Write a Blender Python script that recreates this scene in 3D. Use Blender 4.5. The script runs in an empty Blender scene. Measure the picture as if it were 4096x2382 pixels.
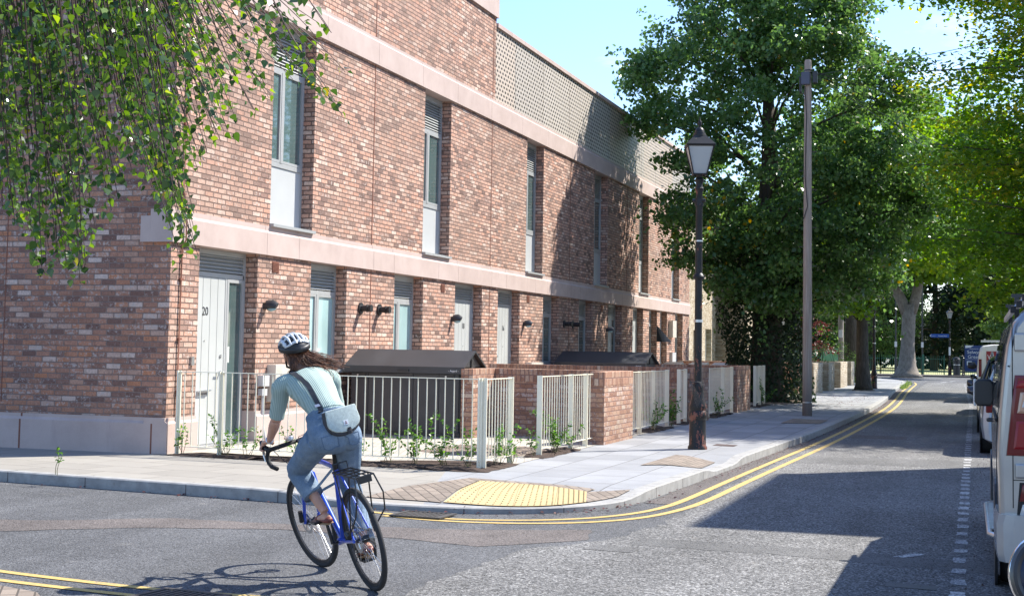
import bpy, bmesh, math, random
import numpy as np
from mathutils import Vector, Matrix
from mathutils.bvhtree import BVHTree
random.seed(7); rng = np.random.default_rng(7)
PI = math.pi
scene = bpy.context.scene
COL = scene.collection

# ------------------------------------------------------------------ camera, world, sun
cam_d = bpy.data.cameras.new('camera'); cam = bpy.data.objects.new('camera', cam_d); COL.objects.link(cam)
RW = Matrix(((0.9488705, 0.0053790, 0.3156197), (0.3152360, -0.0682871, -0.9465533), (0.0164612, 0.9976512, -0.0664912)))
mw = RW.to_4x4(); mw.translation = Vector((0, 0, 1.47)); cam.matrix_world = mw
cam_d.sensor_width = 36; cam_d.lens = 49.22; cam_d.shift_y = -0.0425
cam_d.clip_end = 2000; cam_d.clip_start = 0.05
scene.camera = cam
SUN = Vector((.94, .98, 1.54)).normalized()
sl = bpy.data.lights.new('sun', 'SUN'); sl.energy = 5.0; sl.angle = math.radians(.5); sl.color = (1, .95, .865)
so = bpy.data.objects.new('sun', sl); COL.objects.link(so); so.rotation_euler = SUN.to_track_quat('Z', 'Y').to_euler()
world = bpy.data.worlds.new('World'); scene.world = world; world.use_nodes = True
wn = world.node_tree; wn.nodes.clear()
wo = wn.nodes.new('ShaderNodeOutputWorld'); bg = wn.nodes.new('ShaderNodeBackground')
sky = wn.nodes.new('ShaderNodeTexSky'); sky.sky_type = 'NISHITA'; sky.sun_disc = False
sky.sun_elevation = math.asin(SUN.z); sky.sun_rotation = math.atan2(SUN.x, SUN.y)
sky.dust_density = .5; sky.ozone_density = 3.0; sky.air_density = 1.15
tc = wn.nodes.new('ShaderNodeTexCoord'); mp = wn.nodes.new('ShaderNodeMapping'); mp.inputs['Scale'].default_value = (1.3, 1.3, 4.5)
nz = wn.nodes.new('ShaderNodeTexNoise'); nz.inputs['Scale'].default_value = 3.4; nz.inputs['Detail'].default_value = 8; nz.inputs['Roughness'].default_value = .62
rp = wn.nodes.new('ShaderNodeValToRGB'); rp.color_ramp.elements[0].position = .56; rp.color_ramp.elements[0].color = (.0, .0, .0, 1)
rp.color_ramp.elements[1].position = .80; rp.color_ramp.elements[1].color = (.6, .6, .6, 1)
mx = wn.nodes.new('ShaderNodeMix'); mx.data_type = 'RGBA'; mx.inputs['B'].default_value = (5.6, 5.9, 6.3, 1)
L = wn.links.new
L(tc.outputs['Generated'], mp.inputs[0]); L(mp.outputs[0], nz.inputs['Vector']); L(nz.outputs['Fac'], rp.inputs[0])
L(rp.outputs[0], mx.inputs['Factor']); tn = wn.nodes.new('ShaderNodeMix'); tn.data_type = 'RGBA'; tn.blend_type = 'MULTIPLY'; tn.inputs['Factor'].default_value = 1; tn.inputs['B'].default_value = (.74, .80, .96, 1)
L(sky.outputs[0], tn.inputs['A']); L(tn.outputs['Result'], mx.inputs['A']); L(mx.outputs['Result'], bg.inputs[0]); L(bg.outputs[0], wo.inputs[0])
bg.inputs['Strength'].default_value = .148
scene.view_settings.view_transform = 'Standard'; scene.view_settings.look = 'None'
scene.view_settings.exposure = 1.06; scene.view_settings.gamma = 1
scene.cycles.max_bounces = 6; scene.cycles.transparent_max_bounces = 8

# ------------------------------------------------------------------ node helpers
class NT:
    def __init__(s, name):
        s.m = bpy.data.materials.new(name); s.m.use_nodes = True; s.t = s.m.node_tree; s.t.nodes.clear()
        s.out = s.t.nodes.new('ShaderNodeOutputMaterial'); s.p = s.t.nodes.new('ShaderNodeBsdfPrincipled')
        s.t.links.new(s.p.outputs[0], s.out.inputs[0])
    def n(s, kind): return s.t.nodes.new('ShaderNode' + kind)
    def lk(s, a, b):
        if isinstance(a, (int, float)): b.default_value = a
        elif isinstance(a, tuple): b.default_value = a if len(a) != 3 or len(b.default_value) == 3 else a + (1,)
        else: s.t.links.new(a, b)
    def math(s, op, a, b=0, c=0, clamp=False):
        n = s.n('Math'); n.operation = op; n.use_clamp = clamp; s.lk(a, n.inputs[0]); s.lk(b, n.inputs[1]); s.lk(c, n.inputs[2]); return n.outputs[0]
    def pos(s): return s.n('NewGeometry').outputs['Position']
    def obj(s): return s.n('TexCoord').outputs['Object']
    def sep(s, v):
        n = s.n('SeparateXYZ'); s.lk(v, n.inputs[0]); return n.outputs
    def comb(s, x, y, z):
        n = s.n('CombineXYZ'); s.lk(x, n.inputs[0]); s.lk(y, n.inputs[1]); s.lk(z, n.inputs[2]); return n.outputs[0]
    def noise(s, v, scale, detail=3, rough=.55, out='Fac'):
        n = s.n('TexNoise'); s.lk(v, n.inputs['Vector']); n.inputs['Scale'].default_value = scale; n.inputs['Detail'].default_value = detail; n.inputs['Roughness'].default_value = rough; return n.outputs[out]
    def voro(s, v, scale, out='Distance', feat='F1'):
        n = s.n('TexVoronoi'); n.feature = feat; s.lk(v, n.inputs['Vector']); n.inputs['Scale'].default_value = scale; return n.outputs[out]
    def white(s, v, out='Value'):
        n = s.n('TexWhiteNoise'); s.lk(v, n.inputs['Vector']); return n.outputs[out]
    def ramp(s, f, stops, interp='LINEAR'):
        n = s.n('ValToRGB'); r = n.color_ramp; r.interpolation = interp
        while len(r.elements) < len(stops): r.elements.new(.5)
        for e, (p, c) in zip(r.elements, stops): e.position = p; e.color = (c + (1,)) if isinstance(c, tuple) else (c, c, c, 1)
        s.lk(f, n.inputs[0]); return n.outputs[0]
    def mix(s, f, a, b, mode='MIX'):
        n = s.n('Mix'); n.data_type = 'RGBA'; n.blend_type = mode; s.lk(f, n.inputs['Factor']); s.lk(a, n.inputs['A']); s.lk(b, n.inputs['B']); return n.outputs['Result']
    def sstep(s, x, a, b, lo=0, hi=1):
        n = s.n('MapRange'); n.interpolation_type = 'SMOOTHSTEP'; s.lk(x, n.inputs[0]); n.inputs[1].default_value = a; n.inputs[2].default_value = b
        n.inputs[3].default_value = lo; n.inputs[4].default_value = hi; return n.outputs[0]
    def bump(s, h, strength=.5, dist=.01):
        n = s.n('Bump'); s.lk(h, n.inputs['Height']); n.inputs['Strength'].default_value = strength; n.inputs['Distance'].default_value = dist
        s.t.links.new(n.outputs[0], s.p.inputs['Normal'])
    def fin(s, col=None, rough=None, metal=None, spec=None):
        if col is not None: s.lk(col, s.p.inputs['Base Color'])
        if rough is not None: s.lk(rough, s.p.inputs['Roughness'])
        if metal is not None: s.lk(metal, s.p.inputs['Metallic'])
        if spec is not None: s.lk(spec, s.p.inputs['Specular IOR Level'])
        return s.m

def plain(name, col, rough=.5, metal=0, var=.12, scale=6, bump=0, bscale=60, spec=None, dirt=None):
    t = NT(name); o = t.obj(); f = t.noise(o, scale, 4)
    d = tuple(c * (1 - var) for c in col); u = tuple(min(1, c * (1 + var)) for c in col)
    c = t.ramp(f, [(.3, d), (.7, u)])
    if dirt: c = t.mix(t.sstep(t.noise(o, scale * 2.3, 5, .7), dirt[1], dirt[1] + .08), c, dirt[0])
    if bump: t.bump(t.noise(o, bscale, 3), bump, .004)
    return t.fin(c, t.math('ADD', t.math('MULTIPLY', f, .1), rough - .05), metal, spec)

def face_uv(t):
    """wall coordinates in metres: along the wall, and up"""
    P = t.sep(t.pos()); nn = t.n('NewGeometry').outputs['True Normal']; N = t.sep(nn)
    ax = t.math('GREATER_THAN', t.math('ABSOLUTE', N[0]), .5); az = t.math('GREATER_THAN', t.math('ABSOLUTE', N[2]), .5)
    u = t.math('ADD', t.math('MULTIPLY', P[1], ax), t.math('MULTIPLY', P[0], t.math('SUBTRACT', 1, ax)))
    v = t.math('ADD', t.math('MULTIPLY', P[2], t.math('SUBTRACT', 1, az)), t.math('MULTIPLY', P[1], az))
    return u, v, ax

def brick(name, stops, mortar, bw=.225, bh=.075, v0=0., run=True, pale=(.47, .40, .36), patch=None, mort=.006, strength=.9, lime=.62, jit=.004):
    t = NT(name); P = t.pos(); u, v, ax = face_uv(t)
    nj = t.sep(t.noise(P, 11, 3, .6, 'Color'))
    u = t.math('ADD', u, t.math('MULTIPLY', t.math('SUBTRACT', nj[0], .5), jit * 3)); v = t.math('ADD', t.math('ADD', v, 10 - v0), t.math('MULTIPLY', t.math('SUBTRACT', nj[1], .5), jit * 3))
    row = t.math('FLOOR', t.math('DIVIDE', v, bh)); off = t.math('MULTIPLY', t.math('MODULO', row, 2), .5) if run else 0.
    rj = t.math('MULTIPLY', t.math('SUBTRACT', t.white(t.comb(row, 3.3, ax)), .5), .12)
    uu = t.math('ADD', t.math('ADD', t.math('DIVIDE', t.math('ADD', u, 100), bw), off), rj); col = t.math('FLOOR', uu)
    fu = t.math('FRACT', uu); fv = t.math('FRACT', t.math('DIVIDE', v, bh))
    du = t.math('MULTIPLY', t.math('MINIMUM', fu, t.math('SUBTRACT', 1, fu)), bw); dv = t.math('MULTIPLY', t.math('MINIMUM', fv, t.math('SUBTRACT', 1, fv)), bh)
    c = .02
    a = t.math('MAXIMUM', t.math('SUBTRACT', c, du), 0); b = t.math('MAXIMUM', t.math('SUBTRACT', c, dv), 0)
    d = t.math('SUBTRACT', c, t.math('SQRT', t.math('ADD', t.math('MULTIPLY', a, a), t.math('MULTIPLY', b, b))))
    d = t.math('ADD', d, t.math('MULTIPLY', t.math('SUBTRACT', t.noise(P, 55, 2), .5), .006))
    mask = t.sstep(d, mort - .002, mort + .003)
    cell = t.comb(col, row, ax)
    r1 = t.white(cell); r2 = t.white(t.comb(row, col, t.math('ADD', ax, 7.7)))
    base = t.ramp(r1, stops)
    fine = t.noise(P, 38, 4, .7); stk = t.noise(t.comb(t.math('MULTIPLY', u, 22), t.math('MULTIPLY', v, 9), r1), 1., 3, .6)
    base = t.mix(.9, base, t.ramp(fine, [(.25, .66), (.75, 1.28)]), 'MULTIPLY')
    base = t.mix(t.math('MULTIPLY', t.sstep(stk, .55, .7), .5), base, t.ramp(r2, [(0, (.10, .07, .065)), (1, (.33, .15, .07))]))
    pz = t.math('MULTIPLY', t.sstep(t.math('ADD', t.noise(P, 17, 4, .75), t.math('MULTIPLY', r2, .16)), lime, lime + .09), .75)
    base = t.mix(pz, base, pale)
    if patch: base = t.mix(t.math('MULTIPLY', t.sstep(t.noise(P, .55, 2), .47, .6), .35), base, patch)
    zz = t.sep(P)[2]; dirt = t.math('MULTIPLY', t.sstep(t.math('ADD', zz, t.math('MULTIPLY', t.noise(P, 2.2, 4), .5)), 1.15, .55), .28); base = t.mix(dirt, base, (.16, .12, .09))
    wst = t.noise(t.comb(t.math('MULTIPLY', u, 1.6), t.math('MULTIPLY', v, .45), ax), 1., 4, .6); base = t.mix(.8, base, t.ramp(wst, [(.3, .80), (.6, 1.06)]), 'MULTIPLY')
    mc = t.mix(t.noise(P, 9, 4), tuple(x * .8 for x in mortar), tuple(x * 1.15 for x in mortar))
    colr = t.mix(mask, mc, base)
    t.bump(t.math('ADD', t.math('MULTIPLY', mask, 1.), t.math('MULTIPLY', fine, .35)), strength, .012)
    return t.fin(colr, .9, 0, .2)

def leafmat(name, stops, trans=.35, rough=.45, tcol=None, spec=.4):
    t = NT(name); a = t.n('Attribute'); a.attribute_name = 'rnd'
    c = t.ramp(a.outputs['Fac'], stops); t.fin(c, rough, 0, spec)
    tr = t.n('BsdfTranslucent'); hs = t.n('HueSaturation'); hs.inputs['Value'].default_value = 1.7; hs.inputs['Hue'].default_value = .485; hs.inputs['Saturation'].default_value = 1.15
    t.lk(c, hs.inputs['Color']); t.lk(hs.outputs[0], tr.inputs[0])
    mxs = t.n('MixShader'); mxs.inputs[0].default_value = trans
    t.lk(t.p.outputs[0], mxs.inputs[1]); t.lk(tr.outputs[0], mxs.inputs[2]); t.lk(mxs.outputs[0], t.out.inputs[0])
    return t.m

def barkmat(name, c1, c2, scale=14, stretch=.22, st=.8):
    t = NT(name); P = t.sep(t.obj()); v = t.comb(P[0], P[1], t.math('MULTIPLY', P[2], stretch)); f = t.noise(v, scale, 5, .7)
    t.bump(f, st, .03); return t.fin(t.ramp(f, [(.3, c1), (.7, c2)]), .9, 0, .2)

def slabs(name, c, sx, sy, joint, var=.1, rot=0., jw=.004, stain=.15, jit=0.):
    t = NT(name); P = t.pos(); S = t.sep(P); ca, sa = math.cos(rot), math.sin(rot)
    x = t.math('ADD', t.math('MULTIPLY', S[0], ca), t.math('MULTIPLY', S[1], sa)); y = t.math('SUBTRACT', t.math('MULTIPLY', S[1], ca), t.math('MULTIPLY', S[0], sa))
    ry = t.math('DIVIDE', t.math('ADD', x, 200), sy); row = t.math('FLOOR', ry)
    rx = t.math('ADD', t.math('DIVIDE', t.math('ADD', y, 200), sx), t.math('MULTIPLY', t.math('MODULO', row, 2), .45)); col = t.math('FLOOR', rx)
    fx = t.math('FRACT', rx); fy = t.math('FRACT', ry)
    d = t.math('MINIMUM', t.math('MULTIPLY', t.math('MINIMUM', fx, t.math('SUBTRACT', 1, fx)), sx), t.math('MULTIPLY', t.math('MINIMUM', fy, t.math('SUBTRACT', 1, fy)), sy))
    m = t.sstep(d, jw * .6, jw * 1.6); r = t.white(t.comb(row, col, 1.))
    base = t.ramp(r, [(0, tuple(k * (1 - var) for k in c)), (1, tuple(min(1, k * (1 + var)) for k in c))])
    nf = t.noise(P, 130, 2); base = t.mix(.9, base, t.ramp(nf, [(.3, .9), (.7, 1.08)]), 'MULTIPLY')
    nb = t.noise(P, 1.7, 6, .7); base = t.mix(.9, base, t.ramp(nb, [(.3, 1 - stain), (.65, 1.0)]), 'MULTIPLY')
    spot = t.sstep(t.voro(P, 5.5), .05, .02); base = t.mix(t.math('MULTIPLY', spot, .35), base, (.2, .19, .17))
    colr = t.mix(m, joint, base); t.bump(t.math('ADD', m, t.math('MULTIPLY', nf, .2)), .5, .004)
    return t.fin(colr, .82, 0, .3)

def asphalt(name, base, chip, scale, contrast, pale=(.3, .28, .25), patch=.0):
    t = NT(name); P = t.pos(); S = t.sep(P)
    v = t.voro(P, scale, 'Color'); vd = t.voro(P, scale, 'Distance'); k = t.sep(v)[0]
    n1 = t.noise(P, scale * .55, 3, .7)
    f = t.math('ADD', t.math('MULTIPLY', k, contrast), t.math('MULTIPLY', t.math('SUBTRACT', n1, .5), 1.1))
    c = t.ramp(f, [(0., tuple(x * .22 for x in base)), (.3, tuple(x * .8 for x in base)), (.62, base), (1, chip)])
    big = t.noise(P, .6, 5, .65); c = t.mix(.85, c, t.ramp(big, [(.3, .82), (.7, 1.14)]), 'MULTIPLY')
    mid = t.noise(P, 5, 4, .6); c = t.mix(.6, c, t.ramp(mid, [(.3, .84), (.7, 1.12)]), 'MULTIPLY')
    pol = t.noise(t.comb(t.math('MULTIPLY', S[0], 1.7), t.math('MULTIPLY', S[1], .16), 0.), 1., 3, .5); c = t.mix(.8, c, t.ramp(pol, [(.35, .84), (.65, 1.12)]), 'MULTIPLY')
    oil = t.sstep(t.noise(P, 2.7, 3, .5), .70, .76); c = t.mix(t.math('MULTIPLY', oil, .5), c, (.05, .05, .052))
    dust = t.sstep(t.noise(P, 1.9, 6, .75), .60, .74); c = t.mix(t.math('MULTIPLY', dust, .4), c, pale)
    lg = t.math('ABSOLUTE', t.math('SUBTRACT', t.noise(P, .8, 4, .6), .5)); crack = t.sstep(lg, .0022, .0006)
    c = t.mix(t.math('MULTIPLY', crack, .35), c, (.03, .03, .03))
    t.bump(t.math('ADD', t.math('SUBTRACT', 1, vd), t.math('MULTIPLY', n1, 1.)), .75, .008)
    return t.fin(c, .88, 0, .3)

def glassmat(name, col, rough=.04, spec=.9, coat=.5):
    t = NT(name); f = t.noise(t.pos(), .9, 2); t.fin(t.ramp(f, [(.3, tuple(c * .75 for c in col)), (.7, tuple(c * 1.2 for c in col))]), rough, 0, spec)
    t.p.inputs['Coat Weight'].default_value = coat; t.p.inputs['Coat Roughness'].default_value = .02; return t.m

def carpaint(name, col, metal=.55, rough=.32, dirt=(.25, .23, .2)):
    t = NT(name); o = t.obj(); f = t.noise(o, 3, 5, .6); fl = t.noise(o, 900, 1)
    c = t.ramp(f, [(.3, tuple(x * .88 for x in col)), (.7, tuple(min(1, x * 1.05) for x in col))])
    c = t.mix(t.math('MULTIPLY', t.sstep(t.noise(o, 9, 6, .75), .55, .8), .3), c, dirt)
    t.fin(c, rough, metal); t.p.inputs['Coat Weight'].default_value = .8; t.p.inputs['Coat Roughness'].default_value = .06; return t.m

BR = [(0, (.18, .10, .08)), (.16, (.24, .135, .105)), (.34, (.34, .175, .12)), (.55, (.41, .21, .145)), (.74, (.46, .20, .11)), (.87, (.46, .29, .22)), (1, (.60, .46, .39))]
BRF = [(0, (.19, .122, .10)), (.13, (.29, .182, .145)), (.35, (.45, .275, .21)), (.55, (.55, .335, .25)), (.75, (.54, .29, .205)), (.9, (.59, .405, .315)), (1, (.64, .49, .405))]
BRW = [(0, (.27, .145, .10)), (.3, (.39, .21, .14)), (.6, (.46, .265, .18)), (.85, (.49, .32, .225)), (1, (.54, .43, .34))]
M = {}
M['brick_gable'] = brick('brick gable', BR, (.25, .18, .15), lime=.63, strength=.8)  # gable copy of the facade brick, its shade put into darker colours
M['brick'] = brick('brick facade', BRF, (.19, .13, .105), patch=(.34, .24, .185), pale=(.62, .53, .47), lime=.66, strength=1.2, mort=.0078)
M['brick_wall'] = brick('brick garden wall', BRW, (.27, .17, .14), lime=.63, pale=(.55, .48, .45))
M['brick_soldier'] = brick('brick coping', BRW, (.27, .17, .14), bw=.075, bh=.225, v0=1.12, run=False, lime=.7)
M['brick_yellow'] = brick('brick yellow', [(0, (.38, .3, .2)), (.5, (.52, .43, .31)), (1, (.62, .55, .44))], (.4, .36, .3), lime=.75)
M['brick_far'] = brick('brick old red', [(0, (.25, .1, .06)), (.6, (.4, .18, .11)), (1, (.45, .26, .18))], (.5, .4, .34), lime=.66, pale=(.6, .55, .5))

def stonemat():
    t = NT('pink cast stone'); P = t.pos(); f = t.noise(P, 1.6, 5, .65); g = t.noise(P, 160, 2)
    c = t.ramp(f, [(.3, (.43, .335, .295)), (.7, (.52, .415, .37))]); c = t.mix(.7, c, t.ramp(g, [(.3, .93), (.7, 1.06)]), 'MULTIPLY')
    s = t.sep(P); st = t.noise(t.comb(t.math('MULTIPLY', s[0], 5), t.math('MULTIPLY', s[1], 5), t.math('MULTIPLY', s[2], .7)), 1, 4, .7)
    c = t.mix(t.math('MULTIPLY', t.sstep(st, .58, .75), .3), c, (.33, .25, .23)); t.bump(g, .15, .002)
    return t.fin(c, .85, 0, .25)
M['stone'] = stonemat()
M['joint'] = plain('terracotta joint sealant', (.20, .075, .045), .7)
M['joint_dark'] = plain('dark joint', (.07, .045, .04), .9)
M['frame'] = plain('pale grey metal frame', (.38, .385, .375), .4, .1, .04)
M['panel'] = plain('pale grey infill panel', (.46, .47, .46), .45, .0, .04, 2)
M['door'] = plain('pale grey painted door', (.44, .45, .43), .42, 0, .05, 1.5)
M['glass'] = glassmat('window glass', (.085, .13, .125))
M['frost'] = glassmat('frosted glass', (.34, .49, .48), .22, .5, .3)
M['louvre'] = plain('grey louvre blades', (.48, .48, .46), .45, .2, .06)
M['dark'] = plain('dark void', (.02, .02, .02), .9)
M['blackmetal'] = plain('black plastic', (.025, .025, .027), .4)
M['steel'] = plain('brushed steel', (.55, .55, .55), .3, .9)
M['shed'] = plain('anthracite steel sheet', (.055, .057, .062), .42, .3, .15, 3)
M['fence'] = plain('cream powder coated metal', (.82, .77, .60), .4, 0, .05, 3, dirt=((.35, .33, .26), .66))
M['beige'] = plain('beige plastic box', (.55, .50, .43), .5)
M['greypl'] = plain('grey plastic', (.5, .5, .5), .5)
M['paving'] = slabs('pale grey stone flags', (.285, .29, .298), .9, .6, (.12, .115, .11), .12, 0, .006, .2)
M['paving_beige'] = slabs('buff concrete flags', (.30, .28, .245), .9, .6, (.14, .125, .11), .07, PI / 2 - .13, .006, .14)
M['setts'] = slabs('buff block paving', (.42, .39, .33), .2, .1, (.2, .18, .15), .14, .3, .003)
M['blocks'] = slabs('brown block paving', (.25, .205, .165), .21, .105, (.09, .075, .06), .16, .6, .006)
M['blister'] = plain('shade-toned yellow blister', (.44, .33, .16), .8)  # darker than the slab: the blisters' shaded sides put into the colour
M['tactile'] = slabs('yellow tactile slab', (.52, .395, .20), .4, .4, (.3, .22, .12), .05, .26, .003, .1)
M['asphalt'] = asphalt('fine grey asphalt', (.125, .127, .132), (.31, .312, .315), 120, .8)
M['asphalt_coarse'] = asphalt('coarse pale asphalt', (.145, .143, .138), (.38, .37, .355), 82, .95)
M['asphalt_patch'] = asphalt('pinkish trench patch', (.20, .175, .163), (.32, .29, .27), 110, .55)
M['asphalt_smooth'] = asphalt('smooth grey trench patch', (.20, .197, .19), (.33, .325, .32), 130, .6)

def paint(name, col, cover=.5):
    t = NT(name); P = t.pos(); w = t.noise(P, 42, 5, .75); b = t.noise(P, 3.5, 4, .6)
    m = t.sstep(t.math('ADD', t.math('MULTIPLY', w, .75), t.math('MULTIPLY', b, .25)), cover - .05, cover + .04)
    c = t.mix(m, (.16, .16, .165), t.mix(w, tuple(x * .85 for x in col), col)); t.bump(w, .4, .004); return t.fin(c, .75, 0, .3)
M['yellow'] = paint('worn yellow road paint', (.52, .37, .13), .42)
M['white'] = paint('worn white road paint', (.62, .62, .60), .52)
M['kerb'] = plain('granite kerb', (.30, .295, .28), .85, 0, .18, 9, .4, 120, dirt=((.22, .2, .18), .6))
M['soil'] = plain('bark soil', (.055, .035, .025), 1, 0, .6, 60, 1, 50)
M['gravelsoil'] = plain('dry stony soil', (.20, .155, .12), 1, 0, .6, 50, 1, 60)
M['grass'] = plain('dry pale grass', (.36, .37, .17), 1, 0, .25, 2, .6, 30)
M['ground'] = plain('ground earth', (.16, .16, .12), 1, 0, .2, .5)
M['iron'] = plain('dark cast iron', (.09, .085, .08), .6, .5)

# ------------------------------------------------------------------ mesh helpers
def wloc(o):
    v = Vector((0, 0, 0))
    while o is not None: v += o.location; o = o.parent
    return v

class MB:
    def __init__(s): s.v = []; s.f = []
    def add(s, vs, fs):
        o = len(s.v); s.v += [tuple(p) for p in vs]; s.f += [tuple(i + o for i in f) for f in fs]; return s
    def box(s, x0, x1, y0, y1, z0, z1):
        return s.add([(x0, y0, z0), (x1, y0, z0), (x1, y1, z0), (x0, y1, z0), (x0, y0, z1), (x1, y0, z1), (x1, y1, z1), (x0, y1, z1)],
                     [(0, 3, 2, 1), (4, 5, 6, 7), (0, 1, 5, 4), (1, 2, 6, 5), (2, 3, 7, 6), (3, 0, 4, 7)])
    def obox(s, c, ax, ay, az):
        c, ax, ay, az = map(Vector, (c, ax, ay, az)); P = []
        for k in (-1, 1):
            for i, j in ((-1, -1), (1, -1), (1, 1), (-1, 1)): P.append(c + ax * i + ay * j + az * k)
        return s.add(P, [(0, 3, 2, 1), (4, 5, 6, 7), (0, 1, 5, 4), (1, 2, 6, 5), (2, 3, 7, 6), (3, 0, 4, 7)])
    def tube(s, pts, r, n=8, caps=True, flat=None):
        """swept tube; r = radius or list of radii or list of (ra, rb)"""
        pts = [Vector(p) for p in pts]; m = len(pts)
        if not isinstance(r, (list, tuple)): r = [r] * m
        prev = None; V = []
        for i, p in enumerate(pts):
            d = (pts[min(i + 1, m - 1)] - pts[max(i - 1, 0)])
            d = d.normalized() if d.length > 1e-9 else Vector((0, 0, 1))
            if flat is not None: a = Vector(flat) - d * Vector(flat).dot(d); a.normalize()
            elif prev is None:
                a = d.orthogonal().normalized()
            else:
                a = prev - d * prev.dot(d); a = a.normalized() if a.length > 1e-6 else d.orthogonal().normalized()
            prev = a; b = d.cross(a); ra, rb = (r[i] if isinstance(r[i], (tuple, list)) else (r[i], r[i]))
            for k in range(n):
                t = 2 * PI * k / n; V.append(p + a * (ra * math.cos(t)) + b * (rb * math.sin(t)))
        F = [(i * n + k, i * n + (k + 1) % n, (i + 1) * n + (k + 1) % n, (i + 1) * n + k) for i in range(m - 1) for k in range(n)]
        if caps: F += [tuple(range(n - 1, -1, -1)), tuple((m - 1) * n + k for k in range(n))]
        return s.add(V, F)
    def lathe(s, prof, c=(0, 0, 0), n=16, ax=(0, 0, 1)):
        ax = Vector(ax).normalized(); a = ax.orthogonal().normalized(); b = ax.cross(a); c = Vector(c); V = []
        for r, z in prof:
            for k in range(n):
                t = 2 * PI * k / n; V.append(c + ax * z + a * (max(r, 1e-4) * math.cos(t)) + b * (max(r, 1e-4) * math.sin(t)))
        m = len(prof); F = [(i * n + k, i * n + (k + 1) % n, (i + 1) * n + (k + 1) % n, (i + 1) * n + k) for i in range(m - 1) for k in range(n)]
        F += [tuple(range(n - 1, -1, -1)), tuple((m - 1) * n + k for k in range(n))]
        return s.add(V, F)
    def prism(s, poly, z0, z1):
        n = len(poly); return s.add([(x, y, z0) for x, y in poly] + [(x, y, z1) for x, y in poly],
            [tuple(range(n - 1, -1, -1)), tuple(range(n, 2 * n))] + [(i, (i + 1) % n, n + (i + 1) % n, n + i) for i in range(n)])
    def grid(s, rows, close=False):
        m = len(rows); n = len(rows[0]); V = [p for r in rows for p in r]
        return s.add(V, [(i * n + k, i * n + (k + 1) % n, (i + 1) * n + (k + 1) % n, (i + 1) * n + k) for i in range(m - 1) for k in range(n if close else n - 1)])
    def build(s, name, mat, parent=None, smooth=False, bevel=0, kind=None, at=None, label=None, autos=None):
        off = wloc(parent) if parent is not None else (Vector(at) if at is not None else Vector((0, 0, 0)))
        me = bpy.data.meshes.new(name); V = s.v
        me.from_pydata([(x - off.x, y - off.y, z - off.z) for x, y, z in V], [], s.f)
        me.materials.append(mat if not isinstance(mat, str) else M[mat])
        o = bpy.data.objects.new(name, me); COL.objects.link(o)
        if parent is not None: o.parent = parent
        elif at is not None: o.location = at
        bm = bmesh.new(); bm.from_mesh(me); bmesh.ops.recalc_face_normals(bm, faces=bm.faces)
        if bevel: bmesh.ops.bevel(bm, geom=list(bm.edges), offset=bevel, segments=2, affect='EDGES', profile=.6, clamp_overlap=True)
        bm.to_mesh(me); bm.free()
        if smooth or autos:
            me.polygons.foreach_set('use_smooth', [True] * len(me.polygons))
            if autos: me.set_sharp_from_angle(angle=math.radians(autos))
        if kind: o['kind'] = kind
        if label: o['label'] = label
        return o

def thing(name, label, cat, loc=(0, 0, 0), group=None):
    o = bpy.data.objects.new(name, None); COL.objects.link(o); o.location = loc; o.empty_display_size = .2
    o['label'] = label; o['category'] = cat
    if group: o['group'] = group
    return o
def tag(o, label, cat, group=None, kind=None):
    o['label'] = label; o['category'] = cat
    if group: o['group'] = group
    if kind: o['kind'] = kind
    return o
def copy_tree(o, loc, label=None, rotz=None, parent=None, group=None):
    c = o.copy(); COL.objects.link(c)
    if parent is not None: c.parent = parent
    if loc is not None: c.location = loc
    if rotz is not None: c.rotation_euler.z = rotz
    if label: c['label'] = label
    if group: c['group'] = group
    for ch in list(o.children): copy_tree(ch, None, parent=c)
    return c
def text(name, s, size, loc, mat, parent, normal='x', ext=.002, align='CENTER', rot=None):
    cu = bpy.data.curves.new(name, 'FONT'); cu.body = s; cu.size = size; cu.align_x = align; cu.extrude = ext; cu.resolution_u = 3
    tmp = bpy.data.objects.new(name + '_t', cu); COL.objects.link(tmp); dg = bpy.context.evaluated_depsgraph_get()
    me = bpy.data.meshes.new_from_object(tmp.evaluated_get(dg)); bpy.data.objects.remove(tmp); bpy.data.curves.remove(cu)
    me.materials.append(M[mat]); o = bpy.data.objects.new(name, me); COL.objects.link(o)
    R = {'x': Matrix(((0, 0, 1), (1, 0, 0), (0, 1, 0))), '-y': Matrix(((1, 0, 0), (0, 0, -1), (0, 1, 0)))}[normal] if rot is None else rot
    me.transform(R.to_4x4()); me.transform(Matrix.Translation(Vector(loc) - wloc(parent))); o.parent = parent
    return o
# ================================================================== ROADS AND PAVEMENTS
ARC = [(-5.75, 12.66), (-5.2, 12.62), (-4.6, 12.70), (-4.05, 12.98), (-3.7, 13.35), (-3.48, 13.8)]
KERB = [(-40, 16.9), (-20, 14.5), (-10.4, 13.24), (-8.5, 13.02), (-6.8, 12.8)] + ARC + [(-3.34, 14.45), (-3.28, 16), (-3.22, 17.7), (-3.12, 21), (-3.0, 24), (-2.9, 27), (-2.82, 34), (-2.78, 41), (-2.95, 50), (-3.3, 60), (-3.5, 70), (-3.6, 77), (-4.0, 82), (-5.2, 86.5), (-8, 89.5), (-14, 91), (-40, 91.5)]
def resample(pl, step):
    out = [Vector(pl[0])]
    for a, b in zip(pl[:-1], pl[1:]):
        a, b = Vector(a), Vector(b); n = max(1, int((b - a).length / step))
        for i in range(1, n + 1): out.append(a.lerp(b, i / n))
    return out
def smoothpl(pl, it=2):
    pl = [Vector(p) for p in pl]
    for _ in range(it):
        q = [pl[0]]
        for a, b in zip(pl[:-1], pl[1:]): q += [a.lerp(b, .25), a.lerp(b, .75)]
        q.append(pl[-1]); pl = q
    return pl
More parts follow.
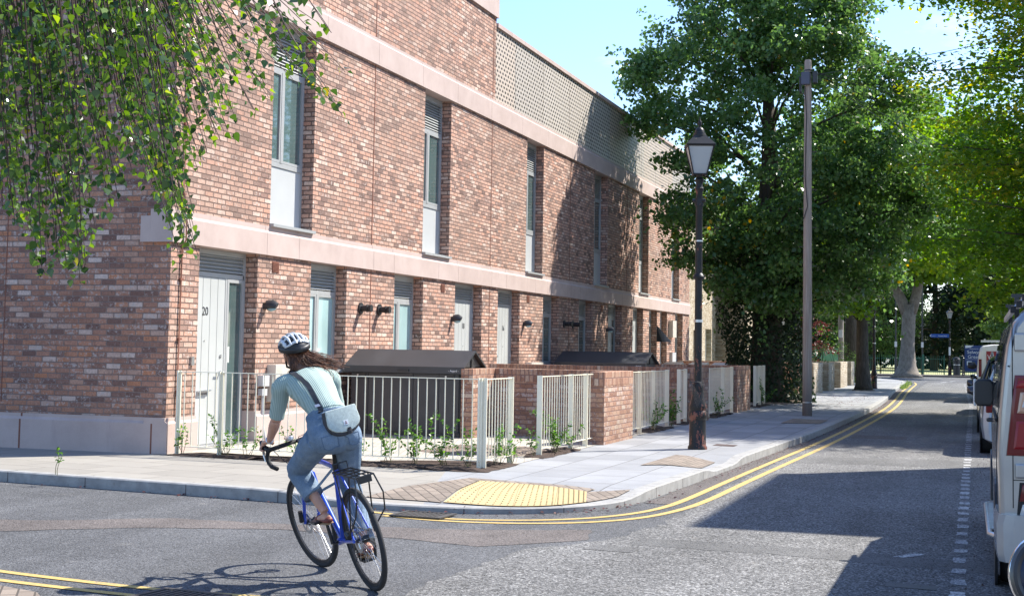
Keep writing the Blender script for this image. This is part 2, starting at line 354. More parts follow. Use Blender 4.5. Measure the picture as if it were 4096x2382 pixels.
def segd(p, a, b):
    ab = b - a; t = max(0, min(1, (p - a).dot(ab) / ab.length_squared)); return (p - a - ab * t).length
ARCV = [Vector(p) for p in ARC]
DROP2 = [Vector((-3.2, 18.2)), Vector((-3.17, 19.2))]
def H(x, y):
    p = Vector((x, y)); h = 0
    if -8 < x < -2 and 10 < y < 17:
        d = min(segd(p, a, b) for a, b in zip(ARCV[:-1], ARCV[1:])); t = max(0, 1 - max(0, d - .1) / 1.05); h = -.06 * t * t * (3 - 2 * t)
    elif x > -5 and 16 < y < 21.5:
        d = segd(p, *DROP2); t = max(0, 1 - max(0, d - .1) / .7); h = -.06 * t * t * (3 - 2 * t)
    return h
kp = resample(smoothpl(KERB), .25)
nrm = []
for i, p in enumerate(kp):
    d = (kp[min(i + 1, len(kp) - 1)] - kp[max(i - 1, 0)]).normalized(); nrm.append(Vector((-d.y, d.x)))   # points to the pavement
ki = [p + n * .15 for p, n in zip(kp, nrm)]
RZ = -.12
kb = MB(); rows = []
for p, q, n in zip(kp, ki, nrm):
    h = H(p.x, p.y); e = p + n * .015
    rows.append([(p.x, p.y, RZ - .03), (p.x, p.y, h - .012), (e.x, e.y, h), (q.x, q.y, H(q.x, q.y))])
kb.grid(rows); kb.build('kerb', 'kerb', kind='structure', autos=30)
# kerb stone joints (thin grooves laid 3 mm proud as dark mortar)
jb = MB()
acc = 0
for i in range(1, len(kp)):
    acc += (kp[i] - kp[i - 1]).length
    if acc > .92 and -14 < kp[i].x and kp[i].y < 80:
        acc = 0; p, q, n = kp[i], ki[i], nrm[i]; d = Vector((n.y, -n.x)) * .004; h = H(p.x, p.y); o = p - n * .002; oq = q
        jb.add([(o.x - d.x, o.y - d.y, RZ), (o.x + d.x, o.y + d.y, RZ), (o.x + d.x, o.y + d.y, h - .01), (o.x - d.x, o.y - d.y, h - .01)], [(0, 1, 2, 3)])
        e = p + n * .016; hq = H(q.x, q.y) + .002
        jb.add([(e.x - d.x, e.y - d.y, h + .002), (e.x + d.x, e.y + d.y, h + .002), (oq.x + d.x, oq.y + d.y, hq), (oq.x - d.x, oq.y - d.y, hq)], [(0, 1, 2, 3)])
jb.build('kerb_joints', 'joint_dark', kind='structure')
# pavement: strip between the kerb and the building / fence line
INNER = [(-40, 30), (-20.5, 16.2), (-10.3, 16.2), (-8, 16.0), (-6.5, 15.95), (-5.62, 15.9), (-5.58, 16.2), (-5.56, 18), (-5.56, 21), (-5.56, 26), (-5.56, 41), (-5.56, 60), (-5.56, 75), (-5.8, 80), (-8, 88), (-14, 89), (-40, 89.5)]
def arclen(pl):
    s = [0]
    for a, b in zip(pl[:-1], pl[1:]): s.append(s[-1] + (b - a).length)
    return s
inn = []
for q in ki:     # the inner edge point: same X on the side street, same Y along the main street, fanned at the corner
    if q.x < -6.2 and q.y < 20: inn.append(Vector((q.x, 16.25)))
    elif q.y < 15.4 and q.y < 20:
        t = (q.x + 6.2) / 3.2 if q.y < 13.0 else None
        inn.append(None)
    elif q.y < 80: inn.append(Vector((-5.8, q.y + 1.1 * max(0, min(1, (20 - q.y) / 4.6)))))
    else: inn.append(Vector((min(-5.57, q.x - 1), min(q.y - 1.5, 88.0) if q.x > -8 else 88)))
idx = [i for i, v in enumerate(inn) if v is None]
a, b = inn[idx[0] - 1], inn[idx[-1] + 1]; cnr = Vector((-5.8, 16.25)); n = len(idx)
for j, i in enumerate(idx):
    t = (j + 1) / (n + 1); l1 = (cnr - a).length; l2 = (b - cnr).length; s_ = t * (l1 + l2)
    inn[i] = a.lerp(cnr, s_ / l1) if s_ < l1 else cnr.lerp(b, (s_ - l1) / l2)
def strip(lo, hi, name, mat):
    g = MB(); rr = []
    for q, w in list(zip(ki, inn))[lo:hi]:
        rr.append([(q.lerp(w, t).x, q.lerp(w, t).y, H(*q.lerp(w, t))) for t in [.022 * k for k in range(28)] + [.66, .75, 1]])
    g.grid(rr); return g.build(name, mat, kind='structure', smooth=True)
split = next(i for i, q in enumerate(ki) if q.x > -5.15)
strip(0, split + 1, 'pavement', 'paving_beige'); strip(split, len(ki), 'pavement', 'paving')
road = MB(); road.add([(-60, -30, RZ), (60, -30, RZ), (60, 105, RZ), (-60, 105, RZ)], [(0, 1, 2, 3)]); road.build('road', 'asphalt', kind='structure')
g = MB(); g.add([(-700, -400, -.16), (700, -400, -.16), (700, 1200, -.16), (-700, 1200, -.16)], [(0, 1, 2, 3)]); g.build('ground', 'ground', kind='structure')
def ragged(pl, amp, step=.12):
    P = resample(pl + [pl[0]], step)[:-1]; return [(p.x + rng.normal(0, amp), p.y + rng.normal(0, amp)) for p in P]
def sheet(name, pl, z, mat, amp=0, step=.12):
    q = ragged(pl, amp, step) if amp else pl
    bm = bmesh.new(); vs = [bm.verts.new((x, y, z)) for x, y in q]; f = bm.faces.new(vs); bmesh.ops.triangulate(bm, faces=[f])
    me = bpy.data.meshes.new(name); bm.to_mesh(me); bm.free(); me.materials.append(M[mat]); o = bpy.data.objects.new(name, me); COL.objects.link(o); o['kind'] = 'structure'
    if me.polygons[0].normal.z < 0: me.flip_normals()
    return o
sheet('road', [(-4.3, 3), (-3.75, 6.5), (-3.52, 8.4), (-3.45, 10.5), (-2.95, 11.6), (-2.75, 12.8), (-2.8, 16), (-2.7, 30), (-2.6, 60), (-2.8, 84), (6, 84), (6, 3)], RZ + .0015, 'asphalt_coarse', .03)
sheet('trench_patch', [(-12, 10.1), (-8.6, 10.38), (-7.9, 10.55), (-6.9, 11.2), (-5.7, 11.28), (-4.2, 11.62), (-3.25, 12.05), (-3.1, 11.4), (-3.5, 11.0), (-3.8, 10.65), (-4.6, 10.85), (-5.7, 10.92), (-6.8, 10.55), (-7.7, 9.85), (-12, 9.3)], RZ + .003, 'asphalt_patch', .015)
sheet('trench_patch', [(-2.7, 11.3), (-1.5, 11.25), (.1, 10.9), (3, 10.7), (3, 11.2), (.1, 11.5), (-1.5, 11.75), (-2.7, 11.75)], RZ + .003, 'asphalt_smooth', .012)
sheet('trench_patch', [(-2.55, 20.6), (-1.2, 20.9), (1.9, 20.8), (1.9, 22.4), (-.9, 22.3), (-2.5, 22.0)], RZ + .003, 'asphalt_smooth', .02)
sheet('trench_patch', [(-2.3, 27.2), (-1.3, 27.2), (-1.3, 28.3), (-2.3, 28.3)], RZ + .003, 'asphalt_patch', .02)
sheet('gutter_strip', [(-3.3, 14.4), (-2.98, 14.4), (-2.92, 20), (-2.7, 27), (-2.62, 41), (-2.8, 50), (-3.35, 70), (-3.5, 78), (-3.65, 78), (-3.6, 70), (-3.15, 50), (-2.9, 41), (-2.95, 27), (-3.15, 20)], RZ + .0036, 'asphalt_patch', .008)
def offs(lo, hi, d):
    return [p - n * d for p, n in list(zip(kp, nrm))[lo:hi]]
def marking(pl, w, mat, name='road_marking', z=RZ + .005):
    g = MB(); rr = []
    for i, p in enumerate(pl):
        d = (pl[min(i + 1, len(pl) - 1)] - pl[max(i - 1, 0)]).normalized(); n = Vector((-d.y, d.x)) * w / 2
        a, b = p + n, p - n; rr.append([(a.x, a.y, z), (b.x, b.y, z)])
    g.grid(rr); return g.build(name, mat, kind='structure')
i0 = next(i for i, q in enumerate(kp) if q.x > -5.6); i1 = next(i for i, q in enumerate(kp) if q.y > 81)
yl = [Vector(p) for p in [(-5.75, 12.5), (-5.3, 12.36), (-4.7, 12.22), (-4.1, 12.38), (-3.6, 12.72), (-3.25, 13.25), (-3.05, 13.9), (-2.97, 14.8), (-2.93, 17), (-2.86, 20), (-2.7, 25), (-2.6, 31), (-2.55, 41), (-2.72, 50), (-3.05, 60), (-3.25, 70), (-3.4, 78), (-3.75, 83)]]
yl2 = [Vector(p) for p in [(-5.3, 12.22), (-4.7, 12.06), (-4.05, 12.16), (-3.45, 12.5), (-3.05, 13.05), (-2.85, 13.8), (-2.74, 14.8), (-2.7, 17), (-2.62, 20), (-2.46, 25), (-2.36, 31), (-2.3, 41), (-2.48, 50), (-2.8, 60), (-3.0, 70), (-3.12, 78), (-3.45, 83)]]
marking(resample(smoothpl(yl), .3), .085, 'yellow'); marking(resample(smoothpl(yl2), .3), .085, 'yellow')
yA = [Vector(p) for p in [(-9, 8.75), (-7.5, 8.42), (-6.4, 8.13), (-5.1, 7.95), (-4.4, 7.98), (-4.2, 8.0)]]
yB = [Vector(p) for p in [(-9, 8.45), (-7.5, 8.12), (-6.3, 7.86), (-5.05, 7.7), (-4.2, 7.68), (-3.6, 7.7)]]
marking(resample(smoothpl(yA), .2), .075, 'yellow'); marking(resample(smoothpl(yB), .2), .075, 'yellow')
# near corner pavement of block paving bottom-left
sheet('pavement', [(-9, 7.9), (-7.5, 7.72), (-6.15, 7.66), (-5.6, 7.5), (-5.2, 7.1), (-5.0, 6.2), (-9, 6.2)], RZ + .02, 'blocks')
y = 9.2
while y < 82:   # parking bay dashes
    L_ = rng.uniform(.22, .3); x = -.12 - (y > 45) * (y - 45) * .012 - y * .002
    sheet('road_marking', [(x - .05, y), (x + .05, y), (x + .05, y + L_), (x - .05, y + L_)], RZ + .005, 'white', .006, .08); y += rng.uniform(.52, .6)
for yy in (84.5, 88): sheet('road_marking', [(-2.2 + (yy - 84) * .12, yy), (-2.0 + (yy - 84) * .12, yy), (-1.75 + (yy - 84) * .12, yy + 2.2), (-1.95 + (yy - 84) * .12, yy + 2.2)], RZ + .005, 'white')
sheet('road_marking', [(-5, 91.5), (0, 91.5), (0, 91.7), (-5, 91.7)], RZ + .005, 'white')
sheet('road_marking', [(-.66, 11.5), (-.56, 11.5), (-.42, 11.75), (-.5, 11.78)], RZ + .0055, 'white', .01)
# the surfaces behind the fence line
sheet('forecourt_paving', [(-10.3, 16.1), (-5.57, 15.93), (-5.57, 50), (-10.3, 50)], .005, 'setts')
g = MB(); g.box(2.2, 60, -30, 82, -.3, .0); g.build('pavement', 'paving', kind='structure')
g = MB(); g.box(2.05, 2.2, -30, 82, -.3, .004); g.build('kerb', 'kerb', kind='structure')
g = MB(); g.box(-60, 60, 105, 109.1, -.3, .0); g.build('pavement', 'asphalt_patch', kind='structure')
sheet('lawn', [(-70, 109.1), (70, 109.1), (70, 220), (-70, 220)], .0, 'grass')
g = MB(); g.box(-40, -5.57, 50, 88, -.3, -.004); g.build('yard_ground', 'ground', kind='structure')
# soil beds
def bed(pl, name='soil_bed', mat='soil', z=.006):
    P = ragged(pl, .018, .08); n = len(P); cx = sum(p[0] for p in P) / n; cy = sum(p[1] for p in P) / n
    g = MB(); rr = []
    for k, t in enumerate((1, .9, .7, .5, .2)):
        rr.append([(cx + (x - cx) * t, cy + (y - cy) * t, z + (0 if k == 0 else rng.uniform(.008, .035))) for x, y in P])
    g.grid(rr, close=True); g.add(rr[-1], [tuple(range(n))]); return g.build(name, mat, kind='structure')
bed([(-10.1, 16.02), (-5.75, 15.62), (-5.5, 15.66), (-5.5, 17.0), (-5.85, 17.0), (-5.85, 16.1), (-10.1, 16.34)])
bed([(-5.86, 18.1), (-5.5, 18.0), (-5.5, 19.9), (-5.86, 20.0)]); bed([(-5.86, 24.6), (-5.5, 24.5), (-5.5, 26.5), (-5.86, 26.5)])
bed([(-5.86, 27.5), (-5.5, 27.5), (-5.5, 28.3), (-5.86, 28.3)]); bed([(-5.86, 30.7), (-5.5, 30.7), (-5.5, 33.3), (-5.86, 33.3)]); bed([(-5.86, 37.4), (-5.5, 37.4), (-5.5, 39.4), (-5.86, 39.4)])
bed([(-7.5, 18.3), (-7.3, 19.8), (-6.4, 19.9), (-5.9, 19.6), (-5.9, 18.15), (-6.8, 18.05)], 'soil_patch', 'gravelsoil')
bed([(-7.2, 40.6), (-5.2, 40.2), (-4.9, 42), (-5.0, 43.6), (-7.2, 43.8)], 'soil_patch', 'gravelsoil')
bed([(-4.75, 57.1), (-3.95, 57.1), (-3.9, 58.3), (-4.8, 58.3)], 'soil_patch', 'gravelsoil')
# draped patches on the pavement: tactile slab with blisters, block paving
def drape(name, c4, mat, dz, nu=14, nv=14):
    A, B, C_, D = [Vector(c) for c in c4]; rr = []
    for i in range(nu + 1):
        u = i / nu; r = []
        for j in range(nv + 1):
            v = j / nv; p = A.lerp(B, u).lerp(D.lerp(C_, u), v); r.append((p.x, p.y, H(p.x, p.y) + dz))
        rr.append(r)
    g = MB(); g.grid(rr); return g.build(name, mat, kind='structure', smooth=True)
TA = [(-4.98, 12.93), (-5.2, 14.62), (-3.9, 14.3), (-3.72, 13.62)]   # kerb-left, back-left, back-right, kerb-right
A, B, C_, D = [Vector(c) for c in TA]
def tp(u, v):   # u from the kerb to the back, v from left to right; the kerb side bows with the kerb
    p = A.lerp(B, u).lerp(D.lerp(C_, u), v); return p + Vector((.55, -.84)) * (.34 * math.sin(PI * v) * (1 - u))
def drape2(name, fn, mat, dz, n=18):
    g = MB(); g.grid([[(lambda p: (p.x, p.y, H(p.x, p.y) + dz))(fn(i / n, j / n)) for j in range(n + 1)] for i in range(n + 1)]); return g.build(name, mat, kind='structure', smooth=True)
drape2('tactile_paving', tp, 'tactile', .012, 30)
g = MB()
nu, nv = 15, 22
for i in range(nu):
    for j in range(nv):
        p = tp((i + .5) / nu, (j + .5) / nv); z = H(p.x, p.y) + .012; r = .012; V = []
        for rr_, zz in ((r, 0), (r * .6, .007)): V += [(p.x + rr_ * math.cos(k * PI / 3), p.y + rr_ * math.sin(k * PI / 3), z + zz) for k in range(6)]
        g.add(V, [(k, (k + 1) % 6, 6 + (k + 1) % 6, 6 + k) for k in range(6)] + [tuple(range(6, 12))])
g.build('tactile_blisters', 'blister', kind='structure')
drape('block_paving', [(-5.0, 12.92), (-5.22, 14.62), (-5.42, 14.9), (-5.85, 13.0)], 'blocks', .010)
drape('block_paving', [(-3.72, 13.62), (-3.9, 14.3), (-3.5, 14.62), (-3.54, 14.2)], 'blocks', .010)
drape('block_paving', [(-5.22, 14.63), (-5.42, 14.9), (-3.86, 14.5), (-3.9, 14.31)], 'blocks', .010)
drape('block_paving', [(-4.1, 17.6), (-4.05, 19.6), (-3.42, 19.2), (-3.42, 18.2)], 'blocks', .010)
drape('block_paving', [(-3.9, 29.5), (-3.9, 31.6), (-3.12, 31.4), (-3.12, 29.8)], 'blocks', .010)
g = MB(); g.add([(-3.95, 21.9, .004), (-3.6, 21.8, .004), (-3.6, 22.2, .004), (-3.95, 22.3, .004)], [(0, 1, 2, 3)]); g.build('inspection_cover', 'joint_dark', kind='structure')
sheet('inspection_cover', [(-.62, 10.05), (-.28, 10.02), (-.27, 10.2), (-.61, 10.23)], RZ + .0045, 'iron')
sheet('inspection_cover', [(-3.0, 10.9), (-2.6, 10.85), (-2.58, 11.15), (-2.98, 11.2)], RZ + .0045, 'asphalt_smooth', .004)
# loose grit in the gutters
g = MB(); gk = []
for i in range(1500):
    j_ = rng.integers(70, 420); p = kp[j_] - nrm[j_] * (abs(rng.normal(0, .10)) + .01)
    if p.y < 50: gk.append((p.x, p.y, rng.uniform(.003, .010)))
for i in range(900): gk.append((rng.uniform(-3.3, .4), rng.uniform(8.5, 22), rng.uniform(.002, .007)))
for i in range(260): gk.append((rng.uniform(-.1, .35), rng.uniform(9, 24), rng.uniform(.004, .012)))
for x_, y_, r_g in gk:
    a_ = rng.uniform(0, 3); V = [(x_ + r_g * math.cos(a_ + k * 2.1), y_ + r_g * math.sin(a_ + k * 2.1), RZ + .0045) for k in range(3)] + [(x_, y_, RZ + .0045 + r_g * .8)]; g.add(V, [(0, 1, 3), (1, 2, 3), (2, 0, 3)])
o_ = g.build('grit', 'joint_dark'); tag(o_, 'loose grit lying in the gutters and on the road', 'grit', kind='stuff')
# drain grates
def grate(x, y, ang, label):
    t = thing('drain_grate', label, 'drain cover', (x, y, RZ + .012), 'road drain grates')
    c, s = math.cos(ang), math.sin(ang); T = lambda a, b, z: (x + a * c - b * s, y + a * s + b * c, RZ + .012 + z)
    fr = MB()
    for a0, a1, b0, b1 in ((-.26, .26, -.2, -.17), (-.26, .26, .17, .2), (-.26, -.22, -.17, .17), (.22, .26, -.17, .17)):
        fr.obox(T((a0 + a1) / 2, (b0 + b1) / 2, .006), Vector((c, s, 0)) * (a1 - a0) / 2, Vector((-s, c, 0)) * (b1 - b0) / 2, (0, 0, .006))
    fr.build('frame', 'iron', t); br_ = MB()
    for k in range(9): br_.obox(T(-.19 + k * .0475, 0, .004), Vector((c, s, 0)) * .012 + Vector((-s, c, 0)) * .006, Vector((-s, c, 0)) * .168, (0, 0, .004))
    br_.build('bars', 'iron', t); v = MB(); v.obox(T(0, 0, -.006), Vector((c, s, 0)) * .22, Vector((-s, c, 0)) * .17, (0, 0, .002)); v.build('void', 'dark', t)
grate(-4.72, 7.72, -.12, 'iron drain grate between the yellow lines under the bicycle shadow')
grate(-4.95, 12.34, -.05, 'iron drain grate beside the dropped kerb and tactile paving')

# ================================================================== BRICK TERRACE
FX = -10.17; RX = -10.37; Y0 = 16.18; Y1 = 51.4; YT = 29.15
terr = thing('brick_terrace', 'long red brick terrace with pink stone bands, grey doors and tall narrow windows', 'building', (FX, Y0, 0))
GF = [('door20', 16.9, 18.55), ('win', 20.3, 21.65), ('win', 23.7, 25.1), ('door18', 26.85, 28.5), ('door16', 29.55, 31.14), ('win', 32.98, 34.35), ('win', 36.25, 37.65), ('door14', 39.4, 41.05), ('doorx', 42.45, 43.87), ('win', 44.72, 45.92), ('doory', 46.39, 47.51), ('win', 48.87, 50.2)]
FF = [(18.88, 20.3), (25.02, 26.45), (31.52, 32.88), (37.73, 39.2), (43.2, 44.55), (48.2, 49.5)]
def wallgrid(g, x, ys, zs, holes):
    for a, b in zip(ys[:-1], ys[1:]):
        for c, d in zip(zs[:-1], zs[1:]):
            my, mz = (a + b) / 2, (c + d) / 2
            if any(h[0] < my < h[1] and h[2] < mz < h[3] for h in holes): continue
            g.add([(x, a, c), (x, b, c), (x, b, d), (x, a, d)], [(0, 1, 2, 3)])
def reveals(g, x, xr, h, bottom=True, top=True):
    a, b, c, d = h
    g.add([(x, b, c), (x, b, d), (xr, b, d), (xr, b, c)], [(0, 1, 2, 3)]); g.add([(x, a, c), (x, a, d), (xr, a, d), (xr, a, c)], [(0, 1, 2, 3)])
    if top: g.add([(x, a, d), (x, b, d), (xr, b, d), (xr, a, d)], [(0, 1, 2, 3)])
    if bottom: g.add([(x, a, c), (x, b, c), (xr, b, c), (xr, a, c)], [(0, 1, 2, 3)])
SILL = 1.02
gh = [(a, b, (0.04 if k.startswith('door') else SILL), 2.80) for k, a, b in GF]
fh = [(a, b, 3.24, 6.46) for a, b in FF]
holes = gh + fh
ysall = sorted(set([Y0, Y1] + [v for h in holes for v in h[:2]]))
XB = FX - .32
w = MB(); wallgrid(w, FX, ysall, [0.475, SILL, 2.80], gh)
wallgrid(w, FX, ysall, [3.24, 6.46], fh); wallgrid(w, FX, [Y0, YT], [6.95, 8.8], [])
# low brick strip between plinth top and sill handled above; door openings run to the ground through the plinth
for h in gh + fh: reveals(w, FX, XB, (h[0], h[1], .475 if h[2] < .1 else h[2], h[3]), .1 < h[2] < 2, False)
w.build('facade_wall', 'brick', terr)
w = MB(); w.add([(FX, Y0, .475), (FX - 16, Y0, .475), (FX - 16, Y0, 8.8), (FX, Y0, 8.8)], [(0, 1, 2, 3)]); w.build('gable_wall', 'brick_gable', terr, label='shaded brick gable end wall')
w = MB(); w.add([(FX, YT, 8.5), (FX - 8, YT, 8.5), (FX - 8, YT, 8.8), (FX, YT, 8.8)], [(0, 1, 2, 3)]); w.build('end_wall', 'brick', terr)
w = MB(); w.box(FX - 15.9, XB - .02, Y0 + .05, Y1 - .01, -.2, 8.4); w.build('inner_core', 'dark', terr)
w = MB(); w.box(FX - 15.9, FX - .3, Y0 + .05, YT, 8.4, 8.9); w.box(FX - 15.9, FX - .3, YT + .02, Y1, 8.4, 8.6); w.build('roof', 'greypl', terr)
w = MB(); w.add([(FX, Y1, 0), (FX - 15, Y1, 0), (FX - 15, Y1, 8.6), (FX, Y1, 8.6)], [(0, 1, 2, 3)]); w.build('far_end_wall', 'brick', terr)
# plinth with chamfered top
def prof_y(g, prof, y0, y1, caps=True):
    """extrude an (x-offset, z) profile along the facade"""
    P = [(FX + x, z) for x, z in prof]; n = len(P)
    g.add([(x, y0, z) for x, z in P] + [(x, y1, z) for x, z in P], [(i, (i + 1) % n, n + (i + 1) % n, n + i) for i in range(n)] + ([tuple(range(n)), tuple(range(n, 2 * n))] if caps else []))
def prof_x(g, prof, x0, x1):
    P = [(Y0 - o, z) for o, z in prof]; n = len(P)
    g.add([(x0, y, z) for y, z in P] + [(x1, y, z) for y, z in P], [(i, (i + 1) % n, n + (i + 1) % n, n + i) for i in range(n)] + [tuple(range(n)), tuple(range(n, 2 * n))])
PP = [(-.3, -.05), (.055, -.05), (.055, .395), (.02, .43), (.02, .475), (-.3, .475)]
e = Y0 - .055; doors = [(a, b) for k, a, b in GF if k.startswith('door')]; cur = e
for a, b in doors + [(Y1, Y1)]:
    if a > cur + .01: pl = MB(); prof_y(pl, PP, cur, a); pl.build('plinth', 'stone', terr)
    cur = b
pl = MB(); prof_x(pl, [(0.02, -.05), (.052, -.05), (.052, .395), (.017, .43), (.017, .475), (.01, .475)], FX - 16, FX + .052); pl.build('gable_plinth', 'stone', terr)
pj = MB()
for x in (FX - .18, -12.42, -14.6): pj.obox((x, Y0 - .053, .19), (.012, 0, 0), (0, .003, 0), (0, 0, .205)); pj.obox((x, Y0 - .0175, .453), (.012, 0, 0), (0, .003, 0), (0, 0, .022))
for x in (-12.78,): pj.obox((x, Y0, 4.7), (.007, 0, 0), (0, .004, 0), (0, 0, 4.08))
pj.build('sealant_joint', 'joint', terr)
# stone bands
def band(z0, z1, zr, zt, ys, name):
    prof = [(-.3, z0), (.05, z0), (.05, zr), (.015, zr + .04), (.015, zt), (-.3, zt)]
    for i, (a, b) in enumerate(zip(ys[:-1], ys[1:])):
        g = MB(); prof_y(g, prof, a + .004 if i else a, b - .004); g.build(name, 'stone', terr)
def grow(a, b): return a, b
lj = [Y0 - .05, 16.46, 18.73, 19.78, 22.64, 23.56, 25.79, 26.9, 28.98, 30.0, 32.2, 33.2, 35.3, 36.2, 38.3, 39.4, 41.6, 42.6, 44.6, 46.2, 48.4, 50.0, Y1]
band(2.80, 0, 3.13, 3.24, lj, 'stone_band'); uj = [Y0 - .05, 18.4, 20.6, 22.68, 24.78, 26.68, 28.79, 31, 33.1, 35.25, 37.3, 39.4, 41.55, 43.6, 45.6, 47.7, 49.6, Y1]
band(6.46, 0, 6.86, 6.95, uj, 'stone_band')
g = MB(); prof_y(g, [(-.3, 8.8), (.05, 8.8), (.05, 9.35), (-.3, 9.35)], Y0 - .05, YT + .03); g.build('coping', 'stone', terr)
g = MB(); prof_x(g, [(0.0, 8.8), (.05, 8.8), (.05, 9.35), (-.3, 9.35), (-.3, 8.8)], FX - 16, FX - .301); g.build('coping', 'stone', terr)
for z0, z1 in ((2.80, 3.15), (6.46, 6.86)):   # short returns of the bands on the gable
    g = MB(); g.box(FX - .45, FX - .301, Y0 - .05, Y0 + .1, z0, z1); g.build('stone_return', 'stone', terr)
# movement joints
for y, zc, hh in [(y, z, h) for y in (22.64, 28.98, 35.28, 41.58) for z, h in ((1.71, 1.09), (4.85, 1.61))] + [(22.64, 7.87, .92), (28.98, 7.87, .92)]:
    g = MB(); g.obox((FX + .002, y, zc), (.004, 0, 0), (0, .013, 0), (0, 0, hh)); g.build('movement_joint', 'joint', terr)
# perforated upper screen
def screenmat():
    t = NT('perforated metal screen'); u, v, ax = face_uv(t); P = t.pos()
    s = .19
    a = t.math('DIVIDE', t.math('ADD', u, 50), s); b = t.math('DIVIDE', v, .10)
    r = t.math('FLOOR', b); a2 = t.math('ADD', a, t.math('MULTIPLY', t.math('MODULO', r, 2), .5)); fu = t.math('SUBTRACT', t.math('FRACT', a2), .5); fv = t.math('SUBTRACT', t.math('FRACT', b), .5)
    # six-pointed star cut-outs: union of rotated narrow ellipses
    ds = []
    for k in range(3):
        c, s_ = math.cos(k * PI / 3 + PI / 2), math.sin(k * PI / 3 + PI / 2)
        x = t.math('ADD', t.math('MULTIPLY', fu, c), t.math('MULTIPLY', fv, s_)); y = t.math('SUBTRACT', t.math('MULTIPLY', fv, c), t.math('MULTIPLY', fu, s_))
        ds.append(t.math('ADD', t.math('POWER', t.math('DIVIDE', x, .40), 2), t.math('POWER', t.math('DIVIDE', y, .11), 2)))
    d = t.math('MINIMUM', ds[0], t.math('MINIMUM', ds[1], ds[2])); m = t.sstep(d, .8, 1.1)
    pn = t.white(t.math('FLOOR', t.math('DIVIDE', t.math('SUBTRACT', u, 28.33), 2.22)))
    pc = t.ramp(pn, [(0, (.50, .46, .41)), (.5, (.58, .47, .38)), (1, (.54, .51, .46))])
    c = t.mix(m, (.03, .027, .025), pc); t.bump(m, .6, .02); return t.fin(c, .55, .25)
M['screen'] = screenmat()
sy = [YT + .02, 30.61, 32.81, 35.15, 37.37, 39.3, 41.4, 43.5, 45.6, 47.7, 49.7, Y1]
for a, b in zip(sy[:-1], sy[1:]):
    g = MB(); g.box(FX - .06, FX - .02, a + .01, b - .01, 6.955, 8.60); g.build('screen_panel', 'screen', terr)
g = MB(); g.box(FX - .3, FX - .065, YT + .02, Y1, 6.95, 8.6); g.build('screen_backing', 'dark', terr)
for i, y in enumerate(np.arange(YT + .03, Y1 - .1, .98)):
    g = MB(); g.box(FX - .3, FX + .035, y + .004, min(y + .976, Y1), 8.605, 8.70); g.build('coping_stone', 'stone', terr)
# ---- windows and doors
def louvre(g, x, a, b, z0, z1, pitch=.052):
    z = z0 + .02
    while z < z1 - .01:
        g.add([(x - .03, a, z + .04), (x - .03, b, z + .04), (x + .012, b, z), (x + .012, a, z), (x - .03, a, z + .045), (x - .03, b, z + .045), (x + .012, b, z + .006), (x + .012, a, z + .006)],
              [(0, 1, 2, 3), (4, 5, 6, 7), (0, 1, 5, 4), (2, 3, 7, 6)]); z += pitch
def framebox(g, x0, x1, a, b, z0, z1, t):
    g.box(x0, x1, a, a + t, z0, z1); g.box(x0, x1, b - t, b, z0, z1); g.box(x0, x1, a + t, b - t, z0, z0 + t); g.box(x0, x1, a + t, b - t, z1 - t, z1)
XF = RX
def window(a, b, z0, z1, zl, frost, upper=None, name='window', label=None):
    """frame > panes, louvre, infill panel, sill; z1 top of glass, zl top of louvre"""
    f = MB(); zb = z0 if upper is None else upper
    framebox(f, XF - .06, XF, a, b, z0, zl - .004, .045)
    m = a + (b - a) * .47
    f.box(XF - .06, XF, a + .045, b - .045, z1, z1 + .06)
    f.box(XF - .06, XF - .001, a + .045, b - .045, zl - .11, zl - .049)
    f.box(XF - .055, XF + .012, m - .03, m + .03, zb + .045, z1)
    for p, q in ((a + .047, m - .032), (m + .032, b - .047)): framebox(f, XF - .04, XF + .006, p, q, zb + .047, z1 - .002, .04)
    if upper: f.box(XF - .06, XF + .004, a + .045, b - .045, upper - .03, upper + .045)
    fo = f.build(name, 'frame', terr, bevel=0, label=label)
    for p, q in ((a + .08, m - .065), (m + .065, b - .08)):
        g = MB(); g.box(XF - .035, XF - .02, p, q, zb + .08, z1 - .03); g.build('pane', 'frost' if frost else 'glass', fo)
    g = MB(); louvre(g, XF - .01, a + .045, b - .045, z1 + .06, zl - .11); g.build('louvre', 'louvre', fo)
    g = MB(); g.box(XF - .09, XF - .065, a + .04, b - .04, z0 + .02, zl - .02); g.build('backing', 'frame', fo)
    if upper: g = MB(); g.box(XF - .05, XF - .012, a + .046, b - .046, z0 + .046, upper - .032); g.build('infill_panel', 'panel', fo)
    s = MB(); s.box(XF + .001, FX + .07, a + .0 if upper is None else a - .01, b + .01, z0 - .045 + (.0 if upper is None else .0), z0 + .0); s.build('sill', 'frame', fo)
    return fo
for a, b in FF: window(a + .004, b - .004, 3.285, 5.72, 6.46, False, 4.25)
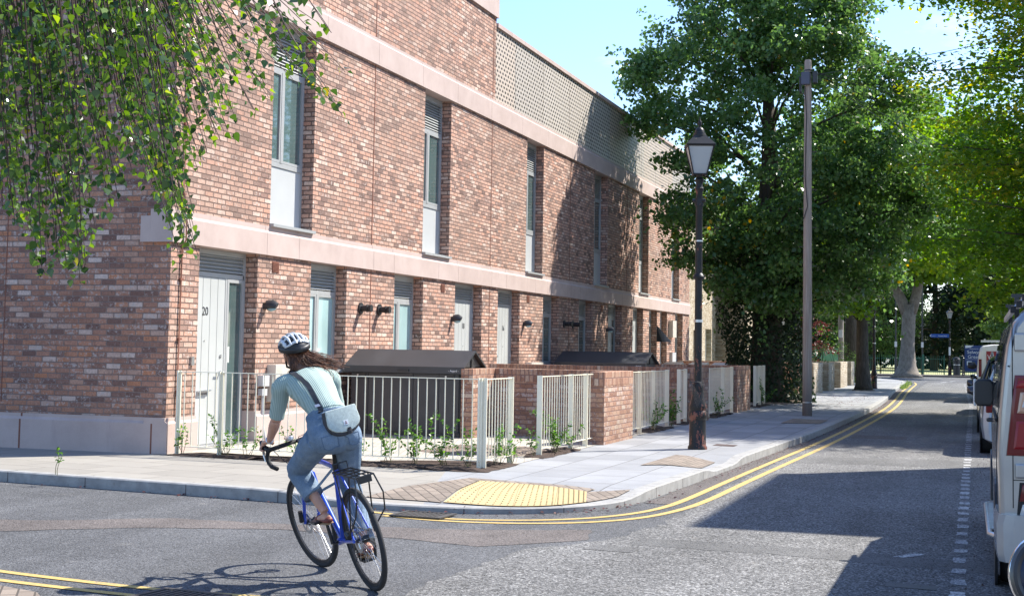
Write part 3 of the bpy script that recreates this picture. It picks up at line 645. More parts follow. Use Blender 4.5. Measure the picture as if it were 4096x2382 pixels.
def door(kind, a, b, num, leaf_first, lab):
    top = 2.40; f = MB(); a += .004; b -= .004
    framebox(f, XF - .06, XF, a, b, .045, 2.796, .07); f.box(XF - .06, XF, a + .045, b - .045, top + .005, top + .07)
    if leaf_first: l0, l1 = a + .05, a + 1.07; s0, s1 = l1 + .05, b - .05
    else: l1, l0 = b - .05, b - 1.07; s0, s1 = a + .05, l0 - .05
    mm = (l1 + s0) / 2 if leaf_first else (l0 + s1) / 2; f.box(XF - .06, XF, mm - .025, mm + .025, .09, top + .005)
    framebox(f, XF - .04, XF + .004, s0, s1, .095, top, .05)
    fo = f.build('door_surround', 'frame', terr)
    g = MB(); g.box(XF - .035, XF - .02, s0 + .05, s1 - .05, .14, top - .05); g.build('sidelight', 'glass', fo)
    g = MB(); louvre(g, XF - .01, a + .045, b - .045, top + .07, 2.726); g.build('louvre', 'louvre', fo)
    g = MB(); g.box(XF - .09, XF - .065, a + .04, b - .04, .06, 2.74); g.build('backing', 'frame', fo)
    g = MB(); g.box(XF - .03, FX + .03, a, b, .0, .04); g.build('threshold', 'steel', fo)
    # boarded leaf
    g = MB(); n = 5; wd = (l1 - l0) / n
    for i in range(n): g.box(XF - .05, XF - .006, l0 + i * wd + (.006 if i else 0), l0 + (i + 1) * wd - (.006 if i < n - 1 else 0), .09, top)
    g.box(XF - .052, XF - .014, l0, l1, .09, top)
    d = g.build('door', 'door', terr, label=lab)
    hy = l1 - .09 if leaf_first else l0 + .09
    g = MB(); g.lathe([(.026, 0), (.026, .012), (.012, .015), (.012, .05)], (XF - .006, hy, 1.05), 12, (1, 0, 0)); g.obox((XF + .045, hy + (-.06 if leaf_first else .06), 1.05), (.008, 0, 0), (0, .07, 0), (0, 0, .01))
    g.lathe([(.028, 0), (.028, .01), (.01, .014)], (XF - .006, hy, 1.28), 12, (1, 0, 0)); g.build('handle', 'steel', d, autos=40)
    c = (l0 + l1) / 2
    g = MB(); g.box(XF - .006, XF + .01, c - .19, c + .11, .74, .8); g.obox((XF + .03, c - .04, .79), (.028, 0, .012), (0, .14, 0), (-.002, 0, .006)); g.build('letter_plate', 'steel', d)
    if num: text('house_number', num, .17, (XF - .003, c - .03, 1.86), 'blackmetal', d)
    g = MB(); g.lathe([(.012, 0), (.012, .01)], (XF - .006, c - .03, 1.5), 8, (1, 0, 0)); g.build('door_viewer', 'steel', d)
    for z in (.35, 1.25, 2.1): g = MB(); g.box(XF - .006, XF + .012, (l0 if leaf_first else l1) - .012, (l0 if leaf_first else l1) + .012, z, z + .1); g.build('hinge', 'greypl', d)
DR = {'door20': ('20', True, 'pale grey boarded front door numbered 20'), 'door18': ('18', False, 'pale grey boarded front door numbered 18'), 'door16': ('16', False, 'pale grey boarded front door numbered 16'),
      'door14': ('', True, 'pale grey boarded front door in tree shade'), 'doorx': ('', False, None), 'doory': ('', True, None)}
for k, a, b in GF:
    if k == 'win': window(a + .004, b - .004, SILL + .04, 2.30, 2.80, b < 26)
    else:
        num, lf, lab = DR[k]; door(k, a, b, num, lf, lab) if lab else door(k, a, b, '', lf, 'pale grey entrance door near the far end')
# ---- fittings fixed to the facade
def fitting(name, mat, fn, label=None, smooth=40):
    g = MB(); fn(g); return g.build(name, mat, terr, autos=smooth, label=label)
def bulk(y, z):
    o = fitting('wall_light', 'blackmetal', lambda g: (g.obox((FX + .03, y, z), (.03, 0, 0), (0, .055, 0), (0, 0, .045)), g.tube([(FX + .03, y, z + .03), (FX + .12, y + .01, z + .035), (FX + .2, y + .015, z + .01)], [(.075, .05), (.085, .05), (.055, .03)], 12)))
    g = MB(); g.tube([(FX + .06, y, z - .02), (FX + .12, y + .008, z - .03), (FX + .18, y + .012, z - .025)], [(.05, .02), (.065, .035), (.04, .02)], 12); g.build('lens', 'frost', o, smooth=True)
for y in (18.79, 26.70, 31.45, 39.23): bulk(y, 2.03)
def flue(y, z):
    fitting('flue', 'blackmetal', lambda g: g.lathe([(.10, 0), (.10, .03), (.055, .035), (.055, .13), (.068, .13), (.068, .15), (.05, .15), (.05, .18), (.064, .18), (.064, .22)], (FX, y, z), 16, (1, 0, 0)))
for y in (22.22, 23.02, 34.84, 35.64): flue(y, 2.11)
for y in (19.1, 26.15, 31.76, 38.66):
    g = MB(); g.box(FX - .01, FX + .004, y - .11, y + .11, 2.55, 2.72); o = g.build('air_vent', 'joint', terr, label='terracotta louvred air brick')
    g = MB()
    for k in range(8): g.box(FX + .004, FX + .012, y - .1, y + .1, 2.56 + k * .0195, 2.57 + k * .0195)
    g.build('vent_slats', 'joint', o)
g = MB(); g.box(FX, FX + .15, 18.92, 19.4, .60, 1.16); o = g.build('meter_box', 'beige', terr, bevel=.008, label='beige meter box beside door 20')
g = MB(); g.box(FX, FX + .09, 18.64, 18.84, .84, 1.0); g.box(FX, FX + .07, 18.67, 18.82, .7, .8); g.tube([(FX + .03, 18.75, .7), (FX + .03, 18.76, .3), (FX + .07, 18.8, .05)], .02, 8); g.build('cable_box', 'greypl', terr)
g = MB(); g.box(FX, FX + .15, 31.66, 32.6, .55, 1.13); g.build('meter_box', 'beige', terr, bevel=.008, label='pale meter box half hidden behind the garden wall')
g = MB(); g.box(FX, FX + .16, 47.75, 48.35, 1.92, 2.5); g.build('meter_box', 'beige', terr, bevel=.008, label='beige cabinet on the far pier')
g = MB(); g.box(FX, FX + .1, 48.0, 48.6, 1.0, 1.4); g.build('wall_sign', 'greypl', terr)
g = MB(); g.box(FX, FX + .03, 16.73, 16.8, 1.16, 1.28); g.build('intercom', 'steel', terr)
fitting('canopy_lamp', 'blackmetal', lambda g: g.add([(FX, 45.9, 2.3)] + [(FX + .42 * math.sin(k * PI / 12), 46.1 - .22 * math.cos(k * PI / 6), 1.75) for k in range(13)], [(0, k, k + 1) for k in range(1, 13)] + [tuple(range(1, 14))]))
fitting('lightning_cable', 'joint', lambda g: g.tube([(FX + .02, 16.42, 8.7), (FX + .02, 16.42, 6.99), (FX + .075, 16.42, 6.88), (FX + .075, 16.42, 6.5), (FX + .02, 16.42, 6.4), (FX + .02, 16.42, 3.3), (FX + .075, 16.42, 3.14), (FX + .075, 16.42, 2.84), (FX + .02, 16.42, 2.74), (FX + .02, 16.40, .50), (FX + .08, 16.40, .40), (FX + .08, 16.40, .05)], [(.018, .008)] * 12, 6, flat=(0, 1, 0)), 'brown cable clipped up the corner of the facade')
for z in (5.6, 4.4, 3.45, 2.3, 1.5, .8):
    g = MB(); g.box(FX, FX + .035, 16.38, 16.46, z, z + .03); g.build('cable_clip', 'joint', terr)
# ================================================================== GARDEN WALLS
def gwall(parts, label, name='garden_wall', h=1.12, mat='brick_wall', cop='brick_soldier', group='low brick garden walls'):
    x0, x1, y0, y1 = parts[0]; t = thing(name, label, 'wall', ((x0 + x1) / 2, (y0 + y1) / 2, 0), group)
    for i, (a, b, c, d) in enumerate(parts):
        g = MB(); g.box(a, b, c, d, -.05, h - .215); g.build('brickwork', mat, t)
        g = MB(); g.box(a - .004, b + .004, c - .004, d + .004, h - .215, h); g.build('coping', cop, t, bevel=.008)
    return t
FXL = -5.48
gwall([(FXL - .225, FXL, 21.05, 22.95), (-7.75, FXL - .232, 22.45, 22.67), (-7.95, -7.757, 21.35, 22.67), (-10.1, -7.957, 22.45, 22.67)], 'low red brick wall beside the near bike shed, its broad pier facing the pavement')
gwall([(FXL - .225, FXL, 28.3, 29.9), (-10.1, FXL - .232, 28.86, 29.08)], 'low red brick wall directly behind the near street lamp, running back to the terrace')
gwall([(FXL - .225, FXL - .05, 33.97, 36.0), (-10.1, FXL - .232, 35.2, 35.42)], 'low red brick wall dappled by tree shade, beside the second bike shed')
gwall([(-10.3, -6.0, 50.0, 50.25)], 'low red brick wall facing the camera between the ivy tree and the telegraph pole', mat='brick_far', cop='brick_far')
for i, (a, b, lab) in enumerate([(50.7, 53.7, 'shaded yellow brick pier wall next to the telegraph pole'), (56.0, 58.3, 'second yellow brick pier wall beyond the telegraph pole, its top overhung by a bush'), (61.0, 64.2, 'third yellow brick pier wall beyond the telegraph pole'), (66.2, 68.0, 'farthest yellow brick pier wall, next to the dark tree trunk')]):
    gwall([(-5.8, -5.55, a, b), (-7.2, -5.805, a, a + .23)], lab, mat='brick_yellow', cop='brick_yellow', group='yellow brick pier walls', h=1.1)

# ================================================================== RAILINGS
barm = {}
def railing(p0, p1, posts, label, gap=.115, h=1.1, rails=(0.11, 1.085), flat='x'):
    p0, p1 = Vector(p0), Vector(p1); d = (p1 - p0); Ln = d.length; d.normalize(); n = Vector((-d.y, d.x))
    t = thing('metal_railing', label, 'railing', (p0.x, p0.y, 0), 'cream metal railings')
    def P(s, z): q = p0 + d * s; return Vector((q.x, q.y, z))
    D = Vector((d.x, d.y, 0)); N_ = Vector((n.x, n.y, 0))
    for z in rails: g = MB(); g.obox(P(Ln / 2, z), D * Ln / 2, N_ * .02, (0, 0, .005)); g.build('rail', 'fence', t)
    for s in posts:
        g = MB(); g.obox(P(s, h / 2), D * .008, N_ * .038, (0, 0, h / 2)); g.obox(P(s + .018, h / 2), D * .018, N_ * .008, (0, 0, h / 2)) if flat == 'x' else g.obox(P(s, h / 2), D * .035, N_ * .008, (0, 0, h / 2)); g.build('post', 'fence', t)
    nb = int(Ln / gap)
    if 'bar' not in barm:
        g = MB(); g.tube([(0, 0, 0), (0, 0, rails[1] - rails[0] - .01)], .0075, 8); o = g.build('bar', 'fence'); barm['bar'] = o.data; bpy.data.objects.remove(o)
    for k in range(1, nb):
        s = k * Ln / nb
        if any(abs(s - q) < .03 for q in posts): continue
        o = bpy.data.objects.new('bar', barm['bar']); COL.objects.link(o); o.parent = t; q = P(s, rails[0] + .005); o.location = q - wloc(t)
railing((-10.04, 16.22), (-5.68, 15.97), [0.03, .68, 4.34], 'cream metal railing facing the camera across the corner garden, behind the cyclist', .121)
railing((-5.66, 15.99), (-5.66, 17.06), [0.01, 1.03], 'short cream railing return at the corner of the first garden', .105)
railing((-5.66, 18.26), (-5.66, 20.98), [.01, 1.55, 2.35], 'cream railing along the pavement before the first brick pier', .118)
railing((-5.66, 23.0), (-5.66, 26.52), [.01, 1.2, 2.3, 3.5], 'cream railing between the first brick pier and the street lamp', .118)
railing((-5.66, 27.6), (-5.66, 28.28), [.01, .66], 'narrow cream railing just left of the near street lamp', .118)
railing((-5.66, 30.75), (-5.66, 33.95), [.01, 1.9, 3.17], 'cream railing just right of the near street lamp', .118)
railing((-5.66, 37.6), (-5.66, 39.3), [.01, .9, 1.67], 'farthest cream railing, beside the ivy covered tree', .118)

# ================================================================== BIKE SHEDS
def shed(x0, x1, y0, y1, label):
    t = thing('bike_shed', label, 'bike shed', ((x0 + x1) / 2, (y0 + y1) / 2, 0), 'grey metal bike sheds')
    e = 1.14; r = 1.38; ym = (y0 + y1) / 2
    g = MB(); g.box(x0 + .03, x1 - .03, y0 + .03, y1 - .03, .0, e - .02); g.build('body', 'shed', t)
    g = MB(); o = .06
    for s, (ya, za, yb, zb) in enumerate(((y0 - o, e - .03, ym, r), (ym, r, y1 + o, e - .03))):
        g.add([(x0 - o, ya, za), (x1 + o, ya, za), (x1 + o, yb, zb), (x0 - o, yb, zb), (x0 - o, ya, za + .03), (x1 + o, ya, za + .03), (x1 + o, yb, zb + .03), (x0 - o, yb, zb + .03)],
              [(0, 1, 2, 3), (7, 6, 5, 4), (0, 4, 5, 1), (1, 5, 6, 2), (3, 2, 6, 7), (0, 3, 7, 4)])
    g.box(x0 - o, x1 + o, y0 - o - .004, y0 - o + .02, e - .11, e - .001)
    g.build('roof', 'shed', t)
    g = MB()
    for x in (x1 - .028, x0 + .002): g.add([(x, y0 + .04, e), (x, y1 - .04, e), (x, ym, r - .01), (x + .02, y0 + .04, e), (x + .02, y1 - .04, e), (x + .02, ym, r - .01)], [(0, 1, 2), (5, 4, 3), (0, 3, 4, 1), (1, 4, 5, 2), (2, 5, 3, 0)])
    g.build('gable_panel', 'shed', t)
    g = MB(); g.box(x1 - .005, x1 + .012, ym - .06, ym + .06, e - .02, r - .03); g.build('gable_strip', 'blackmetal', t)
    w = (x1 - x0)
    for k, (a, b) in enumerate(((x0 + .05, x0 + .35), (x0 + .358, x0 + w / 2 + .15), (x0 + w / 2 + .158, x1 - .4), (x1 - .392, x1 - .05))):
        g = MB(); g.box(a, b, y0 + .005, y0 + .028, .07, e - .12); dd = g.build('door', 'shed', t, bevel=.004)
    for a in (x0 + .14, x1 - .3):
        g = MB(); g.box(a, a + .17, y0 - .012, y0 + .004, .93, 1.02); o_ = g.build('lock_plate', 'blackmetal', t)
        g = MB(); g.obox((a + .03, y0 - .018, .975), (.013, 0, 0), (0, .006, 0), (0, 0, .022)); g.build('padlock', 'steel', o_)
    g = MB(); g.box(x0 + w / 2 - .1, x0 + w / 2 + .1, y0 - o - .03, y0 - o - .005, e - .08, e - .05); g.build('handle', 'blackmetal', t)
    text('lettering', '- Asgard -', .045, (x1 - .12, y0 - o - .008, e - .075), 'white_flat', t, '-y')
M['white_flat'] = plain('white lettering', (.75, .75, .75), .6, 0, .02)
shed(-9.98, -7.97, 21.42, 22.4, 'large dark grey metal bike shed with a pitched roof behind the front railing')
shed(-9.95, -7.75, 33.55, 34.95, 'farther dark grey bike shed, only its roof showing above the brick walls')
# black wheelie bins by the far walls
def bin_(x, y, label, c='blackmetal'):
    t = thing('wheelie_bin', label, 'bin', (x, y, 0), 'black wheelie bins')
    g = MB(); rr = []
    for z, s in ((.08, .24), (.9, .29), (.98, .3)): rr.append([(x - s, y - s * 1.15, z), (x + s, y - s * 1.15, z), (x + s, y + s * 1.15, z), (x - s, y + s * 1.15, z)])
    g.grid(rr, close=True); g.add(rr[0], [(0, 1, 2, 3)]); g.build('body', c, t, bevel=0)
    g = MB(); g.add([(x - .32, y - .37, .98), (x + .32, y - .37, .98), (x + .32, y + .36, .98), (x - .32, y + .36, .98), (x - .3, y - .36, 1.02), (x + .3, y - .36, 1.02), (x + .27, y + .3, 1.10), (x - .27, y + .3, 1.10)], [(0, 3, 2, 1), (4, 5, 6, 7), (0, 1, 5, 4), (1, 2, 6, 5), (2, 3, 7, 6), (3, 0, 4, 7)]); g.build('lid', c, t, bevel=.01)
    for dx in (-.22, .22): g = MB(); g.lathe([(.1, -.03), (.1, .03)], (x + dx, y + .3, .1), 12, (1, 0, 0)); g.build('wheel', 'blackmetal', t)
for x, y, l in ((-9.5, 45.4, 'black wheelie bin farthest left behind the second bike shed'), (-8.7, 45.6, 'black wheelie bin, middle one behind the second bike shed'), (-7.9, 45.3, 'black wheelie bin nearest the ivy tree')): bin_(x, y, l)
for x, y, l in ((-6.25, 55.0, 'black bin lid showing between the first two yellow pier walls'),): bin_(x, y, l)

# ================================================================== STREET LAMP
def lampmat():
    t = NT('black lamp paint chipped to rust primer'); o = t.obj(); S = t.sep(o)
    low = t.sstep(S[2], 2.6, .3)
    ch = t.sstep(t.math('ADD', t.noise(t.comb(t.math('MULTIPLY', S[0], 1.), S[1], t.math('MULTIPLY', S[2], .45)), 9, 6, .75), t.math('MULTIPLY', low, .07)), .62, .64)
    c = t.mix(ch, t.mix(t.noise(o, 5, 5), (.010, .010, .011), (.028, .028, .028)), (.20, .075, .05)); t.bump(t.math('SUBTRACT', 1, ch), .5, .004)
    return t.fin(c, .42, .0, .3)
M['lamp'] = lampmat(); M['lampglass'] = glassmat('milky lamp glass', (.42, .43, .42), .25, .5, .2)
def street_lamp(x, y, label):
    t = thing('street_lamp', label, 'street lamp', (x, y, 0), 'heritage street lamps')
    c = (x, y, 0)
    g = MB(); g.lathe([(.145, 0), (.145, .035), (.128, .06), (.122, .44), (.13, .45), (.142, .47), (.142, .53), (.13, .56), (.118, .58), (.13, .62), (.125, .66), (.10, .74), (.088, .82), (.08, .9), (.085, .93), (.075, .97), (.06, 1.0)], c, 20); g.build('base', 'lamp', t, autos=35)
    g = MB(); g.lathe([(.058, .99), (.056, 2.54), (.085, 2.56), (.09, 2.59), (.075, 2.62), (.056, 2.64), (.05, 3.86), (.062, 3.9), (.07, 3.93), (.05, 3.97), (.055, 4.02), (.075, 4.06), (.045, 4.1), (.05, 4.14)], c, 16); g.build('column', 'lamp', t, autos=35)
    g = MB(); g.lathe([(.07, 1.9), (.07, 1.94)], c, 14); g.lathe([(.058, 3.12), (.058, 3.14)], c, 14); g.build('collar', 'steel', t)
    g = MB(); g.lathe([(.068, 3.66), (.068, 3.78)], c, 12); g.tube([(x - .1, y - .02, 3.74), (x + .1, y - .02, 3.74)], .03, 8); g.build('bracket', 'lamp', t)
    a = math.radians(62)
    def sq(s, z): return [(x + s * 1.414 * math.cos(a + k * PI / 2), y + s * 1.414 * math.sin(a + k * PI / 2), z) for k in range(4)]
    g = MB(); g.grid([sq(.095, 4.15), sq(.19, 4.56)], close=True); gl = g.build('lantern_glass', 'lampglass', t)
    g = MB()
    p, q = sq(.1, 4.14), sq(.197, 4.57)
    for k in range(4): g.tube([p[k], q[k]], .011, 5); g.tube([p[k], p[(k + 1) % 4]], .014, 5); g.tube([q[k], q[(k + 1) % 4]], .015, 5)
    g.build('lantern_frame', 'lamp', t)
    g = MB(); rr = [sq(.215, 4.57), sq(.22, 4.59), sq(.09, 4.73)]; g.grid(rr, close=True); g.add(rr[0], [(0, 1, 2, 3)]); g.build('lantern_roof', 'lamp', t)
    g = MB(); g.lathe([(.105, 4.72), (.105, 4.745), (.095, 4.75), (.09, 4.78), (.075, 4.785), (.07, 4.82), (.05, 4.85), (.02, 4.87), (.018, 4.89), (.034, 4.92), (.03, 4.95), (.012, 4.98), (.004, 5.03)], c, 14); g.build('finial', 'lamp', t, autos=50)
    g = MB()
    for k in range(4): g.lathe([(.012, 4.11), (.018, 4.125), (.003, 4.14)], (q[k][0] * .5 + p[k][0] * .5, q[k][1] * .5 + p[k][1] * .5, 0), 6)
    return t
sl0 = street_lamp(-4.01, 20.98, 'old black street lamp with peeling paint standing on the pavement, nearest the camera')
copy_tree(sl0, (-4.19, 61.3, 0), 'black street lamp beside the dark tree trunk, partly hidden in leaves')
fl = copy_tree(sl0, (-1.98, 107.6, 0), 'distant street lamp at the end of the road carrying blue direction signs')
g = MB(); 
for k in range(6): g.tube([(-4.12 + k * .004, 20.88, 1.02), (-4.05 + k * .018, 20.83, .8), (-3.99 + k * .01, 20.85, .62 + k * .02)],   .0025, 4)
g.tube([(-4.1, 20.87, 1.0), (-4.0, 20.86, 1.01), (-3.93, 20.9, 1.0)], .008, 5); g.build('tied_cables', 'iron', sl0)
M['signblue'] = plain('blue sign face', (.02, .09, .38), .4, 0, .05); M['signnavy'] = plain('navy sign face', (.02, .05, .17), .4, 0, .05)
for x0, x1, y, s in ((-2.95, -2.02, 107.5, 'Victoria Park'), (-3.28, -2.92, 107.44, 'Mile End')):
    g = MB(); g.prism([(0, 0), (1, 0)], 0, 1) if False else g.add([(x0 - .13, y, 2.87), (x0, y, 2.74), (x1, y, 2.74), (x1, y, 3.0), (x0, y, 3.0), (x0 - .13, y + .03, 2.87), (x0, y + .03, 2.74), (x1, y + .03, 2.74), (x1, y + .03, 3.0), (x0, y + .03, 3.0)],
        [(0, 1, 2, 3, 4), (9, 8, 7, 6, 5)] + [(i, (i + 1) % 5, 5 + (i + 1) % 5, 5 + i) for i in range(5)]); o = g.build('direction_sign', 'signblue', fl, label='blue fingerpost blade pointing left')
    text('lettering', s, .12 if x1 - x0 > .5 else .07, ((x0 + x1) / 2, y - .004, 2.82), 'white_flat', o, '-y')
    g = MB(); g.obox((x0 - .03, y - .005, 2.915), (.045, 0, .045), (0, .003, 0), (.012, 0, -.012)); g.obox((x0 - .03, y - .005, 2.825), (.045, 0, -.045), (0, .003, 0), (.012, 0, .012)); g.build('arrow', 'white_flat', o)
o = fl
g = MB(); g.obox((-1.98, 107.5, 1.75), (.07, 0, 0), (0, .01, 0), (0, 0, .3)); g.build('notice', 'white_flat', fl)

# ================================================================== TELEGRAPH POLES
def wood(): 
    t = NT('weathered pole timber'); S = t.sep(t.obj()); f = t.noise(t.comb(t.math('MULTIPLY', S[0], 30), t.math('MULTIPLY', S[1], 30), S[2]), 1.3, 6, .7); low = t.sstep(S[2], 1.2, .0)
    c = t.ramp(f, [(.3, (.25, .205, .165)), (.7, (.45, .395, .335))]); c = t.mix(t.math('MULTIPLY', low, .7), c, (.07, .06, .055)); t.bump(f, .4, .005); return t.fin(c, .9, 0, .15)
M['pole'] = wood(); M['bluebox'] = plain('blue grey plastic box', (.075, .085, .12), .5)
px, py = -3.80, 33.39
t = thing('telegraph_pole', 'tall grey wooden telegraph pole with junction boxes, on the pavement', 'telegraph pole', (px, py, 0), 'wooden telegraph poles')
g = MB(); g.lathe([(.115, -.02), (.112, .5), (.1, 4), (.083, 8.1), (.083, 8.36), (.07, 8.4)], (px, py, 0), 16); g.build('pole', 'pole', t, autos=40)
g = MB(); g.tube([(px - .06, py - .1, 7.75), (px - .02, py - .11, 7), (px - .05, py - .12, 5.6), (px + .01, py - .115, 4.9), (px - .04, py - .11, 4.75), (px - .08, py - .12, 4.6)], .012, 6); g.lathe([(.092, 8.13), (.092, 8.16)], (px, py, 0), 12); g.lathe([(.092, 8.07), (.1, 8.1)], (px, py, 0), 12); g.build('cable', 'blackmetal', t)
g = MB(); g.box(px - .14, px + .06, py - .2, py - .09, 7.78, 8.08); g.build('junction_box', 'bluebox', t, bevel=.02)
g = MB(); g.box(px + .12, px + .23, py - .15, py + .05, 7.82, 8.1); g.build('junction_box', 'blackmetal', t, bevel=.015)
g = MB(); g.box(px - .2, px - .145, py - .08, py + .1, 7.62, 8.0); g.build('junction_box', 'blackmetal', t, bevel=.015)
for k, z in enumerate((7.6, 7.1, 6.65, 6.2, 5.75, 5.3, 4.85, 4.4, 3.95, 3.5)):
    s = 1 if k % 2 else -1; g = MB(); g.tube([(px + s * .06, py, z), (px + s * .2, py - .01, z), (px + s * .2, py - .01, z + .02)], .009, 6); g.build('step', 'iron', t)
g = MB(); g.lathe([(.118, .3), (.118, .33)], (px, py, 0), 14); g.build('band', 'steel', t)
for k, (x, y, z) in enumerate([(7, 46, 8.6), (6, 38, 7.2), (6.5, 55, 7.6), (6, 62, 7.2), (7, 75, 7.0), (9, 30, 10.5)]):
    a, b = Vector((px + .1, py, 8.12 - .02 * k)), Vector((x, y, z)); P = [a.lerp(b, i / 12) - Vector((0, 0, .5 * math.sin(PI * i / 12))) for i in range(13)]
    g = MB(); g.tube(P, .008, 4); o = g.build('overhead_wire', 'blackmetal', at=tuple(a)); tag(o, 'thin black overhead wires fanning from the top of the tall telegraph pole', 'wire', 'overhead wires')
t = thing('telegraph_pole', 'second telegraph pole far down the street behind the yellow pier walls', 'telegraph pole', (-6.9, 76, 0), 'wooden telegraph poles')
g = MB(); g.lathe([(.16, -.02), (.12, 8), (.1, 8.1)], (-6.9, 76, 0), 12); g.build('pole', 'pole', t); g = MB(); g.box(-7.0, -6.8, 75.8, 75.83, 2.3, 2.7); g.build('plate', 'white_flat', t)

# ================================================================== FAR END: railings, signs, columns
M['green'] = plain('green railing paint', (.03, .13, .085), .45, 0, .15, 2); M['palegreen'] = plain('pale green painted board', (.16, .36, .2), .6)
def farfence(x0, x1, y, label):
    t = thing('park_railing', label, 'railing', (x0, y, 0), 'green park railings')
    for z in (.18, 1.15): g = MB(); g.box(x0, x1, y - .02, y + .02, z, z + .04); g.build('rail', 'green', t)
    g = MB(); x = x0 + .07
    while x < x1: g.add([(x - .012, y - .012, .02), (x + .012, y - .012, .02), (x + .012, y + .012, .02), (x - .012, y + .012, .02), (x - .012, y - .012, 1.36), (x + .012, y - .012, 1.36), (x + .012, y + .012, 1.36), (x - .012, y + .012, 1.36), (x, y, 1.43)], [(0, 1, 5, 4), (1, 2, 6, 5), (2, 3, 7, 6), (3, 0, 4, 7), (4, 5, 8), (5, 6, 8), (6, 7, 8), (7, 4, 8)]); x += .135
    g.build('bars', 'green', t)
    x = x0
    while x <= x1 + .01: g = MB(); g.box(x - .035, x + .035, y - .035, y + .035, 0, 1.45); g.build('post', 'green', t); x += (x1 - x0) / max(1, round((x1 - x0) / 2.7))
farfence(-22, -7, 109.3, 'green park railing left of the big plane tree'); farfence(-7, -2.4, 109.3, 'green park railing behind and right of the big plane tree'); farfence(-1.3, 9, 109.3, 'green park railing to the right of the distant lamp')
def gate():
    t = thing('park_gate', 'green metal park gate standing in the railing left of the distant lamp', 'gate', (-4.9, 108.7, 0))
    for x in (-5.2, -3.9): g = MB(); g.box(x - .06, x + .06, 108.6, 108.72, 0, 1.5); g.build('post', 'green', t)
    g = MB(); g.box(-5.14, -3.96, 108.64, 108.68, .15, .2); g.box(-5.14, -3.96, 108.64, 108.68, 1.2, 1.25)
    for k in range(9): g.box(-5.05 + k * .13, -5.03 + k * .13, 108.65, 108.67, .2, 1.2)
    g.build('leaf', 'green', t)
gate()
t = thing('park_sign', 'navy park name board with white lettering beyond the parked vans', 'sign', (-.3, 108.4, 0))
g = MB(); g.box(-.95, .35, 108.4, 108.46, .3, 2.2); g.build('board', 'signnavy', t)
for x in (-.95, .3): g = MB(); g.box(x - .04, x + .04, 108.47, 108.55, 0, 2.3); g.build('post', 'blackmetal', t)
text('lettering', 'Selwyn\nGreen', .34, (-.3, 108.39, 1.6), 'white_flat', t, '-y'); text('lettering', 'Welcome to', .12, (-.3, 108.39, 1.92), 'white_flat', t, '-y')
g = MB(); g.box(-.8, -.45, 108.385, 108.395, .75, 1.05); g.box(-.9, .3, 108.385, 108.395, 1.17, 1.185); g.add([(-.9, 108.392, 2.2), (-.3, 108.392, 2.2), (-.55, 108.392, 2.05), (-.9, 108.392, 2.0)], [(0, 1, 2, 3)]); g.build('panel', 'white_flat', t)
for x, y, lab in ((-5.75, 106.9, 'slim black lamp column behind the plane tree, on its left'), (-3.95, 108.9, 'slim black lamp column just right of the plane tree')):
    t = thing('lamp_column', lab, 'lamp column', (x, y, 0), 'slim black lamp columns'); g = MB(); g.lathe([(.1, 0), (.1, 1), (.06, 1.1), (.05, 9)], (x, y, 0), 8); g.build('column', 'blackmetal', t)
    g = MB(); g.box(x - .09, x + .09, y - .1, y - .08, 2.0, 2.4); g.build('notice', 'white_flat', t); g = MB(); g.tube([(x, y, 9), (x + .5, y - .3, 9.15)], .09, 6); g.build('lamp_head', 'greypl', t)
t = thing('litter_bin', 'black litter bin beside the distant lamp', 'litter bin', (-1.5, 107.2, 0)); g = MB(); g.lathe([(.25, 0), (.25, .95), (.28, .97), (.28, 1.1)], (-1.5, 107.2, 0), 14); g.build('body', 'blackmetal', t, autos=40); g = MB(); g.lathe([(.29, 1.14), (.2, 1.3), (.02, 1.34)], (-1.5, 107.2, 0), 14); g.build('lid', 'blackmetal', t); g = MB(); g.lathe([(.27, .75), (.27, .8)], (-1.5, 107.2, 0), 14); g.build('band', 'steel', t)
g = MB(); g.lathe([(.09, 0), (.09, .1), (.07, .12), (.07, 1.2), (.1, 1.22), (.1, 1.27), (.07, 1.3), (.09, 1.36), (.05, 1.44)], (-1.05, 106.4, 0), 12); tag(g.build('bollard', 'blackmetal', at=(-1.05, 106.4, 0), autos=40), 'black cast iron bollard right of the litter bin', 'bollard')
t = thing('hoarding', 'pale green painted boards beyond the yellow pier walls', 'fence', (-7.4, 84, 0)); g = MB(); g.box(-8.6, -6.4, 84, 84.1, 0, 1.75); g.build('board', 'palegreen', t)
for x in (-8.6, -7.5, -6.4): g = MB(); g.box(x - .05, x + .05, 83.92, 84.0, 0, 1.85); g.build('post', 'palegreen', t)
t = thing('garden_fence', 'thin green fence on top of the yellow brick garden edge', 'fence', (-8.6, 84.0, 0))
for z in (.9, 1.6): g = MB(); g.box(-12, -8.7, 84, 84.04, z, z + .05); g.build('rail', 'palegreen', t)
for k in range(10): g = MB(); g.box(-12 + k * .36, -11.95 + k * .36, 83.97, 84, 0, 1.8); g.build('post', 'palegreen', t)

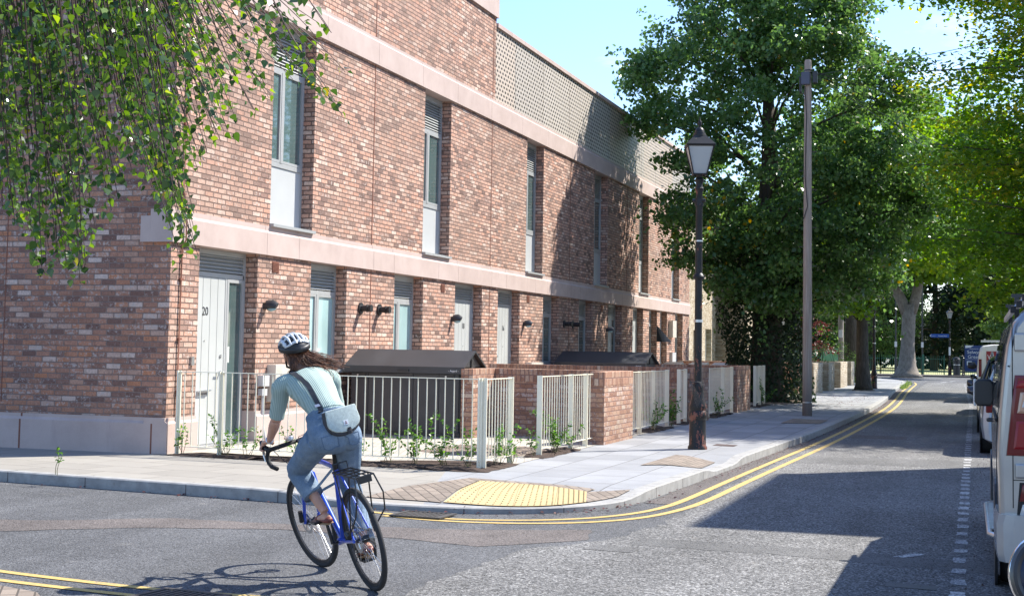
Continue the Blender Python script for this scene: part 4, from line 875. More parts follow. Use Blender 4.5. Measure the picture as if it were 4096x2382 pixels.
# yellow brick houses beyond the terrace
def yhouse(x, y0, y1, h, holes, label):
    t = thing('yellow_brick_house', label, 'house', (x, y0, 0), 'yellow brick houses')
    w_ = MB(); ys = sorted(set([y0, y1] + [v for q in holes for v in q[:2]])); zs = sorted(set([-.1, h] + [v for q in holes for v in q[2:4]]))
    wallgrid(w_, x, ys, zs, holes)
    for q in holes: reveals(w_, x, x - .3, q)
    w_.add([(x, y0, -.1), (x - 8, y0, -.1), (x - 8, y0, h), (x, y0, h)], [(0, 1, 2, 3)]); w_.add([(x, y1, -.1), (x - 8, y1, -.1), (x - 8, y1, h), (x, y1, h)], [(0, 1, 2, 3)])
    w_.build('wall', 'brick_yellow', t)
    g = MB(); g.box(x - 8, x - .31, y0 + .1, y1 - .1, 0, h - .1); g.build('inner_core', 'dark', t)
    g = MB(); g.add([(x + .3, y0 - .2, h - .05), (x + .3, y1 + .2, h - .05), (x - 4, y1 + .2, h + 2.2), (x - 4, y0 - .2, h + 2.2), (x - 8.3, y0 - .2, h - .05), (x - 8.3, y1 + .2, h - .05)], [(0, 1, 2, 3), (3, 2, 5, 4), (0, 3, 4), (1, 5, 2), (0, 4, 5, 1)]); g.build('roof', 'shed', t)
    for q in holes:
        g = MB(); framebox(g, x - .29, x - .22, q[0], q[1], q[2], q[3], .07); g.box(x - .29, x - .22, (q[0] + q[1]) / 2 - .03, (q[0] + q[1]) / 2 + .03, q[2] + .07, q[3] - .07); f = g.build('window' if q[2] > .5 else 'door', 'white_flat' if q[2] > .5 else 'door', t)
        g = MB(); g.box(x - .28, x - .26, q[0] + .07, q[1] - .07, q[2] + .07, q[3] - .07); g.build('pane', 'frost' if q[2] > .5 else 'panel', f)
    return t
yhouse(-10.9, 52.2, 61, 6.8, [(53.2, 54.6, .9, 2.4), (56, 57.2, 0, 2.3), (58.6, 60, .9, 2.4), (53.2, 54.6, 3.9, 5.4), (58.6, 60, 3.9, 5.4)], 'yellow brick house just past the red terrace, mostly behind the ivy tree')
yh = yhouse(-9.6, 61.5, 74, 6.8, [(63.5, 64.6, 0, 2.2), (66.2, 68.2, .9, 2.3), (70, 71.1, 0, 2.2), (66.2, 68.2, 3.8, 5.2)], 'sunlit yellow brick house with an arched doorway seen beside the telegraph pole')
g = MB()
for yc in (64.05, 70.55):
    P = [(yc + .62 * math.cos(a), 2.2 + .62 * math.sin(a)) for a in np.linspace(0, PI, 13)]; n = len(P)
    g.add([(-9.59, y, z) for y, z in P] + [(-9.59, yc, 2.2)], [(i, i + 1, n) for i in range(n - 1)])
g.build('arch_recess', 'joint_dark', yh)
# off-camera house across the road that throws the big shadow on the road
t = thing('house_opposite', 'brick house on the far side of the road, outside the picture, shading the road', 'house', (9, 23, 0))
g = MB(); g.box(5.0, 13, 20.5, 26.4, -.1, 11.9); g.build('wall', 'brick_yellow', t); g = MB(); g.box(4.95, 13.1, 20.45, 26.45, 11.9, 12.1); g.build('coping', 'stone', t)
for zz in (1, 4.2, 7.4):
    for yy in (21.4, 24.2): g = MB(); g.box(4.93, 5.02, yy, yy + 1.2, zz, zz + 1.8); f = g.build('window', 'frame', t); g = MB(); g.box(4.91, 4.93, yy + .08, yy + 1.12, zz + .08, zz + 1.72); g.build('pane', 'glass', f)
# ================================================================== VEGETATION
def unit(a): return a / np.maximum(np.linalg.norm(a, axis=1, keepdims=True), 1e-9)
SH = {'rhomb': np.array([(0, 0), (.42, .40), (1, 0), (.42, -.40)]), 'birch': np.array([(0, 0), (.12, .3), (.35, .42), (.68, .22), (1, 0), (.68, -.22), (.35, -.42), (.12, -.3)]),
      'oval': np.array([(0, 0), (.3, .36), (.7, .34), (1, 0), (.7, -.34), (.3, -.36)]), 'lance': np.array([(0, 0), (.3, .16), (.7, .12), (1, 0), (.7, -.12), (.3, -.16)]), 'lance2': np.array([(0, 0), (.3, .24), (.7, .2), (1, 0), (.7, -.2), (.3, -.24)]), 'fan': np.array([(0, 0), (.8, .5), (1, .15), (1, -.15), (.8, -.5)])}
def leaves(name, C, size, mat, parent=None, shape='rhomb', up=.5, down=.3, rnd=None, T=None, out=None, smooth=False):
    N = len(C); C = np.asarray(C, float); size = np.broadcast_to(size, (N,)) * rng.uniform(.7, 1.25, N)
    n = rng.normal(0, 1, (N, 3)); n[:, 2] += up * 2
    if out is not None: n += out
    n = unit(n)
    t = rng.normal(0, 1, (N, 3)) if T is None else np.asarray(T) + rng.normal(0, .35, (N, 3))
    t[:, 2] -= down * 2; t = unit(t - n * (t * n).sum(1, keepdims=True)); b = np.cross(n, t)
    S = SH[shape]; k = len(S)
    fold = np.abs(S[:, 1]) * .35 - S[:, 0] ** 2 * .12
    V = C[:, None, :] + size[:, None, None] * (t[:, None, :] * S[None, :, 0, None] + b[:, None, :] * S[None, :, 1, None] + n[:, None, :] * fold[None, :, None])
    off = wloc(parent) if parent is not None else Vector((0, 0, 0)); V = V.reshape(-1, 3) - np.array(off)
    me = bpy.data.meshes.new(name); me.vertices.add(N * k); me.vertices.foreach_set('co', V.ravel().astype(np.float32))
    me.loops.add(N * k); me.loops.foreach_set('vertex_index', np.arange(N * k, dtype=np.int32))
    me.polygons.add(N); me.polygons.foreach_set('loop_start', np.arange(0, N * k, k, dtype=np.int32))
    try: me.polygons.foreach_set('loop_total', np.full(N, k, dtype=np.int32))
    except Exception: pass
    me.update(calc_edges=True)
    at = me.attributes.new('rnd', 'FLOAT', 'FACE'); at.data.foreach_set('value', (rng.uniform(0, 1, N) if rnd is None else np.clip(rnd, 0, 1)).astype(np.float32))
    me.materials.append(M[mat]); o = bpy.data.objects.new(name, me); COL.objects.link(o)
    if parent is not None: o.parent = parent
    return o
M['leaf_lime'] = leafmat('linden leaves', [(0, (.045, .10, .032)), (.5, (.08, .165, .048)), (.8, (.15, .26, .075)), (.965, (.25, .36, .10)), (.975, (.36, .26, .02)), (1, (.42, .30, .02))], .4, .33, spec=.5)
M['leaf_ginkgo'] = leafmat('ginkgo leaves', [(0, (.08, .18, .025)), (.4, (.16, .28, .03)), (.6, (.28, .36, .035)), (.82, (.46, .44, .05)), (1, (.58, .48, .06))], .5, .5)
M['leaf_mid'] = leafmat('plane leaves', [(0, (.07, .16, .025)), (.5, (.14, .26, .035)), (.85, (.25, .36, .05)), (1, (.50, .45, .06))], .5, .5)
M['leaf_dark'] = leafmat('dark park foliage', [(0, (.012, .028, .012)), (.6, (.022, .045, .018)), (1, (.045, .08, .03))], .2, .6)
M['leaf_bright'] = leafmat('bright shrub leaves', [(0, (.05, .10, .025)), (.6, (.12, .2, .05)), (1, (.22, .30, .09))], .4, .5)
M['leaf_birch'] = leafmat('birch leaves', [(0, (.018, .045, .012)), (.45, (.05, .11, .018)), (.8, (.115, .21, .028)), (.985, (.20, .30, .04)), (1, (.36, .30, .03))], .45, .2, spec=.7)
M['leaf_jasmine'] = leafmat('climber leaves', [(0, (.035, .095, .02)), (.6, (.08, .2, .035)), (1, (.18, .34, .06))], .4, .35)
M['leaf_red'] = leafmat('red leaves', [(0, (.05, .02, .02)), (1, (.15, .05, .04))], .3, .5)
M['bark'] = barkmat('dark bark', (.045, .038, .03), (.12, .10, .08)); M['bark_plane'] = barkmat('mottled plane bark', (.15, .125, .10), (.30, .26, .22), 6, .6, .4); M['bark_pale'] = barkmat('pale bark', (.25, .23, .2), (.45, .42, .38))
M['twig'] = plain('brown twig', (.05, .03, .025), .7); M['stem'] = plain('green brown stem', (.10, .10, .04), .7)

def limb(g, a, b, r0, r1, sag=.0, n=6, wob=.08):
    a, b = Vector(a), Vector(b); L_ = (b - a).length; P = []
    for i in range(n + 1):
        t = i / n; p = a.lerp(b, t) + Vector((random.gauss(0, wob), random.gauss(0, wob), 0)) * L_ * .12 * math.sin(PI * t) + Vector((0, 0, sag * L_ * math.sin(PI * t))); P.append(p)
    g.tube(P, [r0 + (r1 - r0) * (i / n) for i in range(n + 1)], 7)
def crown_points(ells, ncl, clr, per, surf=.65, flat=.6, keep=None):
    """clump centres in a union of ellipsoids (cx,cy,cz,rx,ry,rz,weight), then leaves in each clump"""
    W = np.array([e[6] for e in ells]); W = W / W.sum(); ce = []
    while len(ce) < ncl:
        e = ells[rng.choice(len(ells), p=W)]; d = rng.normal(0, 1, 3); d /= np.linalg.norm(d); r = rng.uniform(0, 1) ** (1 / 3) if rng.uniform() > surf else rng.uniform(.82, 1.06)
        p = np.array(e[:3]) + d * np.array(e[3:6]) * r
        if keep is None or keep(p): ce.append(p)
    ce = np.array(ce); rad = clr * rng.uniform(.5, 1.35, ncl); cnt = (per * (rad / clr) ** 2).astype(int) + 4
    idx = np.repeat(np.arange(ncl), cnt); off = rng.normal(0, 1, (len(idx), 3)); off = unit(off) * (rng.uniform(0, 1, len(idx)) ** .55)[:, None]; off[:, 2] *= flat
    P = ce[idx] + off * rad[idx][:, None]; P[:, 2] -= (off[:, 0] ** 2 + off[:, 1] ** 2) * rad[idx] * .3
    tone = rng.uniform(0, 1, ncl)[idx] * .45 + rng.uniform(0, 1, len(idx)) * .55
    return ce, P, tone, off

# --- big ivy-clad linden
lx, ly = -6.0, 42.0
t = thing('linden_tree', 'big dark green linden tree with an ivy covered trunk in front of the terrace end', 'tree', (lx, ly, 0))
g = MB(); g.tube([(lx, ly, -.05), (lx, ly, .5), (lx + .05, ly, 2), (lx, ly, 4), (lx + .1, ly, 7), (lx, ly, 11)], [.75, .52, .45, .4, .26, .08], 14)
ce, P, tone, off = crown_points([(lx + .3, ly, 9.0, 4.0, 3.9, 4.4, 6), (lx + .7, ly, 5.7, 3.8, 4.0, 2.8, 4), (lx + .2, ly, 12.2, 2.7, 2.6, 1.9, 1.8), (lx + .6, ly - 1.5, 10.6, 2.6, 1.6, 1.8, 1.6), (lx - 2.3, ly - .5, 9.4, 2.0, 2.0, 1.5, .8), (lx - 1.3, ly, 4.7, 1.7, 2.0, 1.5, .6), (lx + 3.1, ly, 6.2, 1.9, 2.3, 2.8, 1.3), (lx + .8, ly - 1.8, 4.2, 2.7, 1.8, 1.3, 1.1)], 800, .56, 125, .6)
for i in rng.choice(len(ce), 46, replace=False):
    c = ce[i]; z0 = max(2.2, min(c[2] - 1.5, 9)); limb(g, (lx, ly, z0), c, .06, .015, .06)
g.build('trunk', 'bark', t, smooth=True)
nst = 90; q = []
for i in range(nst):   # stray twigs that break the outline
    c = ce[rng.integers(len(ce))]; d = c - np.array([lx, ly, 7.5]); d = d / np.linalg.norm(d); k = np.linspace(0, 1.15, 22)[:, None]; q.append(c + d * k + rng.normal(0, .08, (22, 3)) - np.array([0, 0, .25]) * k ** 2)
q = np.concatenate(q); P2 = np.concatenate([P, q]); tone = np.concatenate([tone, rng.uniform(.2, .9, len(q))])
tone = np.where(rng.uniform(0, 1, len(tone)) < .995, tone * .95, .99)
hue = (np.linalg.norm((P2 - np.array([lx - .8, ly - 3.5, 4.8])) / np.array([1.3, 1.5, 1.6]), axis=1) < 1) & (rng.uniform(0, 1, len(P2)) < .06); tone[hue] = .985
leaves('crown', P2, .125, 'leaf_lime', t, 'oval', .35, .55, tone)
k = 9500; a = rng.uniform(0, 2 * PI, k); z = rng.uniform(0, 1, k) ** 1.1 * 4.6; r = .78 + .16 * z ** .7 + .42 * np.exp(-z * 2.2) + rng.uniform(-.08, .28, k) + .12 * np.sin(z * 3 + a * 2)
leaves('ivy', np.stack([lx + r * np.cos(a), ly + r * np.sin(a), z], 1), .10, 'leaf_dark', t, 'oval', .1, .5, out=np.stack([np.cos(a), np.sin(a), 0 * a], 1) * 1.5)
# --- dark trunk tree farther on, yellowing lower leaves
t = thing('plane_tree', 'smaller street tree with a dark trunk and yellowing lower leaves', 'tree', (-4.36, 57.7, 0), 'plane trees')
g = MB(); g.tube([(-4.36, 57.7, -.05), (-4.36, 57.7, .25), (-4.4, 57.7, 1.2), (-4.4, 57.7, 3.2), (-4.3, 57.7, 5), (-4.3, 57.8, 7.5)], [.42, .32, .25, .22, .17, .06], 12)
ce, P, tone, off = crown_points([(-4.7, 57.7, 6.6, 2.6, 2.9, 2.2, 3), (-4.4, 57.7, 8.6, 2.5, 2.4, 2.0, 1.4), (-5.0, 57.0, 4.0, 1.1, 1.3, 1.0, .7)], 230, .55, 90, .5)
for i in rng.choice(len(ce), 22, replace=False): limb(g, (-4.36, 57.7, max(2.6, ce[i][2] - 1.6)), ce[i], .08, .012, .05)
g.build('trunk', 'bark', t, smooth=True); tone = tone * .85 + (P[:, 2] < 4.3) * .12; leaves('crown', P, .16, 'leaf_mid', t, 'oval', .4, .4, tone)
# --- great forked plane tree at the road end
x, y = -4.65, 100.0
t = thing('plane_tree', 'big grey forked plane tree in front of the park railing', 'tree', (x, y, 0), 'plane trees')
g = MB(); g.tube([(x, y, -.1), (x, y, .2), (x + .02, y, .7), (x + .05, y, 2), (x + .12, y, 3.8), (x + .15, y, 4.9)], [1.15, .82, .60, .46, .45, .5], 16)
g.tube([(x + .0, y, 4.3), (x - .45, y, 5.4), (x - 1.1, y, 6.4), (x - 2.2, y, 7.6), (x - 4, y, 10.0)], [.4, .36, .3, .22, .1], 10)
g.tube([(x + .3, y, 4.3), (x + .62, y, 5.4), (x + .85, y, 6.8), (x + 1.3, y + .5, 9), (x + 2.2, y, 13)], [.36, .34, .28, .2, .1], 10)
g.tube([(x - .9, y, 6.1), (x - .7, y + .4, 8), (x - .5, y + .6, 12)], [.24, .2, .1], 8)
ce, P, tone, off = crown_points([(x, y, 13.0, 8.5, 6.5, 5.4, 4), (x - 3, y - 2, 8.6, 4.2, 3.2, 2.0, 1.6), (x + 2.6, y - 2, 9.0, 3.6, 3, 2.2, 1.4), (x + 1, y - 2.5, 8.6, 3.5, 2, 1.6, .8)], 560, 1.15, 75, .5, keep=lambda p: p[2] > 6.9)
for i in rng.choice(len(ce), 26, replace=False): limb(g, (x + random.choice((-2.2, 1.4)), y, 9.6), ce[i], .14, .03, .05)
g.build('trunk', 'bark_plane', t, smooth=True); leaves('crown', P, .34, 'leaf_mid', t, 'oval', .4, .4, tone * .9)
# --- ginkgo over the road on the right
gx, gy = 5.0, 38.0
t = thing('ginkgo_tree', 'tall yellow green ginkgo tree overhanging the parked vehicles on the right', 'tree', (gx, gy, 0))
g = MB(); g.tube([(gx, gy, -.05), (gx, gy, 1), (gx, gy, 6), (gx - .1, gy, 12), (gx, gy, 17)], [.42, .32, .26, .16, .04], 10)
PP, TT = [], []
for i in range(460):
    z0 = rng.uniform(2.6, 16.5); a = rng.uniform(0, 2 * PI); env = 6.9 * max(0, 1 - ((z0 - 7.5) / 10.5) ** 2) ** .5 if z0 > 7.5 else 5.6 + (z0 - 2.6) * .26; Lb = env * rng.uniform(.7, 1.08)
    d = np.array([math.cos(a), math.sin(a), 0]); droop = rng.uniform(-.02, .22); m = 26; s = np.linspace(.18, 1, m)[:, None]
    sp = np.array([gx, gy, z0]) + d * Lb * s + np.array([0, 0, 1]) * (.18 * Lb * s - droop * Lb * s ** 2)
    tn = rng.uniform(.0, .85) ** 1.3 * (.55 if z0 < 5.2 else 1)
    if i % 3 == 0: limb(g, (gx, gy, z0), sp[-1], .05, .01, .0, 5)
    for c_ in sp:
        k = 16; o_ = rng.normal(0, 1, (k, 3)) * np.array([.42, .42, .17]); PP.append(c_ + o_ - np.array([0, 0, .1])); TT.append(np.clip(tn + rng.normal(0, .14, k), 0, 1))
P = np.concatenate(PP); tone = np.concatenate(TT)
g.build('trunk', 'bark', t, smooth=True); leaves('crown', P, .125, 'leaf_ginkgo', t, 'fan', .9, .2, tone)
# low leaf mass hanging left from a second tree behind it
t = thing('ginkgo_tree', 'second yellow green street tree behind the ginkgo, arching over the road', 'tree', (5.2, 62, 0), None)
g = MB(); g.tube([(5.2, 62, -.05), (5, 62, 3), (4.6, 62, 7), (4.2, 62, 12)], [.4, .32, .25, .05], 10)
ce, P, tone, off = crown_points([(3.6, 62, 8.2, 6.2, 5, 3.4, 3), (1.2, 61, 6.0, 3.6, 3.5, 1.8, 1.2), (4, 62, 12, 4.6, 4, 3, 1.5)], 330, .9, 95, .5, .45)
for i in rng.choice(len(ce), 26, replace=False): limb(g, (4.7, 62, max(3, ce[i][2] - 2.2)), ce[i], .1, .012, .05)
g.build('trunk', 'bark', t, smooth=True); leaves('crown', P, .19, 'leaf_ginkgo', t, 'oval', .7, .3, tone * .62)
# --- tree between linden and road end, left side
t = thing('street_tree', 'mid green street tree filling the gap behind the linden tree on the left pavement', 'tree', (-6.2, 74, 0))
g = MB(); g.tube([(-6.2, 74, -.05), (-6.2, 74, 4), (-6, 74, 8), (-6, 74, 12)], [.4, .28, .2, .05], 10)
ce, P, tone, off = crown_points([(-5.4, 74, 9.5, 5.6, 4.5, 3.6, 3), (-4.8, 74, 13, 4.2, 4, 2.4, 1)], 260, 1.0, 80, .5)
for i in rng.choice(len(ce), 18, replace=False): limb(g, (-6.1, 74, max(4, ce[i][2] - 2)), ce[i], .1, .012, .05)
g.build('trunk', 'bark', t, smooth=True); leaves('crown', P, .24, 'leaf_mid', t, 'oval', .4, .4, tone * .75)
# --- park trees behind the railing
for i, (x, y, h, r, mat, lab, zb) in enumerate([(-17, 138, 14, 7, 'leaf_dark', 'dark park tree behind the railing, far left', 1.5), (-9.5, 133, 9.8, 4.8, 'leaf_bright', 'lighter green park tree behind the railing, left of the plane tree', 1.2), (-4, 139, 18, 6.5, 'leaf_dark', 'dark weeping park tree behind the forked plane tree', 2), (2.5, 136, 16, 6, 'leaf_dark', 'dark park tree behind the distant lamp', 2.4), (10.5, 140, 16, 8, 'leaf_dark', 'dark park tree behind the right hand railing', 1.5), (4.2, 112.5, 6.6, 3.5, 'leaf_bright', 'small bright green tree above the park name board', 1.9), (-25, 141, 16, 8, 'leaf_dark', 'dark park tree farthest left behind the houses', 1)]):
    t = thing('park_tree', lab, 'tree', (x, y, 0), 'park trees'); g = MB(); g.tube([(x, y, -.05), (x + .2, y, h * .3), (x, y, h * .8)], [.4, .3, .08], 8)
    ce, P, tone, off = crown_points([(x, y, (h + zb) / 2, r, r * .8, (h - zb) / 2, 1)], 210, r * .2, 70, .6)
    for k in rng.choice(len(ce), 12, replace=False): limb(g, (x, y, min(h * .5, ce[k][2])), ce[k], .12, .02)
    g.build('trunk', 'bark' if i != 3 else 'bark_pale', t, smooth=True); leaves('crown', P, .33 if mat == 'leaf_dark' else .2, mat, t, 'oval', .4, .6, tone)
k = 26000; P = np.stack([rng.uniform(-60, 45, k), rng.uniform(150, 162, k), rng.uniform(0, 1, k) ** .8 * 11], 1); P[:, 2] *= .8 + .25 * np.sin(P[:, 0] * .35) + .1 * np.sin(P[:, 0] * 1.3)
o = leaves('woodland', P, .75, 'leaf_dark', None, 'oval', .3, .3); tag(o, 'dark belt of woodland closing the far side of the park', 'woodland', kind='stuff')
# --- shrubs over the yellow walls
def shrub(x, y, r, h, mat, label, n=900, z0=0, sz=.1, group='shrubs over the garden walls'):
    t = thing('shrub', label, 'shrub', (x, y, 0), group); g = MB()
    for k in range(9): a = rng.uniform(0, 2 * PI); limb(g, (x + rng.normal(0, .06), y + rng.normal(0, .06), 0), (x + r * .7 * math.cos(a), y + r * .7 * math.sin(a), z0 + (h - z0) * rng.uniform(.5, .95)), .02, .006)
    g.build('stems', 'twig', t); ce, P, tone, off = crown_points([(x, y, (h + z0) / 2, r, r, (h - z0) / 2, 1)], 40, r * .32, n // 40, .6); leaves('foliage', P, sz, mat, t, 'lance' if mat == 'leaf_bright' else 'oval', .6, .0, tone)
shrub(-7.1, 52.5, 1.0, 2.2, 'leaf_bright', 'bright leafy shrub above the old red wall, left of the telegraph pole', 1300)
shrub(-6.7, 57.0, .9, 2.3, 'leaf_bright', 'bright leafy shrub above the first two yellow piers', 1300)
shrub(-7.0, 62.8, 1.0, 2.9, 'leaf_red', 'dark red leaved shrub behind the yellow piers', 1100)
shrub(-6.3, 69.5, .8, 2.0, 'leaf_bright', 'bright shrub by the farthest yellow pier', 1100)
shrub(-7.9, 51.6, .8, 1.9, 'leaf_bright', 'bright shrub behind the red wall, beside the ivy trunk', 900)
shrub(-5.9, 72.8, .6, 1.5, 'leaf_bright', 'low green shrub at the pavement edge behind the dark trunk', 700)
shrub(-7.5, 66.5, .9, 3.2, 'leaf_mid', 'tall green climber mass beside the house wall', 900, .6)
# --- climbers on the railings
def climber(x, y, h, w, n, label, lean=0.):
    t = thing('climbing_plant', label, 'climbing plant', (x, y, 0), 'young climbing plants on the railings'); g = MB(); C, T = [], []
    for k in range(n):
        a = rng.uniform(0, 2 * PI); hh = 1.12 * h * rng.uniform(.45, 1); p = Vector((x + rng.normal(0, .03), y + rng.normal(0, .03), 0)); d = Vector((math.cos(a) * w * .4, math.sin(a) * w * .4, 1)); Pn = [p.copy()]
        m = max(5, int(hh / .05))
        for i in range(m):
            d += Vector((rng.normal(0, .16) + lean * .03, rng.normal(0, .16), -.006 * i)); d.normalize(); p = p + d * .05; Pn.append(p.copy())
            if i > 1:
                for q in range(3): C.append(tuple(p + Vector((rng.normal(0, .012), rng.normal(0, .012), rng.normal(0, .01))))); T.append((rng.normal(0, 1), rng.normal(0, 1), .4))
        g.tube(Pn, [.004 * (1 - .6 * i / len(Pn)) for i in range(len(Pn))], 4)
    g.build('stems', 'stem', t); leaves('foliage', np.array(C), .05, 'leaf_jasmine', t, 'lance2', .5, .0, T=np.array(T))
for x, y, h, w, n, lab in [(-9.95, 16.2, .55, .5, 5, 'small climber at the corner pier end of the long railing'), (-9.3, 16.2, .6, .9, 7, 'climber on the long railing in front of door 20'), (-8.9, 16.15, .35, .9, 4, 'low climber on the long railing, right of door 20'),
        (-8.2, 16.12, .5, .6, 5, 'climber on the long railing just left of the rider'), (-7.35, 16.08, .38, .5, 4, 'low climber just right of the rider'), (-6.95, 16.1, .72, .5, 6, 'tall thin climber on the long railing, first one clear of the rider'), (-6.55, 16.08, .55, .5, 7, 'bushy climber on the long railing, in front of the bike shed'),
        (-6.2, 16.08, .66, .4, 9, 'tallest bushy climber on the long railing, near its corner end'), (-5.85, 16.05, .5, .5, 7, 'climber at the corner post of the front railing'), (-5.68, 16.6, .58, .4, 9, 'climber on the short railing return'), (-5.6, 16.95, .15, 1.5, 5, 'low creeper sprawling on the paving by the short railing return'),
        (-5.7, 18.15, .4, .4, 4, 'slim climber left of the pavement railing end post'), (-5.62, 18.9, .75, .7, 11, 'large climber on the pavement railing before the first brick pier'), (-5.58, 19.6, .5, 1.3, 5, 'arching climber in the middle of the pavement railing'), (-5.62, 25.2, .8, .6, 10, 'climber on the railing left of the street lamp'), (-5.66, 26.9, .7, .5, 14, 'bushy climber in the gap between the railings by the street lamp'),
        (-5.6, 31.7, .8, .7, 12, 'climber on the railing right of the street lamp'), (-5.6, 38.6, .8, .5, 10, 'climber on the farthest railing beside the ivy tree'), (-4.2, 58.5, .5, .6, 5, 'weeds at the foot of the dark trunk')]:
    climber(x, y, h, w, n, lab)
climber(-9.62, 13.1, .36, .1, 2, 'tall thin weed growing from the kerb joint on the left')
k = 1500; s_ = rng.uniform(66, 79, k); o = leaves('kerb_weeds', np.stack([-3.3 - (s_ - 66) * .02 + rng.normal(0, .09, k), s_, RZ + np.abs(rng.normal(0, .06, k))], 1), .07, 'leaf_bright', None, 'lance', .2, -.6); tag(o, 'grass weeds growing along the far kerb', 'weeds', kind='stuff')
# fallen leaves in the gutter
C = []
for i in range(900):
    j = rng.integers(60, len(kp) - 60); p = kp[j] - nrm[j] * abs(rng.normal(0, .12))
    if p.y < 60: C.append((p.x, p.y, RZ + .02))
for i in range(700): C.append((rng.uniform(-7, -3.3), rng.uniform(38, 50), .01))
o = leaves('fallen_leaves', np.array(C), .035, 'leaf_red', None, 'oval', 3, 0); tag(o, 'brown fallen leaves in the gutter', 'leaf litter', kind='stuff')

# --- weeping birch overhead, top left
CAMV = Vector((0, 0, 1.47)); FXP = 5600.
def unproj(px, py, dist):   # picture pixel of the photograph to a point at that distance along the view axis
    r = RW @ Vector((px - 2048, -(py - 1017), -FXP)); return CAMV + r * (dist / FXP)
bt = thing('birch_tree', 'weeping birch branches hanging into the top left corner', 'tree', (-9.6, 5.2, 0))
xs = [0, 15, 45, 80, 100, 150, 200, 225, 260, 330, 380, 430, 470, 500, 540, 570, 600, 650, 700, 740, 790, 815, 850]
ys = [520, 500, 560, 640, 690, 655, 690, 600, 540, 400, 490, 560, 625, 400, 350, 300, 290, 250, 210, 190, 190, 255, 290]
C, T, R_ = [], [], []; g = MB(); tw = []
def strand(px0, px1, py1, dist, dens=1.):
    top = -random.uniform(60, 330); n = 18; dy = (py1 - top); pts = []
    w1, w2, ph = random.uniform(3, 12), random.uniform(.5, 1.4), random.uniform(0, 6)
    for i in range(n + 1):
        t = i / n; xx = px0 + (px1 - px0) * t ** 1.25 + w1 * math.sin(ph + t * 5 * w2); pts.append(unproj(xx * 1.626, (top + dy * t) * 1.626, dist - .5 * (1 - t)))
    g.tube(pts, [.0042 * (1 - .75 * i / n) + .0008 for i in range(n + 1)], 4, caps=False)
    Ls = sum((b - a).length for a, b in zip(pts[:-1], pts[1:])); m = int(Ls / .036 * dens)
    for k in range(m):
        t = (k + random.random()) / m; f = t * n; i = min(n - 1, int(f)); p = pts[i].lerp(pts[i + 1], f - i)
        a = random.uniform(0, 2 * PI); o_ = Vector((math.cos(a), math.sin(a), 0)) * random.uniform(.01, .055); C.append(tuple(p + o_ - Vector((0, 0, .015)))); T.append((math.cos(a) * .8, math.sin(a) * .8, -.5)); R_.append(random.random() ** 1.1)
for i in range(185):
    xe = random.uniform(0, 1) ** 1.15 * 850; yl_ = float(np.interp(xe, xs, ys)); u_ = random.random(); ye = yl_ * (1 - .75 * u_ ** 1.3) if i > 40 else yl_ * random.uniform(.93, 1.0)
    if xe > 560 and random.random() < .45: continue
    x0 = xe - random.uniform(10, 90) - xe * .22; strand(x0, xe, ye, random.uniform(6.6, 9.2), 1.1 if xe < 480 else .85)
for x in (8, 40, 70, 95, 120, 150, 175, 195, 205): strand(x - 50, x, float(np.interp(x, xs, ys)) * random.uniform(.9, 1.02), random.uniform(7, 8.2), 1.25)
for x0, x1, y1 in ((250, 482, 630), (230, 440, 655), (560, 848, 285), (520, 815, 250), (380, 590, 300), (330, 500, 395)): strand(x0, x1, y1, random.uniform(7.3, 8.4), 1.2)
g.build('twigs', 'twig', bt); leaves('foliage', np.array(C), .044, 'leaf_birch', bt, 'birch', .15, .45, np.array(R_), T=np.array(T))
g = MB(); g.tube([(-9.6, 5.2, -.1), (-9.5, 5.2, 1), (-9.4, 5.3, 4), (-9.2, 5.5, 7.5), (-9, 5.6, 11)], [.26, .2, .17, .12, .05], 12); g.build('trunk', 'bark_pale', bt, smooth=True)
g = MB()
for px_, py_, d_ in ((60, -260, 7.6), (220, -330, 8), (420, -300, 8), (640, -330, 8), (120, -200, 7.2)):
    e = unproj(px_ * 1.626, py_ * 1.626, d_); limb(g, (-9.3, 5.4, 5.6), e, .05, .012, .12, 8)
a, b = unproj(-60, 520, 7.8), unproj(430, 250, 7.9); limb(g, a, b, .012, .005, .03, 8)
g.build('branch', 'bark', bt, smooth=True)
# ================================================================== VEHICLES
M['silver'] = carpaint('silver van paint', (.36, .365, .37), .7, .3); M['paleblue'] = carpaint('pale blue silver car paint', (.36, .43, .52)); M['darkcar'] = carpaint('dark grey car paint', (.035, .037, .042), .4, .25, (.12, .11, .1)); M['whitevan'] = carpaint('white van paint', (.72, .72, .70), 0, .35)
M['carglass'] = glassmat('dark car glass', (.012, .016, .02), .03, .8, 1.); M['tyre'] = plain('tyre rubber', (.025, .025, .026), .85, 0, .2, 20, .3, 90); M['redlens'] = glassmat('red lamp lens', (.13, .004, .007), .18, .4, .25); M['amberlens'] = glassmat('smoked indicator lens', (.45, .26, .17), .15, .6, .8); M['clearlens'] = glassmat('clear lamp lens', (.55, .55, .54), .12, .7, .8)
M['redpanel'] = plain('red printed panel', (.28, .02, .03), .35, 0, .05); M['alu'] = plain('aluminium', (.6, .61, .62), .35, .85, .1); M['chrome'] = plain('chrome', (.8, .8, .8), .08, 1, .03); M['redbright'] = glassmat('inner red reflector', (.24, .006, .01), .3, .4, .2); M['darkglass'] = glassmat('mirror glass in reflection blue', (.01, .02, .05), .25, .3, .1); M['bumper'] = carpaint('silver bumper', (.36, .365, .365), .35, .4)  # darkglass: a blue reflection painted as the colour of the mirror glass
